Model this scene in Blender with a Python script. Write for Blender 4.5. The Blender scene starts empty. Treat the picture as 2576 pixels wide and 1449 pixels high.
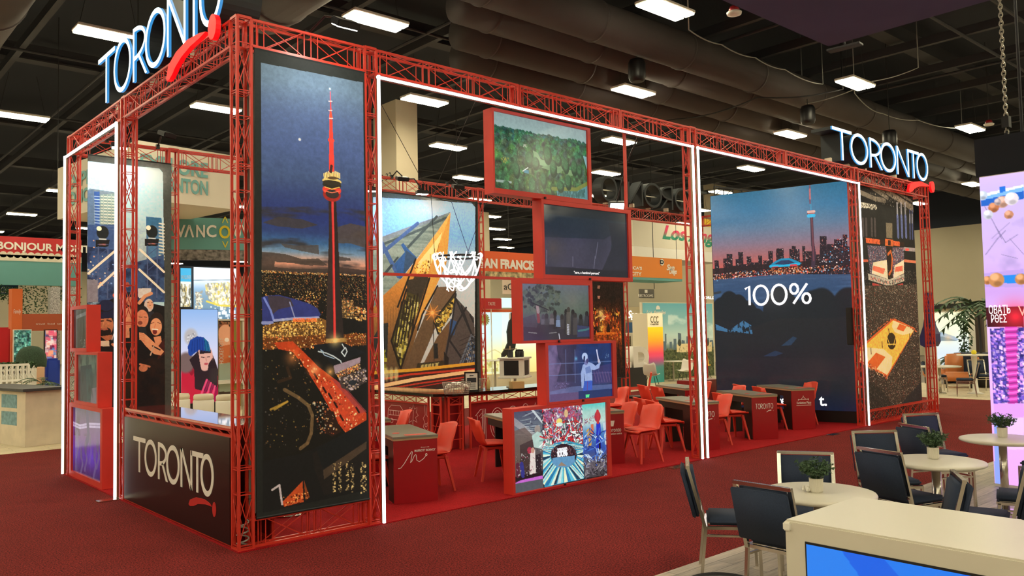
import bpy, bmesh, math, random
import numpy as np
from mathutils import Vector, Matrix
R = math.radians
rnd = random.Random(7)
SC = bpy.context.scene
COL = SC.collection

# ------------------------------------------------------------------ camera
CAM = np.array([-3.1468, -7.3365, 1.96]); YAW, PITCH, ROLL, FPX = 0.7274, 0.0518, -0.0209, 2067.86
_f = np.array([math.sin(YAW) * math.cos(PITCH), math.cos(YAW) * math.cos(PITCH), math.sin(PITCH)])
_r = np.array([math.cos(YAW), -math.sin(YAW), 0.0]); _u = np.cross(_r, _f)
_c, _s = math.cos(ROLL), math.sin(ROLL)
_r, _u = _c * _r + _s * _u, -_s * _r + _c * _u
cam_data = bpy.data.cameras.new('camera'); cam = bpy.data.objects.new('camera', cam_data); COL.objects.link(cam)
cam_data.sensor_width = 36; cam_data.lens = 36 * FPX / 2576; cam_data.clip_start = 0.05; cam_data.clip_end = 300
cam.matrix_world = Matrix(((_r[0], _u[0], -_f[0], CAM[0]), (_r[1], _u[1], -_f[1], CAM[1]), (_r[2], _u[2], -_f[2], CAM[2]), (0, 0, 0, 1)))
SC.camera = cam

# ------------------------------------------------------------------ world, view, lamp strengths
W = bpy.data.worlds.new('hall_air'); SC.world = W; W.use_nodes = True
W.node_tree.nodes['Background'].inputs[0].default_value = (0.02, 0.022, 0.028, 1)
W.node_tree.nodes['Background'].inputs[1].default_value = 1.0
SC.view_settings.view_transform = 'Standard'; SC.view_settings.look = 'None'
SC.view_settings.exposure = 0.0; SC.view_settings.gamma = 1.0
try: SC.view_settings.use_curve_mapping = False
except Exception: pass
L_HALL = 67.0      # ceiling fixtures
L_STRIP = 3.2      # white tubes of the booth portals
L_CLIP = 70.0      # clip floodlights on the trusses

# measuring help: the point where the sight line through a photo pixel meets a plane of the hall
def ray(x, y):
    return _f + (x - 1288) / FPX * _r - (y - 724.5) / FPX * _u
def on(x, y, ax, v):
    d = ray(x, y); t = (v - CAM[ax]) / d[ax]
    return CAM + t * d
def floor_at(x, y, z=0.0): return on(x, y, 2, z)

# ------------------------------------------------------------------ materials
def lin(c):
    return tuple((v / 12.92 if v <= 0.04045 else ((v + 0.055) / 1.055) ** 2.4) for v in (c[0] / 255, c[1] / 255, c[2] / 255))
def _new(name):
    m = bpy.data.materials.new(name); m.use_nodes = True
    return m, m.node_tree, m.node_tree.nodes['Principled BSDF']
def mat(name, rgb, rough=0.5, metal=0.0, noise=None, bump=None, spec=0.5, coat=0.0):
    """plain procedural surface; noise=(scale, amount) breaks up the colour, bump=(scale, strength)"""
    m, nt, b = _new(name)
    c = lin(rgb); b.inputs['Base Color'].default_value = (*c, 1); b.inputs['Roughness'].default_value = rough
    b.inputs['Metallic'].default_value = metal; b.inputs['Specular IOR Level'].default_value = spec
    b.inputs['Coat Weight'].default_value = coat; b.inputs['Coat Roughness'].default_value = 0.08
    tc = nt.nodes.new('ShaderNodeTexCoord')
    if noise:
        n = nt.nodes.new('ShaderNodeTexNoise'); n.inputs['Scale'].default_value = noise[0]; n.inputs['Detail'].default_value = 4
        nt.links.new(tc.outputs['Object'], n.inputs['Vector'])
        r = nt.nodes.new('ShaderNodeValToRGB')
        a = noise[1]
        r.color_ramp.elements[0].position = 0.3; r.color_ramp.elements[1].position = 0.7
        r.color_ramp.elements[0].color = (*[v * (1 - a) for v in c], 1); r.color_ramp.elements[1].color = (*[min(1, v * (1 + a)) for v in c], 1)
        nt.links.new(n.outputs['Fac'], r.inputs[0]); nt.links.new(r.outputs[0], b.inputs['Base Color'])
    if bump:
        n = nt.nodes.new('ShaderNodeTexNoise'); n.inputs['Scale'].default_value = bump[0]; n.inputs['Detail'].default_value = 3
        nt.links.new(tc.outputs['Object'], n.inputs['Vector'])
        bp = nt.nodes.new('ShaderNodeBump'); bp.inputs['Strength'].default_value = bump[1]; bp.inputs['Distance'].default_value = 0.01
        nt.links.new(n.outputs['Fac'], bp.inputs['Height']); nt.links.new(bp.outputs[0], b.inputs['Normal'])
    return m
def glow(name, rgb, strength, body=(230, 230, 230)):
    m, nt, b = _new(name)
    b.inputs['Base Color'].default_value = (*lin(body), 1)
    b.inputs['Emission Color'].default_value = (*lin(rgb), 1); b.inputs['Emission Strength'].default_value = strength
    return m
def print_mat(name, emit=0.0, rough=0.6, gain=1.0, spec=0.3):
    """printed cloth or lit screen: the picture lives in the mesh's colour layer"""
    m, nt, b = _new(name)
    a = nt.nodes.new('ShaderNodeAttribute'); a.attribute_name = 'picture'
    src = a.outputs['Color']
    if gain != 1.0:
        g = nt.nodes.new('ShaderNodeVectorMath'); g.operation = 'SCALE'; g.inputs['Scale'].default_value = gain
        nt.links.new(src, g.inputs[0]); src = g.outputs['Vector']
    b.inputs['Roughness'].default_value = rough; b.inputs['Specular IOR Level'].default_value = spec
    if emit > 0:
        b.inputs['Base Color'].default_value = (0.01, 0.01, 0.012, 1)
        nt.links.new(src, b.inputs['Emission Color']); b.inputs['Emission Strength'].default_value = emit
    else:
        nt.links.new(src, b.inputs['Base Color'])
    return m

M = {}
M['red'] = mat('red_paint', (206, 56, 40), 0.38)
M['red_box'] = mat('red_casing', (214, 58, 46), 0.45, noise=(3, 0.06))
M['burg'] = mat('burgundy_panel', (150, 28, 36), 0.28, coat=0.2)
M['deskred'] = mat('desk_red_panel', (160, 26, 34), 0.25)
M['chair'] = mat('chair_red_plastic', (240, 80, 58), 0.4)
M['chair_leg'] = mat('chair_red_leg', (222, 68, 52), 0.5)
M['cushion'] = mat('chair_red_cushion', (232, 72, 54), 0.55)
M['black'] = mat('black_satin', (22, 20, 22), 0.4)
M['blackgloss'] = mat('black_gloss', (10, 10, 11), 0.08)
M['darkbox'] = mat('dark_sheet', (30, 36, 40), 0.6)
M['greytop'] = mat('grey_laminate', (128, 126, 114), 0.3)
M['edge'] = mat('plywood_edge', (178, 148, 112), 0.5)
M['white'] = mat('white_laminate', (214, 207, 192), 0.35)
M['whitep'] = mat('white_plastic', (235, 230, 220), 0.4)
M['cream'] = mat('cream_panel', (226, 214, 190), 0.6)
M['chrome'] = mat('brushed_steel', (206, 200, 190), 0.2, 1.0)
M['navy'] = mat('navy_cloth', (34, 46, 70), 0.85, noise=(260, 0.25), bump=(500, 0.3))
M['alu'] = mat('brown_aluminium', (150, 125, 100), 0.4, 0.6)
M['duct'] = mat('dark_duct', (78, 72, 71), 0.7, noise=(0.6, 0.1))
M['beam'] = mat('dark_steel_beam', (52, 52, 57), 0.7)
M['cable'] = mat('black_cable', (40, 40, 42), 0.6)
M['greycable'] = mat('grey_cable', (150, 150, 145), 0.5)
M['leaf'] = mat('green_leaf', (62, 88, 56), 0.6, noise=(40, 0.35))
M['leafdark'] = mat('dark_green_leaf', (44, 74, 38), 0.5, noise=(8, 0.4))
M['pot'] = mat('ribbed_white_pot', (222, 216, 200), 0.6)
M['wire'] = mat('grey_wire', (175, 168, 155), 0.35, 0.7)
M['hall'] = glow('hall_lamp_strip', (255, 244, 206), L_HALL)
M['strip'] = glow('white_tube', (246, 250, 255), L_STRIP)
M['clip'] = glow('flood_lens', (255, 250, 235), L_CLIP)
M['letter'] = glow('letter_face', (214, 246, 255), 1.6)
M['letter_side'] = glow('letter_rim', (60, 160, 235), 0.8, (40, 60, 70))
M['swoosh'] = glow('swoosh_face', (255, 8, 20), 0.9, (200, 10, 16))
M['neon'] = glow('neon_tube', (255, 252, 250), 2.4)
M['lettering'] = mat('white_lettering', (240, 236, 228), 0.5)

# ------------------------------------------------------------------ object helpers
def tag(o, label, cat, group=None, kind=None):
    o['label'] = label; o['category'] = cat
    if group: o['group'] = group
    if kind: o['kind'] = kind
    return o
def thing(name, label, cat, loc=(0, 0, 0), rz=0.0, group=None):
    o = bpy.data.objects.new(name, None); COL.objects.link(o); o.empty_display_size = 0.1
    o.location = loc; o.rotation_euler = (0, 0, rz)
    return tag(o, label, cat, group)
def obj(name, bm, m, parent=None, smooth=False, loc=None, rz=None):
    me = bpy.data.meshes.new(name)
    if isinstance(bm, bmesh.types.BMesh):
        bm.to_mesh(me); bm.free()
    else:
        me = bm
    for mm in (m if isinstance(m, (list, tuple)) else [m]): me.materials.append(mm)
    if smooth: me.shade_smooth()
    o = bpy.data.objects.new(name, me); COL.objects.link(o)
    if parent is not None: o.parent = parent
    if loc is not None: o.location = loc
    if rz is not None: o.rotation_euler = (0, 0, rz)
    return o
def struct(name, bm, m, **k):
    o = obj(name, bm, m, **k); o['kind'] = 'structure'; return o
def copy_tree(o, parent=None):
    c = o.copy(); COL.objects.link(c)
    if parent is not None: c.parent = parent
    for ch in list(o.children): copy_tree(ch, c)
    return c
def dup(o, loc, rz=0.0, label=None, group=None):
    c = copy_tree(o); c.location = loc; c.rotation_euler = (0, 0, rz)
    if label: c['label'] = label
    if group: c['group'] = group
    return c
def BM(): return bmesh.new()
def box(bm, x0, x1, y0, y1, z0, z1, bev=0.0, mi=0):
    r = bmesh.ops.create_cube(bm, size=1.0)
    vs = r['verts']
    for v in vs:
        v.co = Vector((x0 + (v.co.x + .5) * (x1 - x0), y0 + (v.co.y + .5) * (y1 - y0), z0 + (v.co.z + .5) * (z1 - z0)))
    fs = list({f for v in vs for f in v.link_faces})
    for f in fs: f.material_index = mi
    if bev > 0:
        es = list({e for v in vs for e in v.link_edges})
        bmesh.ops.bevel(bm, geom=es, offset=bev, segments=2, affect='EDGES', clamp_overlap=True)
    return bm
def bx(x0, x1, y0, y1, z0, z1, bev=0.0): return box(BM(), x0, x1, y0, y1, z0, z1, bev)
def bar(bm, a, b, w=0.01, h=None, mi=0):
    """square bar between two points"""
    a, b = Vector(a), Vector(b); d = b - a; L = d.length
    if L < 1e-6: return bm
    h = h or w
    d.normalize(); up = Vector((0, 0, 1)) if abs(d.z) < .95 else Vector((1, 0, 0))
    s = d.cross(up).normalized(); t = s.cross(d).normalized()
    vs = []
    for p in (a, b):
        for (i, j) in ((-1, -1), (1, -1), (1, 1), (-1, 1)): vs.append(bm.verts.new(p + s * (i * w / 2) + t * (j * h / 2)))
    for f in ((0, 1, 5, 4), (1, 2, 6, 5), (2, 3, 7, 6), (3, 0, 4, 7), (3, 2, 1, 0), (4, 5, 6, 7)):
        bm.faces.new([vs[k] for k in f]).material_index = mi
    return bm
def tube(bm, pts, r=0.01, n=8, closed=False, mi=0):
    """round tube along a polyline; r may be a list"""
    P = [Vector(p) for p in pts]; N = len(P); rings = []
    prev = None
    for i in range(N):
        if closed: t = (P[(i + 1) % N] - P[i - 1])
        else: t = P[min(i + 1, N - 1)] - P[max(i - 1, 0)]
        if t.length < 1e-9: t = Vector((0, 0, 1))
        t.normalize()
        if prev is None:
            up = Vector((0, 0, 1)) if abs(t.z) < .9 else Vector((1, 0, 0))
            s = t.cross(up).normalized()
        else:
            s = prev - t * prev.dot(t)
            s = s.normalized() if s.length > 1e-6 else t.cross(Vector((0, 0, 1))).normalized()
        prev = s; q = t.cross(s)
        rr = r[i] if isinstance(r, (list, tuple)) else r
        rings.append([bm.verts.new(P[i] + s * (rr * math.cos(2 * math.pi * k / n)) + q * (rr * math.sin(2 * math.pi * k / n))) for k in range(n)])
    for i in range(N if closed else N - 1):
        A, B = rings[i], rings[(i + 1) % N]
        for k in range(n):
            bm.faces.new((A[k], A[(k + 1) % n], B[(k + 1) % n], B[k])).material_index = mi
    if not closed:
        bm.faces.new(rings[0][::-1]).material_index = mi; bm.faces.new(rings[-1]).material_index = mi
    return bm
def lathe(bm, prof, n=32, c=(0, 0, 0), mi=0):
    """prof: list of (radius, z) from bottom to top"""
    rings = []
    for r, z in prof:
        rings.append([bm.verts.new((c[0] + r * math.cos(2 * math.pi * k / n), c[1] + r * math.sin(2 * math.pi * k / n), c[2] + z)) for k in range(n)])
    for A, B in zip(rings, rings[1:]):
        for k in range(n): bm.faces.new((A[k], A[(k + 1) % n], B[(k + 1) % n], B[k])).material_index = mi
    bm.faces.new(rings[0][::-1]); bm.faces.new(rings[-1])
    return bm
def slab(bm, poly, o, ux, uy, nrm, t, mi=0, si=None):
    """extrude a 2D polygon lying in plane (o, ux, uy) by t along nrm"""
    o, ux, uy, nrm = Vector(o), Vector(ux), Vector(uy), Vector(nrm)
    A = [bm.verts.new(o + ux * p[0] + uy * p[1]) for p in poly]
    B = [bm.verts.new(o + ux * p[0] + uy * p[1] + nrm * t) for p in poly]
    n = len(poly)
    bm.faces.new(A).material_index = mi; bm.faces.new(B[::-1]).material_index = mi
    for i in range(n):
        bm.faces.new((A[i], B[i], B[(i + 1) % n], A[(i + 1) % n])).material_index = mi if si is None else si
    return bm
def fix(bm):
    bmesh.ops.recalc_face_normals(bm, faces=bm.faces[:]); return bm

# writing as thin raised lettering: placed in a plane with origin o (baseline start), u along the line, v up
def text_mesh(s, size, weight=0.0, depth=0.004, shear=0.0, sx=1.0, align='LEFT', space=1.0):
    cu = bpy.data.curves.new('writing', 'FONT'); cu.body = s; cu.size = size; cu.offset = weight; cu.extrude = depth / 2
    cu.shear = shear; cu.align_x = align; cu.space_character = space; cu.resolution_u = 4
    t = bpy.data.objects.new('writing', cu); COL.objects.link(t)
    dg = bpy.context.evaluated_depsgraph_get(); dg.update()
    me = bpy.data.meshes.new_from_object(t.evaluated_get(dg))
    bpy.data.objects.remove(t); bpy.data.curves.remove(cu)
    if sx != 1.0: me.transform(Matrix.Diagonal((sx, 1, 1, 1)))
    return me
def frame_matrix(o, u, v):
    u, v = Vector(u).normalized(), Vector(v).normalized(); n = u.cross(v)
    return Matrix(((u.x, v.x, n.x, o[0]), (u.y, v.y, n.y, o[1]), (u.z, v.z, n.z, o[2]), (0, 0, 0, 1)))
def write(s, o, u, v, width=None, height=None, m=None, parent=None, name='lettering', weight=0.0, shear=0.0, space=1.0, depth=0.004):
    """lettering fitted to width x height; o is its lower corner in the parent's own space"""
    me = text_mesh(s, 1.0, weight, depth, shear, space=space)
    me.materials.clear()
    n = len(me.vertices); co = np.empty(n * 3, np.float32); me.vertices.foreach_get('co', co); co = co.reshape(-1, 3)
    lo, hi = co.min(0), co.max(0)
    co[:, 0] -= lo[0]; co[:, 1] -= lo[1]
    k = (height / (hi[1] - lo[1])) if height else width / (hi[0] - lo[0])
    kx = width / (hi[0] - lo[0]) if width else k
    co[:, 0] *= kx; co[:, 1] *= k
    me.vertices.foreach_set('co', co.ravel()); me.update()
    ob = obj(name, me, m or M['lettering'], parent)
    ob.matrix_local = frame_matrix(o, u, v)
    return ob
def wobj(name, bm, m, parent, smooth=False):
    """a part whose mesh is given in hall coordinates, under a thing that stands somewhere else"""
    o = obj(name, bm, m, parent, smooth)
    o.matrix_parent_inverse = (Matrix.Translation(parent.location) @ Matrix.Rotation(parent.rotation_euler.z, 4, 'Z')).inverted()
    return o
def wwrite(s, o, u, v, parent, **k):
    t = write(s, o, u, v, parent=parent, **k)
    inv = (Matrix.Translation(parent.location) @ Matrix.Rotation(parent.rotation_euler.z, 4, 'Z')).inverted()
    t.matrix_parent_inverse = inv; t.matrix_basis = frame_matrix(o, u, v)
    return t

# ------------------------------------------------------------------ printed pictures and screen images
class Art:
    """A picture printed on (or shown by) a flat panel in the plane (o, u, v): o top-left corner, u to the right, v down.
    Shapes are given as photo pixels of the panel (P maps them into the panel's own plane)."""
    def __init__(s, o, u, wid, hei, dens, bg=(0, 0, 0), seed=1):
        s.o = np.array(o, float); s.u = np.array(u, float); s.u /= np.linalg.norm(s.u); s.v = np.array([0, 0, -1.0])
        s.wid, s.hei = wid, hei; s.w, s.h = int(wid * dens) + 1, int(hei * dens) + 1; s.k = dens
        s.n = np.cross(s.u, s.v); s.rng = np.random.default_rng(seed)
        s.a = np.empty((s.h, s.w, 3)); s.a[:] = np.array(bg) / 255.0
        s.yy, s.xx = np.mgrid[0:s.h, 0:s.w].astype(float)
    def P(s, pts):
        out = []
        for x, y in pts:
            d = ray(x, y); t = ((s.o - CAM) @ s.n) / (d @ s.n); q = CAM + t * d - s.o
            out.append((q @ s.u * s.k, q @ s.v * s.k))
        return np.array(out)
    def U(s, pts): return np.array([(x * (s.w - 1), y * (s.h - 1)) for x, y in pts])
    def _box(s, p, m=0):
        x0, y0 = np.floor(p.min(0) - m).astype(int); x1, y1 = np.ceil(p.max(0) + m).astype(int) + 1
        return max(x0, 0), min(x1, s.w), max(y0, 0), min(y1, s.h)
    def _mask(s, p):
        x0, x1, y0, y1 = s._box(p)
        if x1 <= x0 or y1 <= y0: return None
        X, Y = s.xx[y0:y1, x0:x1], s.yy[y0:y1, x0:x1]; ins = np.zeros(X.shape, bool)
        n = len(p)
        for i in range(n):
            xa, ya = p[i]; xb, yb = p[(i + 1) % n]
            if ya == yb: continue
            c = (ya > Y) != (yb > Y)
            ins ^= c & (X < (xb - xa) * (Y - ya) / (yb - ya) + xa)
        return (x0, x1, y0, y1), ins
    def _put(s, b, m, col, al=1.0):
        x0, x1, y0, y1 = b; v = s.a[y0:y1, x0:x1]; al = np.asarray(m, float)[..., None] * al
        v += (np.array(col) / 255.0 - v) * al
    def poly(s, pts, col, al=1.0, uv=False):
        p = s.U(pts) if uv else s.P(pts); r = s._mask(p)
        if r: s._put(r[0], r[1], col, al)
        return s
    def grad(s, stops, pts=None, uv=False, horiz=False):
        """stops [(t, colour)] down (or across) the panel, inside pts"""
        t = (s.xx if horiz else s.yy) / ((s.w if horiz else s.h) - 1)
        c = np.stack([np.interp(t, [q[0] for q in stops], [q[1][i] / 255 for q in stops]) for i in range(3)], -1)
        if pts is None: s.a[:] = c; return s
        p = s.U(pts) if uv else s.P(pts); r = s._mask(p)
        if r:
            (x0, x1, y0, y1), m = r; s.a[y0:y1, x0:x1][m] = c[y0:y1, x0:x1][m]
        return s
    def line(s, pts, wpx, col, al=1.0, uv=False, soft=0.6):
        """wpx: width in metres of the panel"""
        p = s.U(pts) if uv else s.P(pts); hw = wpx * s.k / 2
        for a, b in zip(p, p[1:]):
            q = np.array([a, b]); x0, x1, y0, y1 = s._box(q, hw + 2)
            if x1 <= x0 or y1 <= y0: continue
            X, Y = s.xx[y0:y1, x0:x1], s.yy[y0:y1, x0:x1]; d = b - a; L2 = d @ d + 1e-9
            t = np.clip(((X - a[0]) * d[0] + (Y - a[1]) * d[1]) / L2, 0, 1)
            dist = np.hypot(X - a[0] - t * d[0], Y - a[1] - t * d[1])
            s._put((x0, x1, y0, y1), np.clip((hw - dist) / soft + .5, 0, 1), col, al)
        return s
    def ell(s, c, rx, ry, col, al=1.0, soft=0.08, uv=False, rot=0.0):
        """centre in photo pixels, radii in metres of the panel"""
        c = (s.U([c]) if uv else s.P([c]))[0]; rx *= s.k; ry *= s.k; m = max(rx, ry) * (1 + soft) + 1
        x0, x1, y0, y1 = s._box(np.array([c]), m)
        if x1 <= x0 or y1 <= y0: return s
        X, Y = s.xx[y0:y1, x0:x1] - c[0], s.yy[y0:y1, x0:x1] - c[1]
        if rot: X, Y = X * math.cos(rot) + Y * math.sin(rot), -X * math.sin(rot) + Y * math.cos(rot)
        d = np.hypot(X / rx, Y / ry)
        s._put((x0, x1, y0, y1), np.clip((1 - d) / soft + .5, 0, 1), col, al)
        return s
    def spot(s, c, r, col, al=1.0, uv=False, pw=2.0):
        c = (s.U([c]) if uv else s.P([c]))[0]; r *= s.k
        x0, x1, y0, y1 = s._box(np.array([c]), r)
        if x1 <= x0 or y1 <= y0: return s
        d = np.hypot(s.xx[y0:y1, x0:x1] - c[0], s.yy[y0:y1, x0:x1] - c[1]) / r
        s._put((x0, x1, y0, y1), np.clip(1 - d, 0, 1) ** pw, col, al)
        return s
    def noise(s, sx, sy, oct=4):
        """smooth field 0..1, cells sx by sy metres"""
        out = np.zeros((s.h, s.w)); amp = 1.0; tot = 0
        for _ in range(oct):
            nx, ny = max(2, int(s.wid / sx) + 2), max(2, int(s.hei / sy) + 2)
            g = s.rng.random((ny, nx)); fx, fy = s.xx / (s.w - 1) * (nx - 1.001), s.yy / (s.h - 1) * (ny - 1.001)
            ix, iy = fx.astype(int), fy.astype(int); tx, ty = fx - ix, fy - iy; tx = tx * tx * (3 - 2 * tx); ty = ty * ty * (3 - 2 * ty)
            out += amp * ((g[iy, ix] * (1 - tx) + g[iy, ix + 1] * tx) * (1 - ty) + (g[iy + 1, ix] * (1 - tx) + g[iy + 1, ix + 1] * tx) * ty)
            tot += amp; amp *= .55; sx /= 2; sy /= 2
        return out / tot
    def mix(s, field, col, al=1.0, pts=None, uv=False):
        """lay colour over the picture with a 0..1 field as mask"""
        if pts is None: s._put((0, s.w, 0, s.h), np.clip(field, 0, 1), col, al); return s
        r = s._mask(s.U(pts) if uv else s.P(pts))
        if r:
            (x0, x1, y0, y1), m = r; s._put(r[0], m * np.clip(field[y0:y1, x0:x1], 0, 1), col, al)
        return s
    def dots(s, pts, n, cols, size=(1, 2), al=(0.5, 1), uv=False, tall=1.0):
        """n small marks inside the outline"""
        p = s.U(pts) if uv else s.P(pts); r = s._mask(p)
        if not r: return s
        (x0, x1, y0, y1), m = r; ys, xs = np.nonzero(m)
        if len(ys) == 0: return s
        ids = s.rng.integers(0, len(ys), n)
        for i in ids:
            w = s.rng.uniform(*size); X, Y = xs[i] + x0, ys[i] + y0; h = w * tall
            c = np.array(cols[s.rng.integers(0, len(cols))]) / 255.0; a = s.rng.uniform(*al)
            v = s.a[Y:Y + max(1, int(round(h))), X:X + max(1, int(round(w)))]
            v += (c - v) * a
        return s
    def grain(s, amt=.3, cell=.03, pts=None):
        """fine tonal texture of a photograph"""
        f = s.noise(cell, cell, 3); f = (f - f.mean()) / (f.std() + 1e-6); g = s.rng.standard_normal((s.h, s.w))
        k = amt * (.55 * f + .3 * g)
        if pts is not None:
            r = s._mask(s.P(pts)); mk = np.zeros((s.h, s.w)); (x0, x1, y0, y1), m = r; mk[y0:y1, x0:x1] = m; k = k * mk
        s.a *= np.clip(1 + k, .25, 1.9)[..., None]; np.clip(s.a, 0, 1, out=s.a)
        return s
    def strokes(s, pts, n, cols, ln=(0.02, 0.05), wd=0.012, ang=(0, 6.28), uv=False, al=1.0):
        p = s.U(pts) if uv else s.P(pts); r = s._mask(p)
        if not r: return s
        (x0, x1, y0, y1), m = r; ys, xs = np.nonzero(m)
        for i in s.rng.integers(0, len(ys), n):
            a = s.rng.uniform(*ang); L = s.rng.uniform(*ln)
            x, y = (xs[i] + x0) / (s.w - 1), (ys[i] + y0) / (s.h - 1)
            s.line([(x, y), (x + L * math.cos(a) / s.wid, y + L * math.sin(a) / s.hei)], wd, cols[s.rng.integers(0, len(cols))], al, uv=True)
        return s
    def text(s, t, pts, hgt, col, wd, sx=1.0):
        """stroke lettering starting at photo pixel pts along the panel"""
        x0, y0 = s.P([pts])[0]; H = hgt * s.k; x = x0
        for ch in t:
            for st in STROKES.get(ch.upper(), []):
                q = np.array([((x + a * H * sx) / (s.w - 1), (y0 + b * H) / (s.h - 1)) for a, b in st])
                s.line(q, wd, col, uv=True)
            x += H * sx * (0.35 if ch == ' ' else ADV.get(ch.upper(), 0.75))
        return s
    def mesh(s, name, m, parent=None, off=0.0, gain=1.0):
        a = np.clip(s.a * gain, 0, 1); h, w = s.h, s.w
        gx = np.linspace(0, s.wid, w); gy = np.linspace(0, s.hei, h)
        co = (s.o + s.n * -off)[None, None] + s.u[None, None] * gx[None, :, None] + s.v[None, None] * gy[:, None, None]
        me = bpy.data.meshes.new(name); me.vertices.add(w * h); me.vertices.foreach_set('co', co.reshape(-1).astype(np.float32))
        i = (np.arange(h - 1)[:, None] * w + np.arange(w - 1)[None]).ravel()
        q = np.stack([i, i + w, i + w + 1, i + 1], -1).astype(np.int32)
        me.loops.add(q.size); me.loops.foreach_set('vertex_index', q.ravel())
        me.polygons.add(len(q)); me.polygons.foreach_set('loop_start', np.arange(0, q.size, 4, dtype=np.int32))
        try: me.polygons.foreach_set('loop_total', np.full(len(q), 4, np.int32))
        except Exception: pass
        me.update(calc_edges=True)
        ca = me.color_attributes.new('picture', 'BYTE_COLOR', 'POINT')
        rgba = np.ones((h * w, 4), np.float32); rgba[:, :3] = a.reshape(-1, 3)
        ca.data.foreach_set('color_srgb', rgba.ravel())
        if parent is None: return obj(name, me, m)
        return wobj(name, me, m, parent)
def _arc(cx, cy, rx, ry, a0, a1, n=10):
    return [(cx + rx * math.cos(R(a0 + (a1 - a0) * i / n)), cy + ry * math.sin(R(a0 + (a1 - a0) * i / n))) for i in range(n + 1)]
_O = _arc(.36, -.5, .34, .5, 0, 360, 20)
STROKES = {'T': [[(0, -1), (.6, -1)], [(.3, -1), (.3, 0)]], 'O': [_O], '0': [_O], 'R': [[(.05, 0), (.05, -1)], [(.05, -1)] + _arc(.25, -.74, .28, .26, -90, 90) + [(.05, -.48)], [(.25, -.48), (.55, 0)]],
 'N': [[(.05, 0), (.05, -1), (.62, 0), (.62, -1)]], '1': [[(0, -.85), (.2, -1), (.2, 0)]], '%': [_arc(.2, -.75, .18, .25, 0, 360), _arc(.75, -.25, .18, .25, 0, 360), [(.15, 0), (.8, -1)]],
 'A': [[(0, 0), (.32, -1), (.64, 0)], [(.12, -.35), (.52, -.35)]], 'P': [[(.05, 0), (.05, -1)], [(.05, -1)] + _arc(.25, -.74, .28, .26, -90, 90) + [(.05, -.48)]], 'S': [_arc(.28, -.75, .24, .24, -20, -270, 10) + _arc(.28, -.25, .24, .25, -90, 160, 10)],
 'E': [[(.5, -1), (.05, -1), (.05, 0), (.5, 0)], [(.05, -.5), (.45, -.5)]], 'C': [_arc(.36, -.5, .34, .5, -50, -310, 16)], 'G': [_arc(.36, -.5, .34, .5, -50, -350, 16) + [(.45, -.42)]], 'I': [[(.1, 0), (.1, -1)]], 'H': [[(.05, 0), (.05, -1)], [(.55, 0), (.55, -1)], [(.05, -.5), (.55, -.5)]],
 '.': [[(.08, -.05), (.1, 0)]], 'M': [[(.02, 0), (.08, -1), (.4, -.2), (.72, -1), (.78, 0)]], 'V': [[(0, -1), (.32, 0), (.64, -1)]], 'K': [[(.05, 0), (.05, -1)], [(.55, -1), (.05, -.45), (.55, 0)]], 'Y': [[(0, -1), (.3, -.5), (.6, -1)], [(.3, -.5), (.3, 0)]], 'L': [[(.05, -1), (.05, 0), (.5, 0)]], 'D': [[(.05, 0), (.05, -1)] + _arc(.1, -.5, .5, .5, -90, 90) + [(.05, 0)]],
 'U': [[(.05, -1), (.05, -.3)] + _arc(.32, -.3, .27, .3, 180, 0) + [(.59, -1)]], 'B': [[(.05, 0), (.05, -1)], [(.05, -1)] + _arc(.22, -.75, .26, .25, -90, 90) + [(.05, -.5)] + _arc(.24, -.25, .3, .25, -90, 90) + [(.05, 0)]]}
ADV = {'I': .3, '1': .4, '.': .3, 'M': .95, 'O': .86, '0': .86, '%': 1.0}
# ================================================================== the hall
def carpet_mat(name, rgb, dark, scale=180):
    m, nt, b = _new(name)
    tc = nt.nodes.new('ShaderNodeTexCoord')
    n1 = nt.nodes.new('ShaderNodeTexNoise'); n1.inputs['Scale'].default_value = scale; n1.inputs['Detail'].default_value = 2
    n2 = nt.nodes.new('ShaderNodeTexNoise'); n2.inputs['Scale'].default_value = 2.2; n2.inputs['Detail'].default_value = 5
    for n in (n1, n2): nt.links.new(tc.outputs['Object'], n.inputs['Vector'])
    r = nt.nodes.new('ShaderNodeValToRGB'); r.color_ramp.elements[0].position = .32; r.color_ramp.elements[1].position = .68
    r.color_ramp.elements[0].color = (*lin(dark), 1); r.color_ramp.elements[1].color = (*lin(rgb), 1)
    mx = nt.nodes.new('ShaderNodeMixRGB'); mx.blend_type = 'MULTIPLY'; mx.inputs[0].default_value = .35
    nt.links.new(n1.outputs['Fac'], r.inputs[0]); nt.links.new(r.outputs[0], mx.inputs[1]); nt.links.new(n2.outputs['Fac'], mx.inputs[2])
    nt.links.new(mx.outputs[0], b.inputs['Base Color']); b.inputs['Roughness'].default_value = 0.95; b.inputs['Specular IOR Level'].default_value = .15
    bp = nt.nodes.new('ShaderNodeBump'); bp.inputs['Strength'].default_value = .7; bp.inputs['Distance'].default_value = .012
    nt.links.new(n1.outputs['Fac'], bp.inputs['Height']); nt.links.new(bp.outputs[0], b.inputs['Normal'])
    return m
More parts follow.
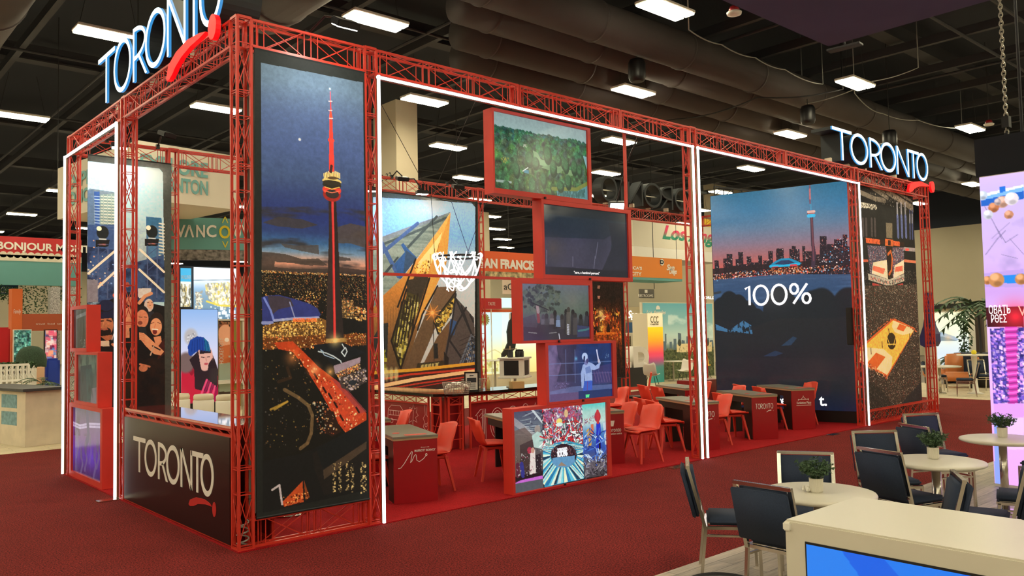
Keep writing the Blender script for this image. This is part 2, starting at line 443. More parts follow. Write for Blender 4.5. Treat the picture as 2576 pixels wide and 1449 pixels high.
def plank_mat(name, a, bcol, sx=1.1, sy=6.5):
    m, nt, b = _new(name)
    tc = nt.nodes.new('ShaderNodeTexCoord'); mp = nt.nodes.new('ShaderNodeMapping'); nt.links.new(tc.outputs['Object'], mp.inputs[0])
    br = nt.nodes.new('ShaderNodeTexBrick'); br.inputs['Scale'].default_value = 1; br.inputs['Brick Width'].default_value = sx; br.inputs['Row Height'].default_value = 1 / sy
    br.inputs['Color1'].default_value = (*lin(a), 1); br.inputs['Color2'].default_value = (*lin(bcol), 1); br.inputs['Mortar'].default_value = (*lin([v * .6 for v in bcol]), 1); br.inputs['Mortar Size'].default_value = .003
    nt.links.new(mp.outputs[0], br.inputs['Vector'])
    w = nt.nodes.new('ShaderNodeTexNoise'); w.inputs['Scale'].default_value = 3; w.inputs['Detail'].default_value = 6
    mp2 = nt.nodes.new('ShaderNodeMapping'); mp2.inputs['Scale'].default_value = (1.2, 14, 1); nt.links.new(tc.outputs['Object'], mp2.inputs[0]); nt.links.new(mp2.outputs[0], w.inputs['Vector'])
    mx = nt.nodes.new('ShaderNodeMixRGB'); mx.blend_type = 'OVERLAY'; mx.inputs[0].default_value = .6
    nt.links.new(br.outputs['Color'], mx.inputs[1]); nt.links.new(w.outputs['Fac'], mx.inputs[2]); nt.links.new(mx.outputs[0], b.inputs['Base Color'])
    b.inputs['Roughness'].default_value = .45
    return m
M['aisle'] = carpet_mat('burgundy_carpet', (160, 50, 46), (52, 8, 10), 70)
M['boothfloor'] = carpet_mat('bright_red_carpet', (196, 30, 36), (150, 14, 22), 120)
M['vinyl'] = plank_mat('grey_plank_vinyl', (186, 172, 156), (150, 138, 124))
M['pale_floor'] = plank_mat('pale_plank_floor', (222, 208, 176), (206, 190, 158))
M['concrete'] = mat('hall_concrete', (120, 108, 96), .7, noise=(.7, .15))
M['hallwall'] = mat('beige_hall_wall', (176, 166, 142), .8, noise=(.3, .05))
M['ceil'] = mat('black_ceiling_deck', (36, 41, 52), .9)
M['column'] = mat('hall_column_paint', (206, 194, 168), .8)

X0, X1, Y0, Y1, ZC = -26.0, 60.0, -26.0, 66.0, 10.2
struct('floor', bx(X0, X1, Y0, Y1, -.12, -.02), M['concrete'])
struct('floor_aisle_carpet', bx(-16, 19.0, -3.12, 9.3, -.02, 0.0), M['aisle'])
struct('floor_far_aisle_carpet', bx(19.0, 19.2, -12, 9.3, -.02, 0.0), M['aisle'])
struct('floor_plank_vinyl', bx(-16, 19.0, -15.5, -3.12, -.02, 0.003), M['vinyl'])
struct('floor_pale_planks', bx(19.2, 24.5, -12, 9.3, -.02, 0.004), M['pale_floor'])
struct('floor_back_planks', bx(-16, 24.5, 9.3, 18.5, -.02, 0.004), M['pale_floor'])
struct('wall_far', bx(X0, X1, Y1, Y1 + .3, 0, 7.5), M['hallwall'])
struct('wall_far_upper', bx(X0, X1, Y1, Y1 + .3, 7.5, ZC), M['ceil'])
struct('wall_right', bx(47, 47.3, Y0, Y1, 0, 7.4), M['hallwall'])
struct('wall_right_upper', bx(47, 47.3, Y0, Y1, 7.4, ZC), M['ceil'])
struct('wall_left', bx(X0 - .3, X0, Y0, Y1, 0, ZC), M['hallwall'])
struct('wall_near', bx(X0, X1, Y0 - .3, Y0, 0, ZC), M['hallwall'])
struct('ceiling', bx(X0, X1, Y0, Y1, ZC, ZC + .2), M['ceil'])

# roof steel: deep girders along the hall and lighter joists across them
gm = BM()
for k in range(-2, 9):
    y = 2.0 + k * 7.8
    if Y0 < y < Y1: box(gm, X0, 47, y - .12, y + .12, 9.55, 9.95); box(gm, X0, 47, y - .2, y + .2, 9.5, 9.55)
struct('ceiling_girders', gm, M['beam'])
jm = BM()
for k in range(-4, 19):
    x = 1.2 + k * 2.57
    box(jm, x - .07, x + .07, Y0, Y1, 9.2, 9.42)
struct('ceiling_joists', jm, M['beam'])
rm_ = BM()
for y, z in ((-4.3, 9.12), (-1.1, 9.12), (0.2, 9.12), (8.4, 9.12), (15.5, 9.12), (22, 9.12)):
    tube(rm_, [(X0, y, z), (47, y, z)], .04, 8)
for x, z in ((-4.2, 9.12), (3.2, 9.12), (8.3, 9.12), (14.5, 9.12), (22, 9.12), (30, 9.12)):
    tube(rm_, [(x, Y0, z), (x, Y1, z)], .04, 8)
struct('ceiling_pipework', rm_, M['beam'])

# air ducts
def duct(name, label, p0, p1, r, seams):
    t = thing(name, label, 'air duct', p0)
    b = BM(); tube(b, [p0, p1], r, 28); wobj('sheet', b, M['duct'], t, True)
    d = Vector(p1) - Vector(p0); L = d.length; d.normalize()
    k = .8
    while k < L:
        c = Vector(p0) + d * k; s = BM(); tube(s, [c - d * .03, c + d * .03], r + .025, 28); wobj('seam_band', s, M['duct'], t, True); k += seams
    return t
for n, (px, lab) in enumerate((((1500, 92), 'dark round air duct nearest in the bank over the red booth'), ((1500, 148), 'dark round air duct second in the bank over the red booth'),
                               ((1500, 206), 'dark round air duct third in the bank over the red booth'), ((1500, 258), 'dark round air duct deepest in the bank over the red booth'))):
    q = floor_at(*px, 8.25)
    duct('air_duct', lab, (5.9 + 1.0 * n, q[1], 8.58), (46.0, q[1], 8.58), .43, 3.1)
q = floor_at(95, 105, 7.3)
duct('air_duct', 'very large brown air duct over the lit city letters of the short side', (q[0] - .72, -3.0, 8.3), (q[0] - .72, 40, 8.3), .72, 2.4)
q = floor_at(850, 62, 8.0)
duct('air_duct', 'wide air duct end above the tall tower banner', (q[0] - 1.35, q[1] - 4, 8.33), (q[0] - 1.35, q[1] + .5, 8.33), .68, 3.0)

# speaker cans hung from the ducts
def can_speaker(px, z, label, drop=1.0):
    p = floor_at(*px, z); t = thing('ceiling_speaker', label, 'speaker', p)
    b = BM(); lathe(b, [(.15, 0), (.17, .02), (.2, .1), (.2, .42), (.16, .5)], 20); obj('housing', b, M['black'], t, True)
    b = BM(); tube(b, [(0, 0, .48), (0, 0, drop)], .012, 6); obj('drop_cable', b, M['cable'], t)
    b = BM(); lathe(b, [(.12, -.01), (.14, .0), (.15, .015)], 20); obj('grille', b, M['cable'], t)
can_speaker((1603, 205), 7.6, 'black can speaker hanging over a twin ceiling lamp above the forest screen', .6)
can_speaker((2033, 312), 7.5, 'black can speaker hanging beside the ceiling lamp near the far city letters', .7)
can_speaker((2239, 372), 7.0, 'black can speaker behind the far lit city letters', 3.2)

# ceiling lamps: twin strips in a tray, on a staggered grid
def ceiling_lamp():
    t = thing('ceiling_lamp', 'white twin-strip high-bay lamp hanging from the dark ceiling', 'ceiling lamp', (0, 0, 8), group='high-bay lamps of the hall ceiling')
    b = BM(); box(b, -.62, .62, -.25, .25, .03, .09, .01); obj('housing', b, M['whitep'], t)
    for s in (-1, 1):
        b = BM(); box(b, -.6, .6, s * .125 - .1, s * .125 + .1, 0.0, .03); o = obj('diffuser', b, M['hall'], t)
    for x in (-.55, .55): obj('hanging_wire', tube(BM(), [(x, 0, .09), (x * .6, 0, 1.2)], .006, 5), M['cable'], t)
    return t
lamp0 = ceiling_lamp(); first = True
for j in range(-6, 16):
    for i in range(-3, 7):
        x = 1.65 + 7.72 * i + (3.75 if j % 2 else 0); y = 2.15 + 3.93 * j
        if not (X0 + 1 < x < 45 and Y0 + 1 < y < Y1 - 1): continue
        if first: lamp0.location = (x, y, 8.0); first = False
        else: dup(lamp0, (x, y, 8.0))

# loose cables under the roof
def cable(pts, label, r=.012, m='greycable'):
    P = [np.array(p, float) for p in pts]; out = [np.array((P[0][0], P[0][1], 10.2))]
    for a, b in zip(P, P[1:]):
        n = 8
        for i in range(n):
            t = i / n; p = a + (b - a) * t; p[2] -= .35 * 4 * t * (1 - t) * np.linalg.norm(b - a) / 8; out.append(p)
    out.append(P[-1]); b = BM(); tube(b, [p - P[0] for p in out + [np.array((P[-1][0], P[-1][1], 10.2))]], r, 6)
    o = obj('hanging_cable', b, M[m], smooth=True); o.location = P[0]; return tag(o, label, 'cable')
cable([floor_at(1730, 0, 8.4), floor_at(1733, 75, 8.3), floor_at(1815, 112, 8.3), floor_at(1900, 145, 8.3), floor_at(1975, 175, 8.3), floor_at(2070, 212, 8.2)], 'grey cable sagging under the ceiling joists toward the lamp over the far letters', .014)
cable([floor_at(2150, 235, 8.2), floor_at(2220, 285, 8.2), floor_at(2310, 302, 8.2), floor_at(2420, 322, 8.1)], 'grey cable sagging between two ceiling lamps at the far letters', .014)
cable([floor_at(1400, 300, 8.1), floor_at(1700, 300, 8.1), floor_at(1905, 245, 8.1), floor_at(2120, 225, 8.1)], 'dark cable looping under the bank of air ducts', .02, 'cable')
cable([floor_at(2310, 170, 8.4), floor_at(2190, 205, 8.3), floor_at(2020, 262, 8.2)], 'grey cable crossing the joists below the purple hanging canopy', .014)

# smoke detectors
for px, lab in (((1847, 38), 'round white detector with red collar beside the purple hanging canopy'), ((2488, 316), 'round white detector with red collar beside the chain')):
    p = floor_at(*px, 7.7); t = thing('smoke_detector', lab, 'detector', p)
    b = BM(); lathe(b, [(.06, 0), (.13, .01), (.14, .05), (.1, .07)], 20); obj('cap', b, M['whitep'], t, True)
    b = BM(); lathe(b, [(.09, .07), (.1, .1), (.07, .16)], 18); obj('collar', b, M['burg'], t, True)
    b = BM(); tube(b, [(0, 0, .16), (0, 0, 2.5)], .012, 6); obj('stem', b, M['cable'], t)

# columns of the hall
def column(name, label, x0, x1, y0, y1, top, words_, wx, wz, size):
    t = thing(name, label, 'column', ((x0 + x1) / 2, (y0 + y1) / 2, 0))
    wobj('shaft', bx(x0, x1, y0, y1, 0, top, .01), M['column'], t)
    wobj('plinth', bx(x0 - .03, x1 + .03, y0 - .03, y1 + .03, 0, .2), M['column'], t)
    if words_: wwrite(words_, (wx, y0 - .004, wz), (1, 0, 0), (0, 0, 1), t, width=size, height=size * .32, m=M['darkbox'])
q0, q1 = on(996, 300, 1, 12.0), on(1050, 300, 1, 12.0)
column('hall_column', 'pale square hall column rising behind the crystal building banner', q0[0], q1[0], 12.0, 13.2, 8.6, None, 0, 0, 0)
qa = on(940, 390, 0, q0[0])
t_ = [o for o in COL.objects if o.name == 'hall_column'][0]
wwrite('C-33', (q0[0] - .004, 12.9, 6.35), (0, -1, 0), (0, 0, 1), t_, width=.62, height=.2, m=M['darkbox'])
q0, q1 = on(1818, 450, 1, 18.5), on(1879, 450, 1, 18.5)
column('hall_column', 'pale square hall column above the skyline screen wall', q0[0], q1[0], 18.5, 19.8, on(1850, 427, 1, 18.5)[2], None, 0, 0, 0)
q0, q1 = on(1203, 560, 1, 24.0), on(1231, 560, 1, 24.0)
column('hall_column', 'pale square hall column behind the orange sign', q0[0] - .4, q1[0], 24.0, 25.0, on(1215, 548, 1, 24.0)[2] + .3, '2', q0[0] + .1, 5.3, .25)
# ================================================================== the red booth: carpet and trusses
H, ZB, BX, BY, WT = 4.97, 4.70, 15.74, 6.08, .135
cp = obj('booth_carpet', bx(-.02, BX + .05, -.03, BY + .1, 0.0, .012), M['boothfloor'])
tag(cp, 'bright red carpet covering the floor of the red truss booth', 'carpet')

def truss(name, label, p0, p1, a, b, adir, style='tower', cat='truss'):
    """four square chords with welded lacing between p0 and p1. a: depth along adir, b: depth across; p0 is the corner chord line's middle of the section"""
    p0, p1 = Vector(p0), Vector(p1); d = p1 - p0; L = d.length; d.normalize(); u = Vector(adir).normalized(); v = d.cross(u).normalized()
    t = thing(name, label, cat, p0)
    P = lambda i, j, k: d * k + u * (i * a / 2) + v * (j * b / 2)
    C = .024
    for i in (-1, 1):
        for j in (-1, 1):
            bm = BM(); bar(bm, P(i, j, 0), P(i, j, L), C); obj('chord', bm, M['red'], t)
    bm = BM(); W1 = .0085; W2 = .0075
    faces = [((-1, -1), (1, -1)), ((1, -1), (1, 1)), ((1, 1), (-1, 1)), ((-1, 1), (-1, -1))]
    def rung(k):
        for A, B in faces: bar(bm, P(*A, k), P(*B, k), W1)
    def cross(k0, k1, both=True):
        for n, (A, B) in enumerate(faces):
            bar(bm, P(*A, k0), P(*B, k1), W2)
            if both: bar(bm, P(*B, k0), P(*A, k1), W2)
    if style == 'tower':
        k = .02; n = max(1, round(L / .72)); s = (L - .04) / n
        for q in range(n):
            rung(k); rung(k + .022); cross(k + .03, k + s * .66); rung(k + s * .68); k += s
        rung(L - .02)
    else:
        n = max(1, round((L - .1) / .6)); s = (L - .1) / n; k = .05
        for q in range(n):
            rung(k); rung(k + s * .13); rung(k + s * .87)
            for nf, (A, B) in enumerate(faces):
                if nf % 2 == 0 or style == 'beam':
                    bar(bm, P(*A, k + s * .13), P(*B, k + s * .87), W2); bar(bm, P(*B, k + s * .13), P(*A, k + s * .87), W2)
            k += s
        rung(L - .05)
    for A in ((-1, -1), (1, -1), (1, 1), (-1, 1)): bar(bm, P(*A, .01), P(*A, L - .01), .012)
    obj('lattice', bm, M['red'], t)
    for k in (.0, L):
        bm = BM()
        for A, B in faces: bar(bm, P(*A, k), P(*B, k), .026)
        obj('end_frame', bm, M['red'], t)
    return t
h = WT / 2
# towers
tw = [('nearest corner, beside the black city-name counter', h, h, H), ('between the tall tower banner and the wide lit portal', 1.45, h, H), ('between the two white lit portals', 7.10, h, H),
      ('beside the skyline screen wall at the far portal', 12.36, h, H), ('far end corner past the basketball arena banner', BX - h, h, H),
      ('short side, between the lit portal and the counter', h, 3.42, H), ('short side far corner behind the three small screens', h, BY - h, H),
      ('rear side, next to the concert crowd banner', 1.50, BY - h, H), ('rear side, hidden behind the tall tower banner', 4.55, BY - h, H), ('rear side, next to the crystal building banner', 7.83, BY - h, H),
      ('rear side, next to the glowing street banner', 12.42, BY - h, H), ('rear far corner of the booth', BX - h, BY - h, H)]
for lab, x, y, z in tw:
    truss('truss_tower', 'red lattice truss tower, ' + lab, (x, y, .012), (x, y, z), WT, WT, (1, 0, 0))
def beam(lab, x0, x1, y, z0=ZB, z1=H, face=(0, 0, 1)):
    truss('truss_beam', 'red lattice truss beam, ' + lab, (x0, y, (z0 + z1) / 2), (x1, y, (z0 + z1) / 2), z1 - z0 - .02, WT, face, 'beam')
cuts = [(.14, 1.38, 'over the tall tower banner'), (1.52, 3.55, 'long side, first section over the wide portal'), (3.58, 5.43, 'long side, over the forest screen'), (5.46, 7.03, 'long side, last section over the wide portal'),
        (7.17, 9.75, 'long side, first section over the far portal'), (9.78, 12.29, 'long side, last section over the far portal'), (12.43, BX - .14, 'under the far lit city letters')]
for a, b_, lab in cuts: beam(lab, a, b_, h)
rear = [(.14, 1.42, 'rear side over the concert crowd banner'), (1.57, 4.48, 'rear side, open bay before the tall hanging sign'), (4.62, 7.76, 'rear side over the crystal building banner'), (7.90, 12.35, 'rear side, open bay behind the screens'), (12.49, BX - .14, 'rear side under the letters seen from behind')]
for a, b_, lab in rear: beam(lab, a, b_, BY - h)
for y0, y1, lab in ((.14, 3.35, 'short side under the lit city letters'), (3.49, BY - .14, 'short side over the three small screens')):
    truss('truss_beam', 'red lattice truss beam, ' + lab, (h, y0, (ZB + H) / 2), (h, y1, (ZB + H) / 2), H - ZB - .02, WT, (0, 0, 1), 'beam')
truss('truss_beam', 'red lattice truss beam, far end across the booth', (BX - h, .14, (ZB + H) / 2), (BX - h, BY - .14, (ZB + H) / 2), H - ZB - .02, WT, (0, 0, 1), 'beam')
# low foot trusses
truss('low_truss', 'low red lattice truss on the carpet below the tall tower banner', (.14, h, .145), (1.38, h, .145), .24, .10, (0, 0, 1), 'foot')
truss('low_truss', 'low red lattice truss on the carpet below the arena banner', (12.45, h, .145), (BX - .14, h, .145), .24, .10, (0, 0, 1), 'foot')
# thin pipes
o = obj('cross_pipe', bar(BM(), (1.52, .03, 2.585), (3.46, .03, 2.585), .03), M['red']); tag(o, 'thin red crosswise pipe from the truss tower to the tree screen', 'pipe')
p = on(1572, 400, 1, .05); o = obj('upright_pipe', bar(BM(), (p[0], .05, 3.61), (p[0], .05, 4.71), .035), M['red']); tag(o, 'thin red upright pipe above the dark screen with the caption', 'pipe')
p = on(1732, 1000, 1, .1)
# white lit portals
def portal(lab, pts, nrm):
    """pts: corner points of an inverted U"""
    t = thing('light_portal', lab, 'light', pts[0])
    n = Vector(nrm)
    b1, b2 = BM(), BM()
    for a, c in zip(pts, pts[1:]):
        a, c = Vector(a), Vector(c); d = (c - a).normalized()
        bar(b1, a - d * .02 + n * .012, c + d * .02 + n * .012, .025); bar(b2, a - d * .02 - n * .016, c + d * .02 - n * .016, .038, .022)
    wobj('light_tube', b1, M['strip'], t); wobj('channel', b2, M['alu'], t)
    return t
ZL = 4.66
portal('wide white lit portal framing the stack of screens', [(1.52, -.035, .036), (1.52, -.035, ZL), (7.03, -.035, ZL), (7.03, -.035, .036)], (0, -1, 0))
portal('white lit portal framing the skyline screen wall', [(7.16, -.035, .036), (7.16, -.035, ZL), (12.37, -.035, ZL), (12.37, -.035, .036)], (0, -1, 0))
portal('narrow white lit portal on the short side around the three small screens', [(-.035, 3.55, .036), (-.035, 3.55, ZL), (-.035, 6.06, ZL), (-.035, 6.06, .036)], (-1, 0, 0))
# foot plates at the portals
for x, y, lab in ((-.12, 3.5, 'flat steel foot plate under the lit portal by the counter'), (6.25, -.16, 'flat steel foot plate on the carpet by the far red chairs'), (10.8, -.13, 'flat steel foot plate near the far portal'), ):
    o = obj('foot_plate', bx(-.14, .14, -.07, .07, 0, .012, .003), M['chrome']); o.location = (x, y, .001); tag(o, lab, 'plate')

# ------------------------------------------------------------------ lit city letters
def letter_polys(ch, w, hgt, st):
    E = lambda rx, ry, n=36: [(w / 2 + rx * math.cos(2 * math.pi * i / n), hgt / 2 + ry * math.sin(2 * math.pi * i / n)) for i in range(n)]
    if ch == 'T': return [[(0, hgt - st), (w, hgt - st), (w, hgt), (0, hgt)], [(w / 2 - st / 2, 0), (w / 2 + st / 2, 0), (w / 2 + st / 2, hgt - st), (w / 2 - st / 2, hgt - st)]]
    if ch == 'O':
        A, B = E(w / 2, hgt / 2 * 1.03), E(w / 2 - st, hgt / 2 * 1.03 - st * 1.05)
        return [[A[i], A[(i + 1) % 36], B[(i + 1) % 36], B[i]] for i in range(36)]
    if ch == 'N':
        s2 = st * .95
        return [[(0, 0), (s2, 0), (s2, hgt), (0, hgt)], [(w - s2, 0), (w, 0), (w, hgt), (w - s2, hgt)], [(0, hgt), (s2 * 1.1, hgt), (w, 0), (w - s2 * 1.1, 0)]]
    if ch == 'R':
        out = [[(0, 0), (st, 0), (st, hgt), (0, hgt)]]; cy = hgt * .69; ry = hgt * .31; n = 18
        for i in range(n):
            a0, a1 = R(90 - 180 * i / n), R(90 - 180 * (i + 1) / n)
            f = lambda a, k: (st + (w * .9 - st - k) * math.cos(a), cy + (ry - k) * math.sin(a))
            out.append([f(a0, 0), f(a1, 0), f(a1, st * .9), f(a0, st * .9)])
        out.append([(w * .38, hgt * .38 + st * .4), (w * .38 + st * .6, hgt * .38 + st * .9), (w, 0), (w - st * 1.1, 0)])
        return out
# where each letter stands along the line, 0..1 of the line's length: (letter, start, width)
WORD = [('T', 0.0, .178), ('O', .166, .167), ('R', .352, .125), ('O', .460, .165), ('N', .636, .135), ('T', .762, .13), ('O', .862, .138)]
def city_sign(lab, o, u, nrm, length, hgt, depth, lit=True, st=.058, swoosh=True):
    o, u, n = Vector(o), Vector(u), Vector(nrm); up = Vector((0, 0, 1))
    t = thing('city_letters', lab, 'sign', o)
    for ch, s, w in WORD:
        body, face = BM(), BM()
        for p in letter_polys(ch, w * length, hgt, st):
            slab(body, p, o + u * (s * length) - n * depth, u, up, n, depth - .03, 0); 
            slab(face, p, o + u * (s * length) - n * .03, u, up, n, .03, 0, 1)
        fix(body); fix(face)
        b_ = wobj('letter', body, M['darkbox'], t)
        if lit:
            obj('letter_face', face, [M['letter'], M['letter_side']], b_)
        else:
            obj('letter_back', face, [M['darkbox'], M['darkbox']], b_)
    for k in (.05, .22, .38, .55, .7, .83, .93): wobj('mounting_foot', bar(BM(), o + u * (k * length) - n * (depth * .5) - up * .04, o + u * (k * length) - n * (depth * .5) + up * .05, .12, .06), M['cream'], t)
    for k in (.25, .54, .93): wobj('tie_bar', bar(BM(), o + u * ((k - .06) * length) + up * (hgt * .47) - n * (depth * .6), o + u * ((k + .06) * length) + up * (hgt * .47) - n * (depth * .6), .025), M['wire'], t)
    if swoosh:
        x0 = .70 * length
        sw = [(0, -.33), (.07, -.2), (.3, -.115), (.62, -.075), (.95, -.1), (1.1, -.13), (.95, -.15), (.7, -.165), (.45, -.21), (.28, -.27), (.22, -.31), (.1, -.36), (.02, -.36)]
        sw = [(x0 + q[0], q[1]) for q in sw]
        b = BM(); slab(b, sw, o + n * .05, u, up, n, .05); fix(b); wobj('underline_swoosh', b, M['swoosh'], t)
        b = BM(); slab(b, [(x0 + 1.26 + .1 * math.cos(k * .35), -.13 + .125 * math.sin(k * .35)) for k in range(18)], o + n * .05, u, up, n, .05); fix(b); wobj('underline_dot', b, M['swoosh'], t)
        b = BM(); bar(b, o + u * (x0 + .1) + up * -.25 - n * .02, o + u * (x0 + .1) + up * -.25 + n * .05, .06); bar(b, o + u * (x0 + 1.26) + up * -.12 - n * .02, o + u * (x0 + 1.26) + up * -.12 + n * .05, .06); wobj('bracket', b, M['black'], t)
    return t
city_sign('white lit city letters with red swoosh on the far end of the long side', (11.48, .0, 5.06), (1, 0, 0), (0, -1, 0), 4.34, .6, .42)
city_sign('large white lit city letters with red swoosh on the short side beam', (0.0, 4.53, 5.07), (0, -1, 0), (-1, 0, 0), 4.17, .66, .42)
city_sign('unlit dark city letters seen from behind on the rear beam', (15.75, BY, 5.02), (-1, 0, 0), (0, 1, 0), 4.3, .62, .3, lit=False, swoosh=False)
# ================================================================== banners
M['print'] = print_mat('printed_cloth', 0, .7, 1.85)
M['screen'] = print_mat('lit_screen', 1.0, .15, spec=.5)
M['screen_dim'] = print_mat('dim_screen', 1.0, .12, spec=.5)
M['lightbox'] = print_mat('backlit_print', 1.35, .5)
CITY = [(255, 214, 130), (240, 180, 90), (255, 240, 200), (200, 150, 90), (170, 120, 70), (230, 120, 70)]

def banner(label, art, m, hem=(26, 30, 32), cat='banner', rods=True, name='fabric_banner'):
    c = art.o + art.u * art.wid / 2 - np.array([0, 0, art.hei])
    t = thing(name, label, cat, c)
    art.mesh('printed_cloth', m, t, .006)
    back = BM(); a = art.o; u, n = Vector(art.u), Vector(art.n)
    slab(back, [(0, -art.hei), (art.wid, -art.hei), (art.wid, 0), (0, 0)], Vector(a) - n * .004, u, (0, 0, 1), n, .008); fix(back)
    wobj('backing_cloth', back, M['darkbox'], t)
    if rods:
        for z0 in (0, art.hei): wobj('hem_rod', tube(BM(), [Vector(a) - Vector((0, 0, z0)) + n * .004, Vector(a) + u * art.wid - Vector((0, 0, z0)) + n * .004], .014, 8), M['darkbox'], t)
    return t

# ---- tall night view of the tower
A = Art((.165, -.004, 4.69), (1, 0, 0), 1.215, 4.41, 225, (27, 31, 32), 3)
pic = [(656, 158), (912, 208), (925, 1232), (660, 1290)]
A.grad([(0, (80, 100, 120)), (.06, (84, 106, 134)), (.13, (72, 92, 138)), (.2, (66, 86, 140)), (.27, (58, 78, 126)), (.31, (46, 62, 118)), (.355, (36, 50, 118)), (.39, (40, 58, 116)), (.415, (52, 92, 148)), (.436, (104, 134, 172)), (.449, (176, 150, 150)), (.462, (196, 140, 124)), (.478, (60, 50, 52)), (1, (24, 26, 28))], pic)  # paler grey-blue at the top is lighting put into the sky colour
A.grad([(0, (24, 22, 22)), (1, (20, 22, 25))], [(657, 681), (918, 694), (925, 1232), (660, 1290)])
n = A.noise(.5, .09); sky2 = [(657, 520), (917, 520), (919, 690), (657, 680)]
A.mix((n - .5) * 5, (48, 46, 54), .9, sky2)
for p, c in (([(660, 560), (700, 545), (760, 552), (800, 566), (760, 575), (700, 570)], (58, 54, 60)), ([(845, 572), (880, 562), (918, 570), (918, 624), (880, 612), (850, 612)], (72, 64, 66)), ([(705, 612), (745, 618), (800, 616), (802, 640), (760, 632), (715, 622)], (70, 66, 70)),
             ([(658, 634), (690, 636), (720, 640), (760, 652), (800, 650), (824, 668), (780, 668), (735, 662), (690, 658), (690, 672), (740, 676), (824, 676), (824, 684), (657, 680)], (62, 54, 54)), ([(852, 645), (880, 650), (882, 656), (852, 656)], (62, 56, 60)), ([(852, 672), (918, 680), (919, 692), (852, 688)], (56, 46, 48))): A.poly(p, c, .85)
city = [(657, 681), (918, 692), (922, 860), (660, 860)]
A.dots([(657, 680), (918, 691), (918, 696), (657, 686)], 380, CITY, (1, 2), (.4, .9))
A.dots([(657, 686), (918, 696), (918, 730), (657, 735)], 750, [[v * .75 for v in c] for c in CITY], (1, 1.6), (.25, .8)); A.dots([(657, 690), (920, 700), (922, 800), (657, 800)], 800, [[v * .8 for v in c] for c in CITY], (1, 2), (.3, .9))
for i in range(40):
    x = A.rng.uniform(660, 905); y = A.rng.uniform(715, 770); w_ = A.rng.uniform(5, 12); hh = A.rng.uniform(10, 40)
    q = [(x, y), (x + w_, y), (x + w_, y + hh), (x, y + hh)]; A.poly(q, (28, 24, 22), .7); A.dots(q, int(hh * w_ / 14), CITY, (1, 2), (.4, 1))
A.poly([(858, 752), (888, 755), (890, 800), (860, 800)], (74, 60, 46)); A.dots([(858, 752), (888, 755), (890, 800), (860, 800)], 160, CITY, (1, 3), (.3, .9))
A.poly([(890, 762), (918, 770), (920, 805), (892, 805)], (40, 32, 28)); A.dots([(890, 770), (918, 775), (920, 805), (892, 805)], 120, CITY, (1, 4), (.4, 1))
# dome
A.poly([(659, 815), (658, 748), (668, 744), (702, 742), (740, 752), (778, 764), (798, 776), (806, 792), (798, 800), (742, 800), (705, 806), (688, 808), (684, 815), (660, 818)], (44, 54, 128))
A.poly([(672, 744), (700, 744), (730, 752), (738, 770), (700, 778), (684, 792), (678, 770)], (58, 52, 70)); A.line([(664, 750), (680, 780), (688, 806)], .02, (110, 130, 220)); A.line([(728, 760), (741, 800)], .012, (130, 140, 190))
A.line([(690, 806), (712, 804), (742, 801), (800, 799)], .025, (170, 180, 235), .8); A.line([(660, 812), (684, 812)], .03, (150, 165, 235), .8)
A.poly([(660, 820), (700, 810), (806, 800), (820, 806), (820, 846), (700, 856), (661, 858)], (118, 84, 44)); A.dots([(660, 820), (700, 810), (806, 800), (820, 846), (661, 858)], 900, [(240, 190, 100), (70, 48, 26), (255, 220, 140), (50, 36, 24)], (1, 4), (.4, .9))
A.text('ROGERS CENTRE', (737, 809), .03, (255, 120, 60), .007, .9)
A.poly([(660, 850), (920, 838), (921, 868), (661, 880)], (96, 54, 26)); A.dots([(660, 846), (920, 836), (921, 870), (661, 882)], 420, CITY + [(255, 140, 50), (40, 26, 18)], (1, 3), (.4, 1))
# lower city: ground, roads, plaza
A.poly([(662, 885), (720, 870), (770, 905), (830, 965), (868, 1090), (760, 1140), (662, 1160)], (20, 20, 20))
A.poly([(688, 862), (735, 858), (768, 890), (800, 922), (850, 960), (921, 1040), (921, 1056), (868, 1088), (846, 1060), (805, 985), (770, 930), (735, 885), (700, 878)], (176, 62, 30))
A.poly([(800, 960), (840, 955), (915, 1040), (870, 1082), (850, 1055)], (190, 70, 44)); A.poly([(830, 950), (860, 965), (921, 1035), (905, 1040)], (150, 62, 74), .7)
A.dots([(700, 870), (750, 880), (921, 1050), (868, 1086), (780, 940)], 170, [(255, 200, 140), (60, 20, 14), (255, 150, 90), (255, 235, 200)], (1, 4), (.5, 1))
for q in ((752, 905), (768, 928), (790, 940), (812, 975), (826, 990), (840, 1012), (855, 1045), (895, 1025)): A.line([q, (q[0] + 7, q[1] + 12)], .02, (40, 18, 16))
A.spot((790, 930), .12, (255, 190, 140), .8); A.spot((830, 935), .1, (255, 200, 130), .8); A.spot((735, 900), .14, (255, 160, 90), .6)
A.poly([(784, 868), (858, 860), (916, 886), (838, 920), (812, 895)], (22, 26, 34)); A.line([(800, 884), (820, 888), (838, 896), (856, 908), (858, 914)], .012, (190, 210, 235)); A.line([(860, 866), (866, 876), (858, 886), (866, 896), (872, 884), (868, 874)], .012, (190, 210, 235))
A.line([(812, 884), (806, 880), (815, 893), (840, 902)], .008, (150, 180, 220)); A.poly([(838, 920), (906, 898), (905, 912), (842, 940)], (150, 136, 162)); A.poly([(842, 940), (905, 913), (905, 925), (850, 948)], (96, 74, 70)); A.dots([(842, 938), (905, 912), (905, 930), (850, 950)], 120, CITY, (1, 3))
A.poly([(850, 950), (918, 925), (920, 960), (880, 985), (858, 975)], (66, 58, 62)); A.dots([(850, 950), (918, 925), (920, 960), (880, 985)], 160, [(180, 170, 190), (20, 20, 26), (220, 200, 180)], (1, 5)); A.ell((886, 962), .05, .025, (36, 44, 56))
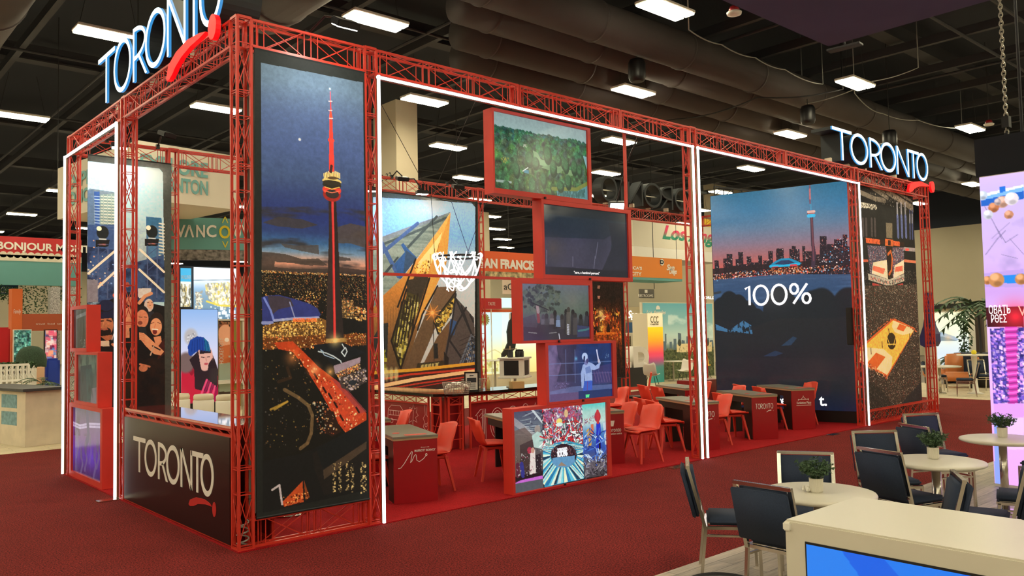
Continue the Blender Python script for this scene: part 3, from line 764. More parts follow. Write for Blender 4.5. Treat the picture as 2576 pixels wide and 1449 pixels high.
A.line([(715, 980), (750, 1000), (775, 1020), (785, 1045), (782, 1090), (772, 1115), (755, 1128)], .035, (112, 92, 66), .8); A.line([(680, 1030), (722, 1010), (690, 1030)], .02, (170, 140, 60), .8); A.line([(700, 960), (730, 950), (722, 925)], .03, (60, 40, 26), .6)
A.poly([(810, 1030), (838, 1035), (858, 1085), (835, 1098), (820, 1090)], (40, 26, 22)); A.dots([(665, 900), (780, 930), (780, 1120), (665, 1140)], 130, [(150, 110, 60), (190, 170, 80), (90, 90, 90)], (1, 3), (.2, .8)); A.dots([(785, 1010), (830, 1010), (850, 1090), (800, 1090)], 90, [(230, 180, 120), (170, 90, 60), (200, 200, 190)], (1, 4))
A.poly([(785, 1140), (921, 1080), (923, 1230), (860, 1236), (815, 1245), (790, 1180)], (26, 25, 26)); A.poly([(812, 1182), (921, 1110), (921, 1128), (814, 1206)], (66, 56, 48)); A.poly([(795, 1130), (921, 1057), (921, 1108), (812, 1180)], (20, 24, 28))
for x in (835, 850, 868, 880, 905, 912): A.dots([(x, 1165), (x + 7, 1160), (x + 8, 1235), (x + 1, 1238)], 45, [(180, 160, 110), (240, 220, 160), (60, 54, 44)], (1, 4))
A.poly([(710, 1262), (760, 1210), (763, 1262), (714, 1274)], (176, 74, 36)); A.poly([(763, 1205), (778, 1250), (768, 1258)], (120, 60, 30)); A.line([(684, 1232), (702, 1220), (709, 1268)], .02, (180, 176, 190)); A.dots([(712, 1250), (775, 1235), (778, 1258), (714, 1275)], 60, [(255, 180, 110), (60, 20, 12)], (1, 4))
# the tower
A.poly([(826, 492), (844, 490), (850, 610), (856, 740), (864, 850), (818, 852), (822, 740), (826, 600)], (50, 40, 42)); A.poly([(838, 492), (844, 491), (850, 610), (856, 740), (864, 850), (846, 851), (842, 700)], (40, 34, 36))
A.line([(835, 490), (838, 620), (839, 720), (841, 853)], .026, (190, 44, 50)); A.line([(836, 490), (839, 640), (842, 850)], .008, (230, 80, 80))
A.poly([(820, 852), (868, 850), (872, 860), (818, 862)], (150, 120, 70)); A.spot((842, 856), .12, (255, 230, 160), .9)
A.ell((834, 490), .1, .07, (150, 40, 36)); A.ell((834, 478), .105, .052, (214, 62, 52)); A.ell((835, 488), .075, .045, (52, 44, 46)); A.ell((834, 466), .105, .035, (40, 38, 32)); A.ell((834, 456), .108, .035, (206, 186, 120)); A.ell((834, 460), .104, .026, (46, 42, 34)); A.ell((834, 443), .085, .035, (84, 66, 46))
for k in range(12): A.line([(815 + k * 3.5, 449 - 6 * math.sin(k / 11 * 3.1)), (814 + k * 3.6, 437 - 7 * math.sin(k / 11 * 3.1))], .01, (255, 226, 150))
A.line([(816, 470), (834, 476), (853, 471)], .008, (240, 190, 100)); A.line([(815, 480), (834, 485), (853, 481)], .006, (255, 130, 100))
A.poly([(827, 356), (838, 357), (840, 432), (827, 432)], (214, 62, 56)); A.ell((832, 353), .036, .024, (216, 66, 58)); A.poly([(828, 300), (835, 301), (837, 348), (827, 348)], (206, 60, 50)); A.poly([(829, 278), (832, 277), (836, 299), (827, 299)], (226, 70, 50)); A.poly([(829, 252), (832, 252), (833, 278), (829, 278)], (206, 60, 66)); A.poly([(828.5, 230), (831, 230), (831.5, 254), (829.5, 254)], (212, 80, 100)); A.spot((829, 224), .02, (255, 255, 255)); A.line([(833, 418), (831, 432)], .03, (60, 36, 40))
for q in ((753, 351),): A.spot(q, .018, (255, 255, 255), 1, pw=.6)
for q in ((832, 298), (830, 278), (830, 255)): A.line([(q[0] - 4, q[1]), (q[0] + 4, q[1])], .01, (255, 220, 220), .7)
A.grain(.05); banner('tall banner of a red-lit tower over a night city, hung at the near corner', A, M['print'])
gb = obj('inner_banner', bx(.15, 1.36, .118, .124, .3, 4.68), mat('plain_grey_cloth', (150, 146, 138), .8)); tag(gb, 'plain grey reverse of an inward banner behind the tall tower banner', 'banner')

# ---- basketball arena
A = Art((12.455, .160, 4.95), (1, 0, 0), 2.86, 4.88, 150, (24, 24, 27), 5)
U0 = [(0, 0), (1, 0), (1, 1), (0, 1)]
A.mix((A.noise(.5, .5) - .4) * 1.5, (44, 42, 44), .7)
for p, w_ in (([(2150, 478), (2200, 500), (2225, 505)], .10), ([(2190, 470), (2232, 498)], .09), ([(2175, 450), (2260, 500), (2300, 530)], .12), ([(2235, 485), (2306, 530)], .13), ([(2200, 450), (2290, 505)], .05)): A.line(p, w_, (128, 118, 110), .85)
A.dots([(2150, 440), (2300, 470), (2305, 530), (2200, 510)], 500, [(180, 170, 160), (90, 84, 84), (30, 28, 30)], (1, 6), (.3, .8))
A.poly([(2162, 508), (2204, 516), (2203, 526), (2162, 520)], (150, 146, 140)); A.dots([(2162, 508), (2204, 516), (2203, 526), (2162, 520)], 200, [(60, 56, 56), (220, 214, 205)], (2, 5))
for x in (2256, 2266, 2276): A.line([(x, 512), (x + 1, 545)], .07, (170, 170, 190), .8); A.line([(x + 1, 545), (x + 3, 595)], .10, (92, 104, 168), .85)
for x in (2288, 2294, 2300): A.line([(x, 530), (x + 1, 600)], .06, (74, 84, 148), .8); A.line([(x, 540), (x, 560)], .05, (170, 170, 180), .7)
for x in (2170, 2178, 2192, 2200): A.line([(x, 552), (x + 1, 592)], .08, (84, 74, 80), .7)
A.poly([(2228, 560), (2244, 562), (2244, 600), (2229, 598)], (110, 100, 88)); A.poly([(2174, 598), (2226, 604), (2226, 615), (2174, 610)], (46, 26, 24)); A.text('TORONTO RAPTORS', (2178, 610), .085, (226, 100, 60), .02, .65)
A.poly([(2244, 606), (2274, 610), (2274, 620), (2244, 618)], (46, 26, 24)); A.text('TORONTO', (2247, 617), .085, (226, 100, 60), .02, .65); A.poly([(2226, 601), (2246, 603), (2246, 620), (2226, 618)], (196, 96, 50)); A.poly([(2233, 604), (2240, 605), (2240, 618), (2233, 617)], (60, 30, 24))
L_ = [(2181, 617), (2228, 620), (2233, 700), (2188, 690)]; Rr = [(2244, 622), (2273, 622), (2274, 688), (2245, 700)]
for q in (L_, Rr): A.poly(q, (74, 70, 92)); A.dots(q, 1100, [(200, 196, 214), (60, 56, 86), (120, 110, 150), (30, 26, 40), (220, 120, 110)], (1, 3), (.4, 1))
A.poly([(2196, 660), (2230, 654), (2233, 702), (2192, 688)], (224, 210, 190)); A.poly([(2196, 668), (2226, 676), (2222, 690), (2194, 680)], (214, 108, 88)); A.poly([(2250, 668), (2273, 654), (2273, 688), (2247, 700)], (224, 208, 188)); A.poly([(2252, 672), (2270, 668), (2270, 682), (2250, 684)], (210, 100, 84))
A.poly([(2230, 620), (2244, 622), (2245, 700), (2233, 700)], (40, 26, 22)); A.line([(2233, 640), (2240, 632), (2244, 650), (2242, 680), (2236, 690)], .06, (190, 96, 52))
A.poly([(2183, 688), (2236, 703), (2274, 690), (2274, 707), (2236, 720), (2184, 704)], (176, 170, 166)); A.dots([(2186, 693), (2236, 707), (2272, 694), (2272, 705), (2236, 716), (2188, 702)], 200, [(40, 38, 40), (70, 70, 74), (230, 130, 120)], (2, 5)); A.line([(2195, 715), (2225, 724)], .06, (170, 60, 60)); A.line([(2250, 722), (2270, 716)], .06, (170, 60, 60))
A.line([(2140, 655), (2182, 656)], .05, (190, 90, 70)); A.line([(2275, 656), (2312, 660)], .06, (206, 116, 90)); A.line([(2275, 626), (2310, 630)], .08, (150, 140, 150)); A.line([(2278, 628), (2285, 628)], .05, (220, 80, 80))
cr = [(2160, 720), (2318, 715), (2328, 1012), (2330, 1025), (2180, 1070), (2170, 900)]
A.poly(cr, (52, 44, 42)); A.dots(cr, 11500, [(196, 176, 160), (120, 96, 84), (30, 26, 28), (84, 66, 58), (230, 220, 212), (150, 118, 96), (40, 34, 36), (168, 74, 62)], (1, 2.6), (.3, .95))
A.dots([(2160, 680), (2318, 680), (2318, 740), (2160, 740)], 1300, [(160, 140, 124), (60, 52, 50), (200, 190, 180)], (1, 2), (.3, .8)); A.poly([(2262, 1020), (2325, 950), (2328, 1012)], (34, 33, 40), .85); A.poly([(2186, 960), (2215, 980), (2250, 1020), (2190, 1030)], (26, 26, 28), .5)
A.poly([(2247, 800), (2302, 826), (2232, 948), (2162, 912), (2162, 874)], (206, 96, 44)); A.poly([(2246, 806), (2300, 828), (2231, 943), (2163, 906), (2163, 880)], (222, 182, 82))
A.poly([(2246, 806), (2300, 828), (2292, 838), (2270, 843), (2250, 836), (2243, 822)], (224, 206, 164)); A.poly([(2262, 814), (2280, 821), (2272, 834), (2255, 828)], (212, 100, 46)); A.poly([(2180, 874), (2222, 878), (2244, 898), (2242, 925), (2231, 943), (2163, 906), (2163, 890)], (226, 210, 170)); A.poly([(2203, 887), (2227, 898), (2203, 930), (2180, 914)], (212, 100, 46))
A.ell((2242, 858), .21, .17, (52, 40, 22)); 
for q in ([(2226, 852), (2233, 870)], [(2258, 852), (2252, 870)], [(2230, 846), (2238, 868)], [(2253, 846), (2247, 868)], [(2226, 866), (2258, 866)]): A.line(q, .022, (222, 182, 82))
for q in ((2235, 828), (2218, 860), (2263, 890), (2287, 840), (2190, 876)): A.line([q, (q[0] + 1, q[1] + 14)], .03, (60, 44, 30))
A.dots([(2162, 895), (2232, 945), (2232, 956), (2162, 910)], 160, [(220, 90, 50), (60, 40, 34), (240, 200, 160)], (2, 5)); A.dots([(2150, 870), (2240, 800), (2300, 825), (2306, 835), (2246, 798)], 240, [(230, 110, 60), (60, 40, 34)], (2, 4))
A.poly([(2308, 480), (2313, 480), (2332, 1030), (2326, 1030)], (20, 24, 36))
A.grain(.08); banner('wide banner of a basketball arena crowd under the far city letters', A, M['print'])

# ---- concert crowd
A = Art((.235, BY - .145, 4.72), (1, 0, 0), 1.22, 4.02, 215, (62, 66, 64), 8)
A.poly([(214, 412), (222, 406), (400, 424), (409, 434), (415, 1040), (275, 1050), (219, 760)], (168, 206, 224))
A.grad([(0, (214, 236, 244)), (.08, (178, 214, 230)), (.2, (166, 200, 214)), (.32, (164, 184, 194)), (.45, (120, 136, 150)), (1, (40, 50, 80))], [(214, 412), (222, 407), (400, 425), (409, 436), (414, 760), (219, 760)])
A.spot((385, 440), .5, (240, 250, 252), .6); A.poly([(219, 480), (226, 474), (290, 484), (290, 680), (220, 690)], (110, 130, 150)); A.poly([(252, 490), (291, 486), (291, 565), (252, 570)], (120, 146, 150)); A.poly([(220, 480), (235, 476), (240, 680), (220, 690)], (86, 112, 150)); A.poly([(236, 482), (250, 482), (250, 570), (240, 590)], (52, 88, 160))
for k in range(12):
    y = 494 + k * 7.4; A.line([(254, y), (288, y + 2)], .016, (206, 214, 200)); A.line([(238, y), (250, y + 1)], .014, (150, 180, 220))
for x in (260, 270, 280): A.line([(x, 490), (x, 565)], .012, (150, 165, 165))
A.poly([(220, 565), (292, 565), (296, 680), (296, 760), (220, 760)], (44, 70, 128), .8); A.poly([(367, 545), (406, 548), (410, 660), (368, 650)], (70, 110, 150)); A.poly([(368, 547), (406, 548), (406, 568), (368, 566)], (52, 100, 140))
for k in range(12): A.line([(400, 562 + k * 8), (412, 564 + k * 8)], .02, (220, 220, 205))
A.poly([(340, 660), (412, 640), (413, 760), (300, 760), (300, 690)], (54, 78, 122)); A.mix((A.noise(.12, .12) - .45) * 4, (24, 32, 60), .8, [(219, 620), (300, 630), (340, 660), (413, 650), (414, 790), (219, 790)]); A.dots([(219, 600), (300, 610), (300, 720), (219, 720)], 40, [(230, 220, 200), (255, 180, 120), (150, 190, 255)], (2, 5))
for cx, cy in ((258, 585), (382, 583)):
    A.ell((cx, cy), .085, .1, (28, 32, 34)); A.ell((cx - 9, cy - 10), .035, .035, (246, 240, 214)); A.poly([(cx - 18, cy + 18), (cx + 18, cy + 18), (cx + 14, cy + 36), (cx - 18, cy + 36)], (26, 26, 30)); A.line([(cx - 8, cy + 16), (cx + 8, cy + 17)], .02, (190, 200, 205)); A.line([(cx - 8, cy + 30), (cx + 8, cy + 30)], .018, (220, 120, 70))
    for dx in (-11, 13): A.line([(cx + dx, cy + 36), (cx + dx - 1, cy + 165)], .018, (74, 88, 130))
    for dy in (60, 98, 140): A.line([(cx - 12, cy + dy), (cx + 13, cy + dy - 20)], .01, (60, 76, 120)); A.line([(cx - 12, cy + dy - 30), (cx + 13, cy + dy - 30)], .01, (66, 80, 120))
for q in ([(222, 688), (295, 626)], [(222, 745), (298, 675)], [(352, 628), (412, 684)], [(350, 678), (412, 735)]): A.line(q, .032, (228, 220, 200))
A.poly([(219, 702), (246, 705), (246, 760), (219, 760)], (120, 118, 134)); A.grad([(0, (24, 22, 28)), (.7, (22, 20, 22)), (.86, (34, 24, 20)), (1, (26, 22, 22))], [(230, 770), (300, 745), (413, 770), (415, 1045), (275, 1050)])
sk, sk2, dk = (196, 132, 98), (156, 96, 66), (26, 26, 32)
A.ell((299, 743), .09, .06, (206, 90, 66)); A.ell((293, 733), .05, .06, (30, 32, 44)); A.ell((326, 756), .055, .075, (176, 110, 88)); A.poly([(308, 735), (340, 735), (342, 748), (310, 746)], (30, 32, 44)); A.ell((320, 716), .03, .04, (160, 80, 70)); A.poly([(310, 780), (326, 770), (332, 790), (326, 850), (312, 850)], (190, 126, 98))
A.poly([(347, 725), (380, 725), (379, 742), (350, 750), (347, 746)], (196, 190, 190)); A.ell((361, 737), .012, .014, (250, 248, 240)); A.line([(350, 762), (364, 745), (380, 738)], .05, (206, 146, 112)); A.ell((374, 768), .07, .1, (196, 180, 176)); A.ell((377, 766), .045, .066, (214, 160, 130)); A.ell((377, 768), .013, .006, (120, 50, 50)); A.line([(370, 761), (374, 761)], .008, (60, 40, 40)); A.line([(380, 761), (384, 761)], .008, (60, 40, 40)); A.poly([(366, 784), (386, 784), (394, 800), (362, 800)], (40, 40, 50))
A.ell((357, 790), .1, .13, (34, 30, 34)); A.ell((357, 802), .095, .14, (196, 124, 96)); A.line([(349, 797), (357, 798)], .01, (70, 40, 34)); A.line([(362, 797), (369, 798)], .01, (70, 40, 34)); A.ell((352, 812), .035, .03, (120, 60, 50)); A.poly([(325, 825), (345, 820), (400, 850), (412, 900), (412, 1040), (330, 1040)], (24, 22, 26))
A.ell((394, 808), .105, .14, (38, 28, 28)); A.ell((392, 822), .088, .135, (214, 150, 114)); A.ell((389, 834), .034, .044, (110, 40, 40)); A.line([(383, 828), (396, 829)], .016, (245, 236, 226)); A.line([(379, 814), (387, 811)], .01, (80, 46, 40)); A.line([(396, 811), (403, 814)], .01, (80, 46, 40)); A.line([(391, 815), (388, 824)], .014, (190, 122, 92)); A.poly([(386, 848), (404, 845), (408, 870), (392, 872)], (206, 140, 106)); A.poly([(398, 870), (413, 850), (414, 890), (396, 905)], (60, 26, 26))
A.poly([(349, 822), (366, 822), (369, 842), (352, 848)], (34, 36, 42)); A.poly([(350, 836), (362, 838), (384, 858), (412, 884), (404, 894), (386, 890), (366, 870), (350, 850)], (212, 148, 112)); 
for k in range(4): A.line([(351, 838 + k * 5), (363, 843 + k * 5)], .018, (196, 130, 98))
A.line([(383, 870), (402, 880)], .02, (30, 30, 32)); A.line([(378, 893), (386, 872)], .02, (180, 160, 140)); A.ell((360, 926), .065, .055, (196, 124, 94)); A.line([(352, 916), (376, 922)], .03, (196, 124, 94))
A.ell((267, 768), .105, .085, (30, 36, 66)); A.ell((266, 790), .12, .04, (26, 30, 56)); A.ell((266, 818), .105, .16, (176, 112, 80)); A.ell((264, 834), .085, .065, (34, 26, 26)); A.ell((262, 825), .04, .035, (176, 112, 80)); A.line([(255, 828), (270, 828)], .02, (150, 84, 70)); A.line([(250, 808), (259, 807)], .022, (70, 40, 34)); A.line([(269, 805), (279, 808)], .022, (70, 40, 34)); A.line([(260, 812), (258, 820)], .02, (196, 132, 98)); A.ell((290, 820), .02, .04, (166, 100, 72)); A.poly([(245, 795), (285, 778), (292, 800), (280, 800), (250, 802)], (28, 32, 60)); A.ell((291, 786), .02, .02, (120, 150, 220))
A.poly([(246, 848), (262, 856), (286, 845), (300, 870), (300, 1040), (280, 1045), (246, 880)], (28, 26, 30)); A.poly([(252, 846), (282, 842), (284, 852), (268, 858)], (170, 104, 74)); A.poly([(247, 857), (274, 857), (275, 871), (248, 871)], (214, 196, 176)); A.line([(283, 866), (296, 876)], .04, (206, 140, 104)); A.line([(281, 855), (286, 840)], .012, (200, 190, 190))
A.mix((A.noise(.3, .3) - .45) * 2.5, (86, 44, 26), .5, [(280, 900), (412, 900), (415, 1040), (285, 1045)])
A.grain(.05); banner('banner of a concert crowd below city towers, on the rear side', A, M['print'])

# ---- crystal museum building
A = Art((4.62, BY - .145, 4.66), (1, 0, 0), 3.13, 3.82, 150, (58, 62, 60), 9)
A.grad([(0, (160, 200, 244)), (.2, (120, 178, 240)), (.32, (170, 196, 232)), (.5, (192, 204, 220)), (1, (190, 192, 192))], [(938, 496), (1185, 510), (1195, 522), (1195, 965), (938, 975)])
A.spot((1000, 540), 1.0, (110, 176, 246), .7); A.spot((1090, 515), .7, (232, 240, 250), .8)
g1, g2, dkk = (122, 140, 140), (96, 108, 116), (52, 62, 70)
A.poly([(938, 604), (960, 596), (1133, 533), (1096, 590), (1048, 650), (1000, 712), (938, 780)], g1)
nn = A.noise(1.4, .05, 3); A.mix((nn - .48) * 5, (150, 164, 160), .6, [(938, 604), (1133, 533), (1048, 650), (1000, 712), (938, 780)]); A.mix((.5 - nn) * 4, (84, 100, 104), .5, [(938, 604), (1133, 533), (1048, 650), (1000, 712), (938, 780)])
A.poly([(938, 604), (1055, 560), (1130, 535), (1100, 552), (1000, 592), (938, 622)], (116, 128, 150), .8)
for q, w_, c in (([(938, 624), (1040, 585), (1122, 548)], .05, (70, 84, 92)), ([(956, 640), (1050, 562)], .07, (64, 92, 150)), ([(1026, 622), (1098, 545)], .055, (70, 84, 92)), ([(965, 690), (1000, 648)], .04, (60, 72, 80)), ([(960, 612), (1002, 695)], .09, (66, 96, 156)), ([(938, 724), (985, 668)], .05, (56, 70, 80))): A.line(q, w_, c)
A.poly([(991, 664), (1018, 634), (1008, 616), (1014, 611), (1026, 626), (1048, 648), (1010, 700), (1004, 702)], (52, 92, 156)); A.poly([(1020, 628), (1048, 650), (1014, 694)], (56, 74, 98), .7)
A.poly([(1133, 534), (1100, 582), (1048, 652), (1010, 700), (965, 742), (938, 775), (938, 960), (1000, 960), (1060, 800), (1121, 660)], (190, 134, 70))
A.grad([(0, (230, 186, 108)), (.3, (222, 166, 86)), (.5, (190, 126, 62)), (.75, (112, 84, 56)), (1, (70, 62, 54))], [(1133, 534), (1100, 582), (1048, 652), (1010, 700), (965, 742), (938, 775), (938, 960), (1010, 960), (1060, 800), (1121, 660)])
A.poly([(1133, 534), (1125, 640), (1122, 664), (1060, 800), (1038, 830), (1060, 760), (1085, 680), (1100, 630)], (214, 158, 78)); A.poly([(1112, 584), (1102, 620), (1080, 672), (1070, 668), (1048, 690), (1052, 660), (1085, 620)], (238, 220, 150)); 
for k in range(5): A.line([(1060 + k * 11, 668 - k * 14), (1066 + k * 8, 690 - k * 12)], .02, (170, 120, 60))
A.dots([(1040, 668), (1078, 650), (1076, 700), (1046, 708)], 160, [(255, 236, 150), (110, 76, 30), (255, 210, 100), (240, 190, 90)], (2, 7))
for k in range(16): A.line([(940 + k * 7, 790 - k * 7 + 30), (938 + k * 7, 950)], .02, (104, 76, 50), .35)
A.poly([(1044, 690), (1078, 700), (1058, 760), (1024, 830), (984, 860), (1000, 800)], (66, 58, 46)); A.poly([(1024, 705), (1046, 700), (1078, 695), (1050, 765), (1020, 780)], (58, 52, 46))
A.poly([(984, 858), (1004, 800), (1025, 735), (1052, 745), (1055, 770), (1028, 840), (1006, 925), (1000, 920)], (70, 66, 40)); A.dots([(990, 850), (1010, 790), (1026, 740), (1050, 760), (1024, 850), (1005, 910)], 420, [(206, 196, 90), (44, 40, 28), (150, 140, 60), (230, 220, 150), (30, 28, 22)], (2, 9), (.4, .9), tall=2.2)
for k in range(6): A.line([(1010 + k * 8, 760 - k * 4), (990 + k * 9, 880 - k * 8)], .035, (46, 40, 34))
for q in ([(1022, 728), (984, 858), (1006, 924)], [(1080, 700), (1036, 840), (1008, 926)], [(1100, 720), (1062, 790), (1050, 830)], [(1045, 652), (1000, 772)]): A.line(q, .04, (38, 34, 32))
A.poly([(1100, 722), (1145, 720), (1146, 738), (1092, 830), (1050, 930), (1010, 940), (1050, 838), (1078, 770)], (100, 80, 62)); A.poly([(1100, 722), (1146, 722), (1120, 775), (1088, 810), (1078, 780)], (112, 90, 72))
A.poly([(1146, 738), (1136, 790), (1100, 842), (1090, 806)], (60, 58, 44)); A.dots([(1144, 745), (1132, 785), (1102, 838), (1092, 808)], 260, [(220, 180, 70), (44, 40, 30), (250, 220, 120), (150, 120, 50)], (2, 8), (.4, .9)); A.line([(1146, 734), (1090, 808), (1104, 842)], .03, (44, 40, 38))
A.poly([(1136, 800), (1126, 865), (1110, 930), (1055, 935), (1082, 880), (1100, 846)], (106, 82, 62)); A.poly([(1146, 748), (1175, 780), (1192, 800), (1195, 915), (1110, 925), (1130, 830)], (78, 72, 74)); A.poly([(1132, 802), (1150, 810), (1142, 842), (1128, 850)], (52, 82, 136))
for q in ([(1146, 752), (1190, 850)], [(1172, 774), (1150, 812), (1128, 860)], [(1130, 856), (1160, 900)], [(1182, 792), (1190, 810)], [(1146, 740), (1138, 800), (1122, 890)], [(1160, 770), (1185, 840)]): A.line(q, .045, (44, 44, 50))
A.poly([(1184, 840), (1195, 850), (1195, 922), (1150, 925)], (96, 106, 124)); A.dots([(1184, 845), (1195, 855), (1195, 920), (1154, 922)], 90, [(70, 110, 170), (40, 42, 50), (170, 170, 170)], (3, 10))
for k in range(6): A.line([(1158 + k * 6, 920), (1186 + k * 2, 850)], .014, (40, 40, 46)); A.line([(1155, 918 - k * 12), (1195, 900 - k * 12)], .01, (40, 40, 46))
A.poly([(938, 850), (958, 815), (976, 812), (974, 900), (938, 940)], (46, 50, 52)); A.dots([(938, 880), (968, 880), (966, 930), (938, 940)], 50, [(190, 190, 70), (120, 120, 40)], (4, 12), (.5, .9)); A.poly([(1050, 914), (1125, 906), (1124, 940), (1040, 945)], (60, 54, 44)); A.poly([(1060, 918), (1104, 912), (1100, 940), (1048, 945)], (176, 170, 110)); 
for k in range(6): A.line([(1058 + k * 9, 915), (1054 + k * 9, 945)], .02, (70, 64, 46))
A.poly([(1090, 864), (1100, 864), (1102, 902), (1092, 902)], (40, 42, 44)); A.line([(1089, 800), (1092, 940)], .018, (60, 52, 46)); A.poly([(1116, 884), (1128, 900), (1128, 930), (1118, 930)], (40, 38, 38))
A.spot((1087, 787), .22, (255, 150, 50), .9); A.spot((1087, 787), .08, (255, 250, 220), 1)
for a in (20, 75, 130, 165, 200, 255, 310, 345): A.line([(1087, 787), (1087 + 22 * math.cos(R(a)), 787 + 24 * math.sin(R(a)))], .012, (255, 170, 80), .8)
A.poly([(938, 940), (1195, 912), (1195, 975), (938, 990)], (58, 40, 36)); A.line([(938, 938), (1050, 930), (1195, 914)], .06, (220, 166, 60)); A.line([(938, 958), (1030, 942), (1195, 928)], .04, (190, 60, 44)); A.line([(938, 975), (1040, 955), (1195, 933)], .07, (240, 200, 150)); A.line([(938, 985), (1050, 965), (1195, 945)], .03, (180, 60, 44)); A.line([(960, 990), (1100, 965), (1195, 950)], .02, (170, 50, 44))
for x in (960, 972, 984, 996): A.ell((x, 942), .05, .12, (226, 220, 160), .7, .7)
A.poly([(1195, 500), (1200, 500), (1200, 1000), (1193, 1000)], (24, 26, 28))
A.grain(.05); banner('banner of an angular crystal building at dusk, behind the bar', A, M['print'])

# ---- glowing street at night
A = Art((10.3, BY - .145, 4.66), (1, 0, 0), 2.02, 3.9, 110, (30, 24, 24), 11)
U_ = lambda *a: list(a)
A.grad([(0, (26, 22, 26)), (.5, (34, 22, 20)), (.6, (66, 34, 18)), (.68, (120, 56, 22)), (.74, (150, 70, 24)), (.8, (90, 40, 18)), (1, (30, 20, 18))], [(0.02, .02), (.95, .02), (.95, .98), (.02, .98)], uv=True)
A.mix((A.noise(.12, .4) - .5) * 5, (24, 18, 18), .9, [(0.02, .02), (.95, .02), (.95, .98), (.02, .98)], uv=True)
A.dots([(0.02, .56), (.93, .56), (.93, .76), (.02, .76)], 260, [(255, 150, 40), (255, 200, 90), (200, 80, 30), (255, 90, 40), (40, 20, 14)], (1, 4), (.4, 1), uv=True, tall=2.5)
for q, r, c in (((1511, 788), .2, (255, 225, 150)), ((1526, 797), .2, (255, 90, 40)), ((1514, 824), .22, (255, 190, 90)), ((1516, 798), .12, (255, 230, 190))): A.spot(q, r, c, 1)
for q in ((1506, 722), (1506, 748)): A.poly([(q[0] - 3, q[1] - 4), (q[0] + 3, q[1] - 4), (q[0] + 3, q[1] + 4), (q[0] - 3, q[1] + 4)], (150, 110, 100))
A.line([(1500, 840), (1545, 838)], .06, (226, 120, 40)); A.line([(1497, 800), (1515, 790)], .03, (255, 200, 110)); A.line([(1510, 806), (1524, 795)], .02, (255, 220, 160))
A.grain(.3); banner('dark banner of a glowing orange street, seen between the tree screen and the batter screen', A, M['print'])
# ================================================================== screens in red casings
def casing(label, ax, v, outer, inner, art_fn, depth, dens, m, sens=True):
    """a red box with a recessed screen; outer/inner are (left, top, right, bottom) in metres on the plane ax = v"""
    if ax == 1: u, n = Vector((1, 0, 0)), Vector((0, 1, 0)); W3 = lambda a, z, d: Vector((a, v + d, z))
    else: u, n = Vector((0, -1, 0)), Vector((1, 0, 0)); W3 = lambda a, z, d: Vector((v + d, a, z))
    l, t_, r, b_ = outer; il, it, ir, ib = inner
    base = W3((l + r) / 2, b_, depth / 2)
    t = thing('video_screen', label, 'screen', base)
    fr = BM(); sg = 1 if ax == 1 else -1
    def blk(a0, a1, z0, z1, d0, d1):
        p, q = W3(a0, z0, d0), W3(a1, z1, d1)
        box(fr, min(p.x, q.x), max(p.x, q.x), min(p.y, q.y), max(p.y, q.y), min(p.z, q.z), max(p.z, q.z))
    blk(l, il, b_, t_, 0, depth); blk(ir, r, b_, t_, 0, depth); blk(il, ir, it, t_, 0, depth); blk(il, ir, b_, ib, 0, depth)
    wobj('casing', fr, M['red_box'], t)
    fr = BM(); blk(il - .002 * sg, ir + .002 * sg, ib - .002, it + .002, .03, .06); wobj('display_body', fr, M['black'], t)
    a = Art(W3(il, it, .026), u, abs(ir - il), it - ib, dens, (20, 22, 26), int(abs(l) * 100)); art_fn(a); a.grain(.03, .03)
    a.mesh('display', m, t)
    if sens:
        c = W3((il + ir) / 2, b_ + .012, -.006); k = BM(); box(k, c.x - .012, c.x + .012, c.y - .012, c.y + .012, c.z - .012, c.z + .014); wobj('sensor', k, M['black'], t)
    return t
def fx(px, py, v=.03): q = on(px, py, 1, v); return q[0], q[2]
def fy(px, py, v=0.0): q = on(px, py, 0, v); return q[1], q[2]

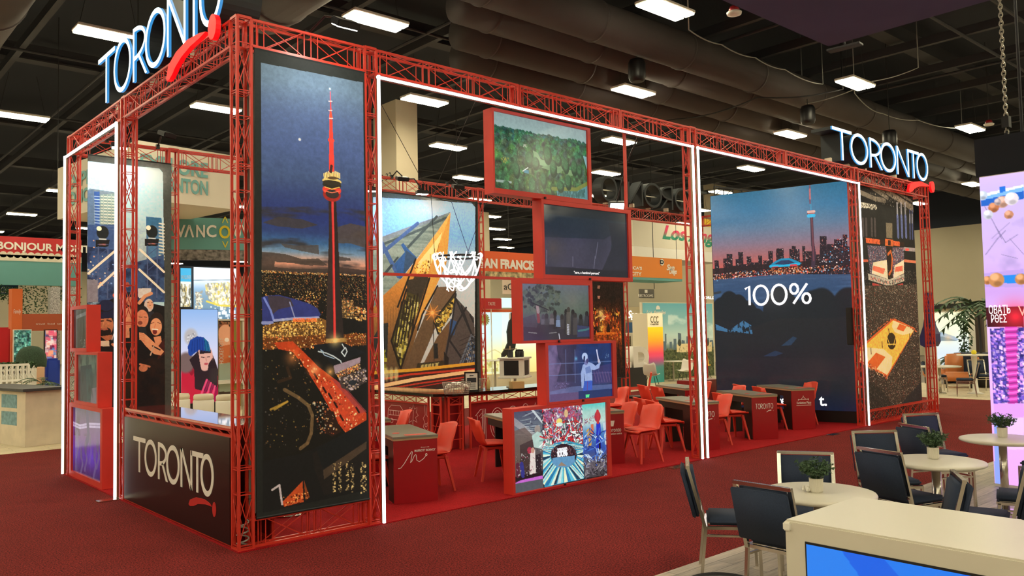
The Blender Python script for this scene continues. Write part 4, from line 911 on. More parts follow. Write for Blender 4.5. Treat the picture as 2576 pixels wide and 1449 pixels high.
def forest(A):
    A.grad([(0, (136, 156, 156)), (.2, (150, 176, 174)), (.3, (140, 178, 178)), (.34, (88, 130, 140)), (1, (30, 70, 62))])
    pl = [(1240, 318), (1300, 330), (1340, 338), (1420, 352), (1482, 368), (1482, 505), (1240, 485)]
    A.dots([(1240, 316), (1300, 328), (1410, 350), (1482, 366), (1482, 372), (1240, 326)], 240, [(96, 140, 160), (70, 110, 130), (120, 160, 170)], (1, 4), (.4, .9), tall=2.2)
    A.poly(pl, (34, 74, 62))
    def tree(x, y, r, c, tl=1.0):
        A.ell((x, y), r, r * tl, [v * .55 for v in c]); A.ell((x - r * 30, y - r * tl * 60), r * .8, r * tl * .75, c, .9, .5)
        q = [(x - r * 110, y - r * tl * 130), (x + r * 60, y - r * tl * 130), (x + r * 60, y + r * 60), (x - r * 110, y + r * 60)]
        A.dots(q, int(r * 500), [[min(255, v * 1.5) for v in c], [v * .5 for v in c], [min(255, v * 1.2) for v in c]], (1, 3), (.2, .6))
    for row in range(10):
        n = 34 - row
        for k in range(n):
            x = 1238 + (k + A.rng.uniform(-.4, .4)) * 250 / n; y0 = 322 + (x - 1240) * .19 + row * row * 1.55 + A.rng.uniform(-3, 3)
            f = min(1, row / 7); c = [(40 + 20 * f) + A.rng.uniform(-12, 14), (92 + 8 * f) + A.rng.uniform(-22, 20), (82 - 18 * f) + A.rng.uniform(-14, 10)]
            tree(x, y0, .03 + row * .0075, c, A.rng.uniform(.9, 1.5))
    A.grain(.32, .05, pl)
    A.poly([(1340, 378), (1352, 384), (1362, 404), (1386, 412), (1360, 416), (1345, 400)], (112, 150, 106)); A.poly([(1350, 398), (1388, 408), (1372, 420), (1350, 410)], (118, 156, 110)); A.poly([(1360, 420), (1400, 410), (1420, 426), (1405, 436), (1370, 424)], (104, 140, 96))
    A.poly([(1424, 424), (1442, 430), (1440, 442), (1424, 440)], (108, 146, 98)); A.poly([(1466, 392), (1484, 396), (1484, 508), (1400, 488), (1440, 478), (1476, 468), (1480, 440)], (120, 170, 172)); A.poly([(1400, 478), (1440, 474), (1482, 462), (1483, 506), (1402, 494)], (84, 138, 144))
    A.dots([(1402, 478), (1470, 474), (1468, 492), (1402, 488)], 200, [(44, 88, 86), (60, 110, 108)], (2, 6), (.4, .8), tall=2.5); A.line([(1390, 474), (1450, 476), (1476, 462)], .05, (112, 124, 56)); A.poly([(1318, 425), (1330, 428), (1330, 436), (1318, 434)], (64, 130, 150)); A.line([(1315, 430), (1330, 420)], .012, (210, 220, 210)); A.line([(1250, 454), (1285, 458)], .03, (140, 160, 150))
    for x, y in ((1332, 402), (1348, 412), (1392, 425), (1418, 412), (1424, 420), (1445, 424), (1458, 432), (1404, 404), (1378, 392), (1300, 430), (1275, 470), (1340, 470), (1300, 470), (1368, 455), (1430, 460), (1410, 470)):
        tree(x, y, A.rng.uniform(.045, .075), [52, 104, 66], A.rng.uniform(1.2, 2.0))
    A.dots([(1262, 390), (1280, 395), (1275, 410), (1258, 405)], 50, [(150, 150, 60)], (1, 4)); A.ell((1258, 478), .03, .02, (190, 210, 200)); A.dots([(1316, 362), (1326, 364), (1326, 370), (1316, 368)], 16, [(220, 225, 215)], (1, 3))
def dark(A):
    A.grad([(0, (32, 40, 44)), (.13, (36, 44, 50)), (.14, (38, 50, 60)), (.5, (44, 52, 66)), (.86, (58, 58, 78)), (.9, (34, 36, 48)), (1, (36, 40, 50))])
    A.poly([(1367, 596), (1520, 602), (1540, 590), (1535, 640), (1515, 678), (1367, 668)], (74, 70, 90), .75); A.mix((A.noise(.8, 1.4, 2) - .35) * 1.6, (36, 42, 54), .7, [(1367, 520), (1585, 545), (1585, 680), (1367, 668)]); A.poly([(1530, 560), (1585, 565), (1585, 684), (1515, 680), (1540, 620)], (38, 42, 52), .75)
    A.spot((1390, 625), .3, (96, 78, 60), .4); A.poly([(1368, 671), (1586, 684), (1586, 702), (1368, 694)], (34, 37, 47))
    for a, b in (((1375, 630), (1375, 664)), ((1441, 646), (1441, 670)), ((1497, 645), (1494, 675)), ((1504, 610), (1498, 650))): A.line([a, b], .014, (120, 118, 140), .6)
def tree_scene(A):
    A.grad([(0, (92, 100, 112)), (.2, (84, 98, 96)), (.5, (78, 96, 84)), (.62, (74, 80, 86)), (.75, (46, 46, 56)), (1, (54, 48, 66))])
    A.spot((1440, 756), .35, (150, 130, 120), .35); A.poly([(1314, 812), (1488, 820), (1488, 854), (1316, 856)], (44, 42, 52), .8)
    for k in range(230):
        a, r = A.rng.uniform(0, 6.28), A.rng.random() ** .5; x, y = 1360 + 52 * r * math.cos(a), 745 + 34 * r * math.sin(a) + 6 * r
        A.ell((x, y), A.rng.uniform(.012, .04), A.rng.uniform(.012, .03), [(52, 62, 56), (38, 46, 44), (74, 88, 74), (92, 102, 88)][A.rng.integers(0, 4)], .8)
    A.poly([(1316, 800), (1345, 790), (1352, 815), (1350, 824), (1316, 822)], (60, 62, 72), .8); A.line([(1353, 780), (1355, 808)], .05, (120, 56, 58)); A.line([(1352, 772), (1354, 784)], .05, (150, 130, 130)); A.line([(1335, 760), (1380, 780)], .015, (30, 34, 34))
    for x, y, h, c in ((1396, 788, 40, (34, 34, 40)), (1367, 798, 18, (90, 90, 100)), (1375, 796, 22, (60, 60, 66)), (1388, 796, 20, (110, 104, 110)), (1424, 785, 56, (40, 40, 46)), (1430, 780, 60, (84, 80, 74)), (1441, 786, 54, (44, 44, 50)), (1447, 794, 48, (70, 66, 68)), (1461, 798, 22, (42, 44, 48)), (1476, 790, 28, (46, 48, 56)), (1485, 796, 24, (36, 36, 44)), (1414, 798, 30, (58, 54, 58)), (1404, 800, 22, (120, 140, 170))):
        A.ell((x, y), .032, .04, [v * .7 for v in c]); A.poly([(x - 5, y + 5), (x + 5, y + 5), (x + 6, y + h), (x - 6, y + h)], c, .9)
    for k in range(7): A.line([(1427, 816 + k * 4), (1431, 817 + k * 4)], .015, (170, 170, 180))
    A.poly([(1452, 818), (1488, 822), (1488, 846), (1452, 848)], (52, 60, 96), .9); A.line([(1455, 832), (1472, 830), (1488, 824)], .025, (60, 110, 116)); A.line([(1406, 840), (1408, 852)], .015, (200, 200, 210)); A.line([(1330, 836), (1350, 838)], .012, (120, 120, 120)); A.line([(1382, 838), (1400, 836)], .012, (120, 120, 120)); A.mix(A.noise(.5, .5) * .9 - .3, (110, 100, 120), .25)
def batter(A):
    A.grad([(0, (112, 100, 140)), (.22, (104, 86, 126)), (.35, (62, 60, 100)), (.5, (34, 54, 104)), (.6, (14, 52, 110)), (1, (20, 50, 104))], horiz=True)
    A.poly([(1400, 868), (1450, 868), (1440, 930), (1450, 960), (1400, 960), (1412, 915), (1404, 900)], (40, 40, 66), .7); A.mix((A.noise(.2, .2) - .5) * 3, (24, 30, 60), .6)
    A.poly([(1380, 945), (1545, 932), (1545, 975), (1382, 985)], (66, 62, 100), .35); A.poly([(1384, 985), (1440, 972), (1545, 966), (1545, 978), (1384, 992)], (104, 118, 168), .6); A.poly([(1384, 992), (1455, 986), (1456, 1006), (1384, 1012)], (92, 74, 116)); A.poly([(1455, 984), (1545, 977), (1545, 996), (1456, 1006)], (20, 46, 100))
    for q in ([(1382, 916), (1545, 908)], [(1382, 945), (1545, 936)], [(1423, 880), (1424, 960)], [(1446, 880), (1447, 962)], [(1505, 905), (1507, 965)]): A.line(q, .012, (110, 130, 180), .55)
    A.poly([(1490, 925), (1545, 912), (1545, 962), (1492, 966)], (70, 56, 110), .6); 
    for k in range(7): A.line([(1494 + k * 7, 935), (1500 + k * 7, 960)], .012, (120, 90, 140), .6)
    A.poly([(1466, 918), (1478, 910), (1490, 914), (1498, 920), (1508, 912), (1503, 908), (1508, 904), (1511, 912), (1507, 926), (1494, 931), (1489, 930), (1490, 960), (1471, 960), (1471, 936), (1468, 975), (1463, 976), (1461, 940)], (150, 170, 216)); A.poly([(1470, 958), (1490, 957), (1490, 980), (1466, 984)], (52, 90, 190)); A.line([(1478, 960), (1477, 982)], .012, (100, 60, 130)); A.ell((1474, 906), .045, .065, (110, 116, 170)); A.ell((1471, 897), .055, .05, (170, 190, 225)); A.ell((1477, 908), .02, .03, (60, 60, 110)); A.line([(1506, 910), (1501, 881)], .024, (196, 200, 230)); A.poly([(1472, 925), (1484, 920), (1488, 936), (1474, 940)], (96, 120, 180), .8); A.ell((1506, 908), .02, .025, (190, 180, 200)); A.line([(1470, 898), (1469, 908)], .03, (30, 40, 90))
    A.spot((1449, 902), .05, (120, 220, 255), .8); A.dots([(1520, 890), (1532, 890), (1532, 900), (1520, 900)], 14, [(120, 150, 190)], (1, 3)); A.dots([(1394, 965), (1432, 962), (1430, 976), (1398, 978)], 80, [(120, 110, 160), (60, 56, 90)], (1, 3)); A.text('DAY', (1474, 999), .03, (90, 240, 150), .012)
def triple(A):
    A.grad([(0, (66, 72, 92)), (.3, (112, 128, 130)), (.6, (84, 74, 74)), (.85, (56, 44, 48)), (1, (70, 72, 78))], [(1292, 1036), (1363, 1026), (1368, 1228), (1294, 1240)])
    for k in range(26): A.line([(1300 + A.rng.uniform(-6, 60), 1040 + k * 2.4), (1320 + A.rng.uniform(0, 46), 1030 + k * 2.9)], .012, [(150, 165, 165), (70, 80, 96), (190, 200, 205), (50, 54, 66)][k % 4], .7)
    A.line([(1338, 1030), (1364, 1062)], .03, (210, 220, 220), .9); A.line([(1293, 1060), (1340, 1095)], .08, (200, 190, 185), .5); A.poly([(1292, 1085), (1320, 1075), (1345, 1100), (1342, 1140), (1320, 1195), (1293, 1200)], (104, 86, 76), .8); A.poly([(1308, 1120), (1340, 1105), (1345, 1130), (1335, 1190), (1310, 1190)], (60, 46, 46), .8); A.ell((1352, 1080), .05, .05, (150, 140, 130)); A.poly([(1338, 1096), (1352, 1085), (1365, 1092), (1367, 1130), (1343, 1125)], (178, 206, 196)); A.poly([(1294, 1200), (1366, 1184), (1366, 1198), (1294, 1212)], (34, 26, 30))
    A.poly([(1334, 1140), (1346, 1130), (1348, 1190), (1332, 1194)], (226, 214, 206)); A.ell((1332, 1133), .04, .04, (170, 50, 70)); A.ell((1340, 1133), .03, .035, (200, 150, 130)); A.poly([(1348, 1145), (1360, 1140), (1362, 1190), (1349, 1192)], (40, 34, 40)); A.line([(1312, 1168), (1316, 1196)], .06, (50, 54, 130)); A.line([(1302, 1170), (1303, 1196)], .06, (90, 40, 56)); A.dots([(1296, 1140), (1366, 1125), (1366, 1190), (1296, 1200)], 120, [(200, 190, 186), (40, 30, 36), (160, 60, 90), (230, 225, 220)], (1, 4), (.3, .8)); A.poly([(1295, 1216), (1310, 1208), (1364, 1196), (1367, 1204), (1296, 1220)], (196, 104, 204)); A.poly([(1295, 1217), (1366, 1204), (1367, 1228), (1295, 1241)], (84, 88, 94))
    mid = [(1364, 1026), (1463, 1018), (1469, 1204), (1370, 1225)]; A.poly(mid, (60, 40, 48)); top = [(1364, 1026), (1463, 1018), (1466, 1115), (1366, 1128)]
    A.dots(top, 1500, [(60, 40, 52), (130, 40, 50), (110, 90, 120)], (3, 8), (.6, 1)); A.strokes(top, 620, [(226, 235, 228), (200, 36, 44), (236, 240, 236), (150, 110, 150), (40, 40, 50), (220, 60, 60), (120, 170, 160)], (.02, .07), .016); A.dots([(1366, 1024), (1463, 1018), (1463, 1050), (1366, 1060)], 300, [(150, 80, 130), (190, 60, 90), (120, 90, 140)], (3, 8), (.3, .6)); A.ell((1407, 1060), .05, .04, (236, 214, 110)); A.ell((1424, 1040), .035, .05, (216, 180, 130)); A.ell((1407, 1068), .06, .025, (220, 235, 225))
    ring = [(1366, 1138), (1395, 1115), (1425, 1108), (1466, 1118), (1469, 1204), (1370, 1226)]; A.poly(ring, (54, 150, 180))
    c = (1418, 1146)
    for k in range(70):
        a = 6.28 * k / 70 + A.rng.uniform(-.03, .03); rx, ry = 34, 30; r2 = 2.8
        col = [(226, 240, 216), (90, 190, 214), (40, 120, 170), (236, 240, 200), (120, 210, 220), (200, 226, 220), (28, 60, 84)][k % 7]
        q = [(c[0] + rx * math.cos(a - .035), c[1] + ry * math.sin(a - .035)), (c[0] + rx * math.cos(a + .035), c[1] + ry * math.sin(a + .035)), (c[0] + rx * r2 * math.cos(a + .05), c[1] + ry * r2 * math.sin(a + .05) + 2), (c[0] + rx * r2 * math.cos(a - .05), c[1] + ry * r2 * math.sin(a - .05) + 2)]
        q = [(min(max(x, 1366), 1468), min(max(y, 1112 + abs(x - 1420) * .22), 1224 - (x - 1370) * .21)) for x, y in q]; A.poly(q, col)
    A.poly([(c[0] + 33 * math.cos(6.28 * k / 14), c[1] + 29 * math.sin(6.28 * k / 14) - 1) for k in range(14)], (46, 30, 38)); A.dots([(1386, 1126), (1450, 1120), (1450, 1148), (1386, 1150)], 260, [(110, 36, 44), (90, 96, 110), (30, 22, 30), (160, 120, 120)], (1, 3)); A.poly([(1390, 1152), (1446, 1146), (1446, 1162), (1432, 1174), (1402, 1176), (1389, 1164)], (96, 150, 190)); A.poly([(1404, 1172), (1412, 1162), (1426, 1172)], (150, 130, 110))
    A.text('TORONTO', (1402, 1138), .042, (240, 240, 244), .014, .75); A.text('100%', (1402, 1149), .06, (246, 246, 250), .02, .95)
    A.grad([(0, (80, 200, 196)), (.1, (160, 206, 196)), (.25, (190, 214, 206)), (.4, (70, 130, 190)), (.62, (50, 80, 160)), (.8, (92, 88, 96)), (1, (64, 62, 66))], [(1464, 1017), (1528, 1011), (1533, 1194), (1470, 1203)])
    A.poly([(1500, 1064), (1510, 1062), (1513, 1130), (1500, 1128)], (22, 44, 190)); A.line([(1508, 1105), (1509, 1140)], .035, (24, 22, 30)); A.ell((1503, 1048), .06, .07, (176, 40, 52)); A.line([(1503, 1035), (1504, 1062)], .05, (190, 44, 56)); A.dots([(1466, 1056), (1500, 1040), (1500, 1056), (1468, 1068)], 60, [(170, 60, 90), (120, 60, 110)], (1, 4)); A.poly([(1475, 1082), (1488, 1074), (1488, 1120), (1478, 1126)], (200, 156, 70)); A.poly([(1486, 1068), (1493, 1066), (1493, 1094), (1487, 1096)], (206, 110, 76)); A.poly([(1516, 1065), (1530, 1058), (1532, 1120), (1522, 1118)], (190, 210, 220))
    A.strokes([(1468, 1090), (1530, 1085), (1532, 1160), (1470, 1170)], 90, [(200, 220, 240), (60, 110, 200), (30, 50, 130), (110, 150, 220)], (.03, .12), .014); A.strokes([(1472, 1165), (1532, 1140), (1532, 1192), (1472, 1200)], 60, [(150, 146, 150), (40, 38, 44), (110, 100, 110)], (.03, .09), .014)
def horses(A):
    A.grad([(0, (54, 58, 92)), (.25, (86, 60, 116)), (.45, (96, 56, 128)), (.7, (76, 52, 150)), (1, (48, 34, 84))])
    A.mix((A.noise(.25, .3) - .45) * 4, (36, 34, 58), .8, [(0, 0), (.5, 0), (.5, .4), (0, .45)], uv=True)
    for y in (.27, .31): A.line([(0, y - .02), (.25, y), (.55, y - .06), (1, y - .1)], .03, (190, 180, 210), .8, uv=True)
    A.line([(.5, .06), (.55, .4), (.48, .5)], .12, (50, 50, 100), .9, uv=True)
    for x, y in ((.15, .6), (.45, .75), (.6, .62), (.75, .8), (.85, .65), (.3, .85)): A.line([(x, y - .15), (x + .05, y), (x - .02, y + .16)], .07, (96, 86, 128), .7, uv=True); A.ell((x, y - .16), .06, .09, (84, 74, 112), .8, uv=True)
    A.spot((.65, .68), .3, (90, 60, 200), .6, uv=True); A.mix((A.noise(.1, .4) - .5) * 3, (120, 110, 150), .3)
def dim1(A):
    A.grad([(0, (54, 60, 60)), (.4, (44, 50, 50)), (1, (28, 32, 32))])
    A.mix((A.noise(.05, .3) - .5) * 5, (92, 92, 88), .5); A.mix((A.noise(.06, .25) - .5) * 5, (18, 20, 22), .7); A.line([(.2, .2), (.5, .16), (.85, .12)], .05, (140, 144, 140), .5, uv=True); A.dots([(.5, .72), (1, .72), (1, 1), (.5, 1)], 60, [(160, 160, 150), (60, 60, 60)], (1, 5), uv=True)
def dim2(A):
    A.grad([(0, (70, 84, 74)), (.25, (80, 96, 82)), (.4, (50, 66, 62)), (1, (58, 66, 66))])
    A.poly([(.12, .25), (.65, .2), (.75, .5), (.7, .95), (.2, 1), (.1, .7)], (34, 50, 54), .9, uv=True); A.poly([(.38, .3), (.7, .28), (.72, .9), (.45, .95)], (32, 66, 64), .7, uv=True); A.poly([(.66, .7), (1, .65), (1, 1), (.62, 1)], (120, 104, 112), .7, uv=True); A.mix((A.noise(.08, .2) - .5) * 4, (24, 32, 34), .6)
    A.ell((.45, .12), .08, .08, (44, 62, 58), .8, uv=True)

def fbox(o0, o1, i0, i1): # px corners -> metres on the front plane
    a, b = fx(*o0), fx(*o1); c, d = fx(*i0), fx(*i1)
    return (a[0], a[1], b[0], b[1]), (c[0], c[1], d[0], d[1])
D = .17
o, i = fbox((1238, 271), (1490, 515), (1242, 278), (1482, 503)); o = (o[0], 4.63, o[2], 3.6); casing('topmost screen of the wide portal, showing a green forest from the air', 1, .03, o, i, forest, D, 260, M['screen'])
o, i = fbox((1362, 505), (1592, 709), (1368, 512), (1584, 699)); o = (o[0], 3.598, o[2], 2.60); t_dark = casing('large nearly black screen with a white caption below the forest screen', 1, .03, o, i, dark, D, 200, M['screen_dim'])
wwrite('"sure, a hundred percent"', (fx(1447, 690)[0], .03 + .02, fx(1447, 690)[1]), (1, 0, 0), (0, 0, 1), t_dark, width=fx(1511, 690)[0] - fx(1447, 690)[0], m=glow('caption_white', (235, 235, 240), .8), name='caption')
o, i = fbox((1309, 704), (1494, 861), (1314, 713), (1487, 852)); o = (o[0], 2.598, o[2], 1.80); casing('screen showing people under a big grey tree, beside the glowing street banner', 1, .03, o, i, tree_scene, D, 240, M['screen_dim'])
o, i = fbox((1372, 866), (1554, 1008), (1379, 869), (1544, 996)); o = (o[0], 1.798, o[2], 1.03); casing('blue screen showing a batter raising a bat', 1, .03, o, i, batter, D, 240, M['screen'])
o, i = fbox((1287, 1030), (1540, 1200), (1293, 1037), (1531, 1196)); o = (o[0], 1.028, o[2], .014); casing('lowest screen of the wide portal, split into three bright crowd scenes', 1, .03, o, i, triple, D, 230, M['screen'])
def sbox(l, t, r, b): # left, top, right, bottom px pairs on the short side
    return fy(*l)[0], fy(*t)[1], fy(*r)[0], fy(*b)[1]
def side(lab, lo, ro, li, ri, z, zi, fn, m):
    casing(lab, 0, 0.0, (lo, z[1], ro, z[0]), (li, zi[1], ri, zi[0]), fn, .18, 260, m, False)
side('upper small dim screen in a red casing on the short side', fy(177, 800)[0], fy(218, 800)[0], fy(181, 800)[0], fy(216, 800)[0], (1.79, 2.44), (1.84, 2.39), dim1, M['screen_dim'])
side('middle small dim green screen in a red casing on the short side', fy(187, 950)[0], fy(246, 950)[0], fy(192, 950)[0], fy(243, 950)[0], (1.055, 1.788), (1.10, 1.75), dim2, M['screen_dim'])
side('lower purple screen of racing horses in a red casing on the short side', fy(173, 1100)[0], fy(257, 1100)[0], fy(179, 1100)[0], fy(252, 1100)[0], (.014, 1.053), (.09, 1.0), horses, M['screen_dim'])

# ------------------------------------------------------------------ the skyline LED wall, standing across the booth
a0, a1 = np.array((11.93, 3.04)), np.array((12.60, .30)); L = np.linalg.norm(a1 - a0); uu = np.array([*(a1 - a0) / L, 0.0])
A = Art((a0[0], a0[1], 4.79), uu, L, 4.55, 150, (34, 36, 42), 17)
A.grad([(0, (40, 108, 142)), (.09, (60, 120, 158)), (.17, (96, 124, 152)), (.24, (134, 118, 136)), (.31, (176, 104, 104)), (.36, (214, 96, 84)), (.405, (206, 84, 72)), (.425, (60, 50, 64)), (.44, (52, 74, 104)), (.54, (40, 66, 98)), (.62, (38, 50, 70)), (.72, (36, 38, 44)), (.9, (36, 37, 42)), (1, (22, 30, 52))])
A.grad([(0, (60, 84, 116)), (.38, (60, 84, 116)), (.48, (46, 76, 112)), (.56, (40, 64, 96)), (.64, (38, 50, 70)), (1, (30, 40, 60))], [(1793, 704), (2144, 674), (2150, 800), (1797, 800)])
for x0_, x1_, yt in ((1797, 1808, 655), (1819, 1829, 650), (1828, 1842, 639), (1857, 1869, 634), (1850, 1858, 652), (1878, 1890, 645), (1870, 1879, 664), (1890, 1908, 660), (1907, 1917, 643), (1919, 1932, 655), (1932, 1944, 631), (1952, 1971, 625), (1985, 2011, 626), (1992, 2002, 619), (2018, 2025, 619), (2026, 2044, 632), (2062, 2079, 594), (2080, 2098, 614), (2098, 2119, 602), (2120, 2131, 590), (2131, 2144, 620), (1842, 1852, 668), (1944, 1954, 660), (2044, 2064, 640)):
    q = [(x0_, yt), (x1_, yt), (x1_ + 2, 690), (x0_ + 2, 690)]; A.poly(q, (40, 34, 42)); A.dots(q, int((690 - yt) * (x1_ - x0_) / 22), [(230, 150, 140), (150, 70, 70), (255, 220, 210), (200, 90, 80), (70, 70, 96)], (1, 2.2), (.4, 1), tall=1.6)
A.poly([(1793, 676), (1900, 666), (2050, 655), (2144, 650), (2144, 676), (2050, 684), (1900, 694), (1793, 704)], (42, 32, 38), .9)
A.dots([(1793, 690), (1900, 678), (2050, 668), (2144, 664), (2144, 676), (2050, 684), (1900, 694), (1793, 706)], 420, [(255, 200, 180), (240, 110, 70), (255, 240, 235), (230, 60, 50), (255, 160, 90), (120, 180, 220)], (1, 4), (.5, 1)); A.poly([(2062, 618), (2110, 612), (2142, 622), (2144, 664), (2062, 668)], (38, 34, 44), .7); A.dots([(2100, 596), (2132, 588), (2144, 660), (2062, 660)], 90, [(240, 120, 100), (255, 230, 225), (180, 70, 70), (90, 170, 220)], (1, 4))
A.poly([(1936, 668), (1948, 658), (1965, 650), (1985, 649), (2002, 655), (2017, 662), (2000, 668), (1960, 671)], (34, 140, 180)); A.poly([(1948, 664), (1965, 655), (1985, 654), (2000, 661), (1975, 666)], (44, 62, 96)); A.line([(1938, 670), (1970, 669), (2010, 664)], .05, (40, 180, 220)); A.line([(1944, 674), (1956, 673)], .05, (220, 70, 80)); A.line([(1990, 668), (2002, 667)], .05, (220, 70, 80)); A.poly([(1938, 673), (2012, 668), (2010, 682), (1940, 690)], (70, 36, 36)); A.dots([(1938, 675), (2018, 668), (2016, 686), (1940, 690)], 130, [(255, 150, 80), (220, 90, 60), (255, 220, 190)], (1, 4))
A.poly([(2038, 545), (2045, 545), (2048, 610), (2053, 640), (2050, 672), (2040, 672), (2042, 640), (2040, 600)], (66, 50, 66)); A.line([(2042, 548), (2047, 655)], .03, (130, 70, 80), .7); A.ell((2040, 537), .075, .06, (54, 52, 66)); A.line([(2033, 533), (2048, 532)], .05, (226, 180, 170)); A.line([(2033, 538), (2048, 537)], .025, (200, 90, 80)); A.line([(2034, 543), (2047, 542)], .07, (50, 180, 226)); A.line([(2037, 466), (2037, 500), (2039, 525)], .03, (110, 74, 96)); A.line([(2037, 476), (2038, 500)], .035, (200, 110, 110), .8); A.line([(2039, 515), (2040, 526)], .04, (60, 140, 180))
A.mix((A.noise(.9, .05, 3) - .5) * 4, (74, 104, 140), .5, [(1793, 706), (2144, 678), (2148, 760), (1797, 790)])
tr = (26, 34, 42)
for x, y, r in ((1815, 775, .22), (1835, 765, .25), (1858, 768, .22), (1880, 790, .25), (1905, 800, .2), (1950, 770, .25), (1965, 775, .35), (1990, 790, .3), (2005, 800, .3), (2050, 785, .35), (2068, 780, .35), (2085, 800, .3), (2120, 790, .3), (2135, 780, .35), (2148, 800, .3), (1920, 800, .15), (2030, 800, .2)):
    A.ell((x, y + 14), r, r * 1.6, tr)
A.poly([(1798, 800), (1840, 812), (1900, 820), (1960, 800), (2100, 800), (2152, 790), (2156, 900), (1800, 900)], (32, 36, 42), .9); A.poly([(1800, 815), (1835, 830), (1852, 818), (1870, 806), (1890, 818), (1893, 840), (1850, 835), (1830, 835), (1802, 830)], (70, 130, 176), .8); A.dots([(1815, 800), (1895, 800), (1895, 835), (1815, 835)], 60, [(26, 34, 42)], (2, 7), (.7, 1), tall=1.8); A.poly([(1965, 870), (1995, 846), (2005, 850), (1990, 868)], (42, 70, 100), .7); A.poly([(1920, 896), (1950, 882), (1970, 888), (1950, 896)], (40, 62, 92), .7); A.grain(.03); A.line([(1795, 738), (1812, 735)], .05, (50, 60, 70)); A.spot((2060, 920), .5, (46, 46, 48), .5)
c = np.array([*(a0 + a1) / 2, 0.0]); t = thing('led_screen', 'tall LED wall showing a skyline at dusk, standing inside the far lit portal', 'screen', (*((a0 + a1) / 2), 0.012))
A.mesh('display', M['screen'], t)
b = BM(); nv = Vector((-A.n[0], -A.n[1], 0)); slab(b, [(-.01, 0), (L + .01, 0), (L + .01, 4.8 - .012), (-.01, 4.8 - .012)], Vector((a0[0], a0[1], .012)) - nv * .008, uu, (0, 0, 1), -nv, .18); fix(b); wobj('cabinet', b, M['black'], t)
b = BM(); P0 = Vector((a0[0], a0[1], 4.8)) + Vector((.3, .1, 0))
for z in (.04, .25):
    bar(b, P0 + Vector((0, 0, z)), P0 + Vector((1.5, -.2, z)), .03)
for k in range(6): bar(b, P0 + Vector((.3 * k, -.04 * k, .04)), P0 + Vector((.3 * k, -.04 * k, .25)), .02); 
for k in range(5): bar(b, P0 + Vector((.3 * k, -.04 * k, .04)), P0 + Vector((.3 * (k + 1), -.04 * (k + 1), .25)), .015)
wobj('rigging_truss', b, M['cable'], t)
wm = glow('screen_white', (250, 250, 255), 1.1)
def on_wall(px, py):
    p = A.P([(px, py)])[0] / A.k; q = A.o + A.u * p[0] + A.v * p[1]; return Vector(q) + nv * .006
def wall_strokes(txt, px0, px1, pyb, hgt, wd, name='digits'):
    p0, p1 = on_wall(px0, pyb[0]), on_wall(px1, pyb[1]); adv = sum(ADV.get(ch, .75) for ch in txt); sx = (p1 - p0).length / (hgt * (adv - .1)); x = 0; bm = BM()
    for ch in txt:
        for st in STROKES[ch]:
            q = [p0 + Vector(uu) * ((x + a * sx) * hgt) + Vector((0, 0, -b_ * hgt)) for a, b_ in st]
            q = [v for k, v in enumerate(q) if k == 0 or (v - q[k - 1]).length > 1e-6]; closed = len(q) > 6 and (q[0] - q[-1]).length < 1e-4
            tube(bm, q[:-1] if closed else q, wd / 2, 6, closed)
        x += ADV.get(ch, .75) * sx
    for v in bm.verts: dd = (v.co - p0).dot(nv); v.co -= nv * (dd * .7)
    wobj(name, bm, wm, t, True)
wall_strokes('100%', 1876, 2038, (768, 768), .40, .055)
wwrite('re', on_wall(1956, 1018) , uu, (0, 0, 1), t, width=.17, height=.13, m=wm, weight=.02, name='caption')
wwrite('t.', on_wall(2061, 1021), uu, (0, 0, 1), t, width=.15, height=.19, m=wm, weight=.02, name='caption')
o = obj('line_speaker', bx(-.06, .06, -.06, .06, 0, .72, .01), M['black']); o.location = (*on(2149, 860, 1, .2)[:2], 1.55); o.location.x -= .12; tag(o, 'slim black speaker at the near edge of the skyline screen wall', 'speaker')
# ================================================================== furniture of the booth
def stroke_tubes(txt, o, u, n, hgt, wd, length, parent, m, name='lettering', flat=.35):
    """single-line lettering as slim tubes lying on a face; o baseline start in hall coordinates"""
    o, u, n = Vector(o), Vector(u).normalized(), Vector(n).normalized(); adv = sum(.35 if ch == ' ' else ADV.get(ch, .75) for ch in txt); sx = length / (hgt * (adv - .1)); x = 0; bm = BM()
    for ch in txt:
        for st in STROKES.get(ch, []):
            q = [o + u * ((x + a * sx) * hgt) + Vector((0, 0, -b * hgt)) for a, b in st]
            q = [v for k, v in enumerate(q) if k == 0 or (v - q[k - 1]).length > 1e-6]; cl = len(q) > 6 and (q[0] - q[-1]).length < 1e-4
            tube(bm, q[:-1] if cl else q, wd / 2, 6, cl)
        x += (.35 if ch == ' ' else ADV.get(ch, .75)) * sx
    for v in bm.verts: v.co -= n * ((v.co - o).dot(n) * (1 - flat))
    return wobj(name, bm, m, parent, True)
def doodle(lines, o, u, n, s, wd, parent, m, name='line_drawing'):
    o, u, n = Vector(o), Vector(u), Vector(n); bm = BM()
    for st in lines: tube(bm, [o + u * (a * s) + Vector((0, 0, b * s)) for a, b in st], wd / 2, 5)
    for v in bm.verts: v.co -= n * ((v.co - o).dot(n) * .65)
    return wobj(name, bm, m, parent)

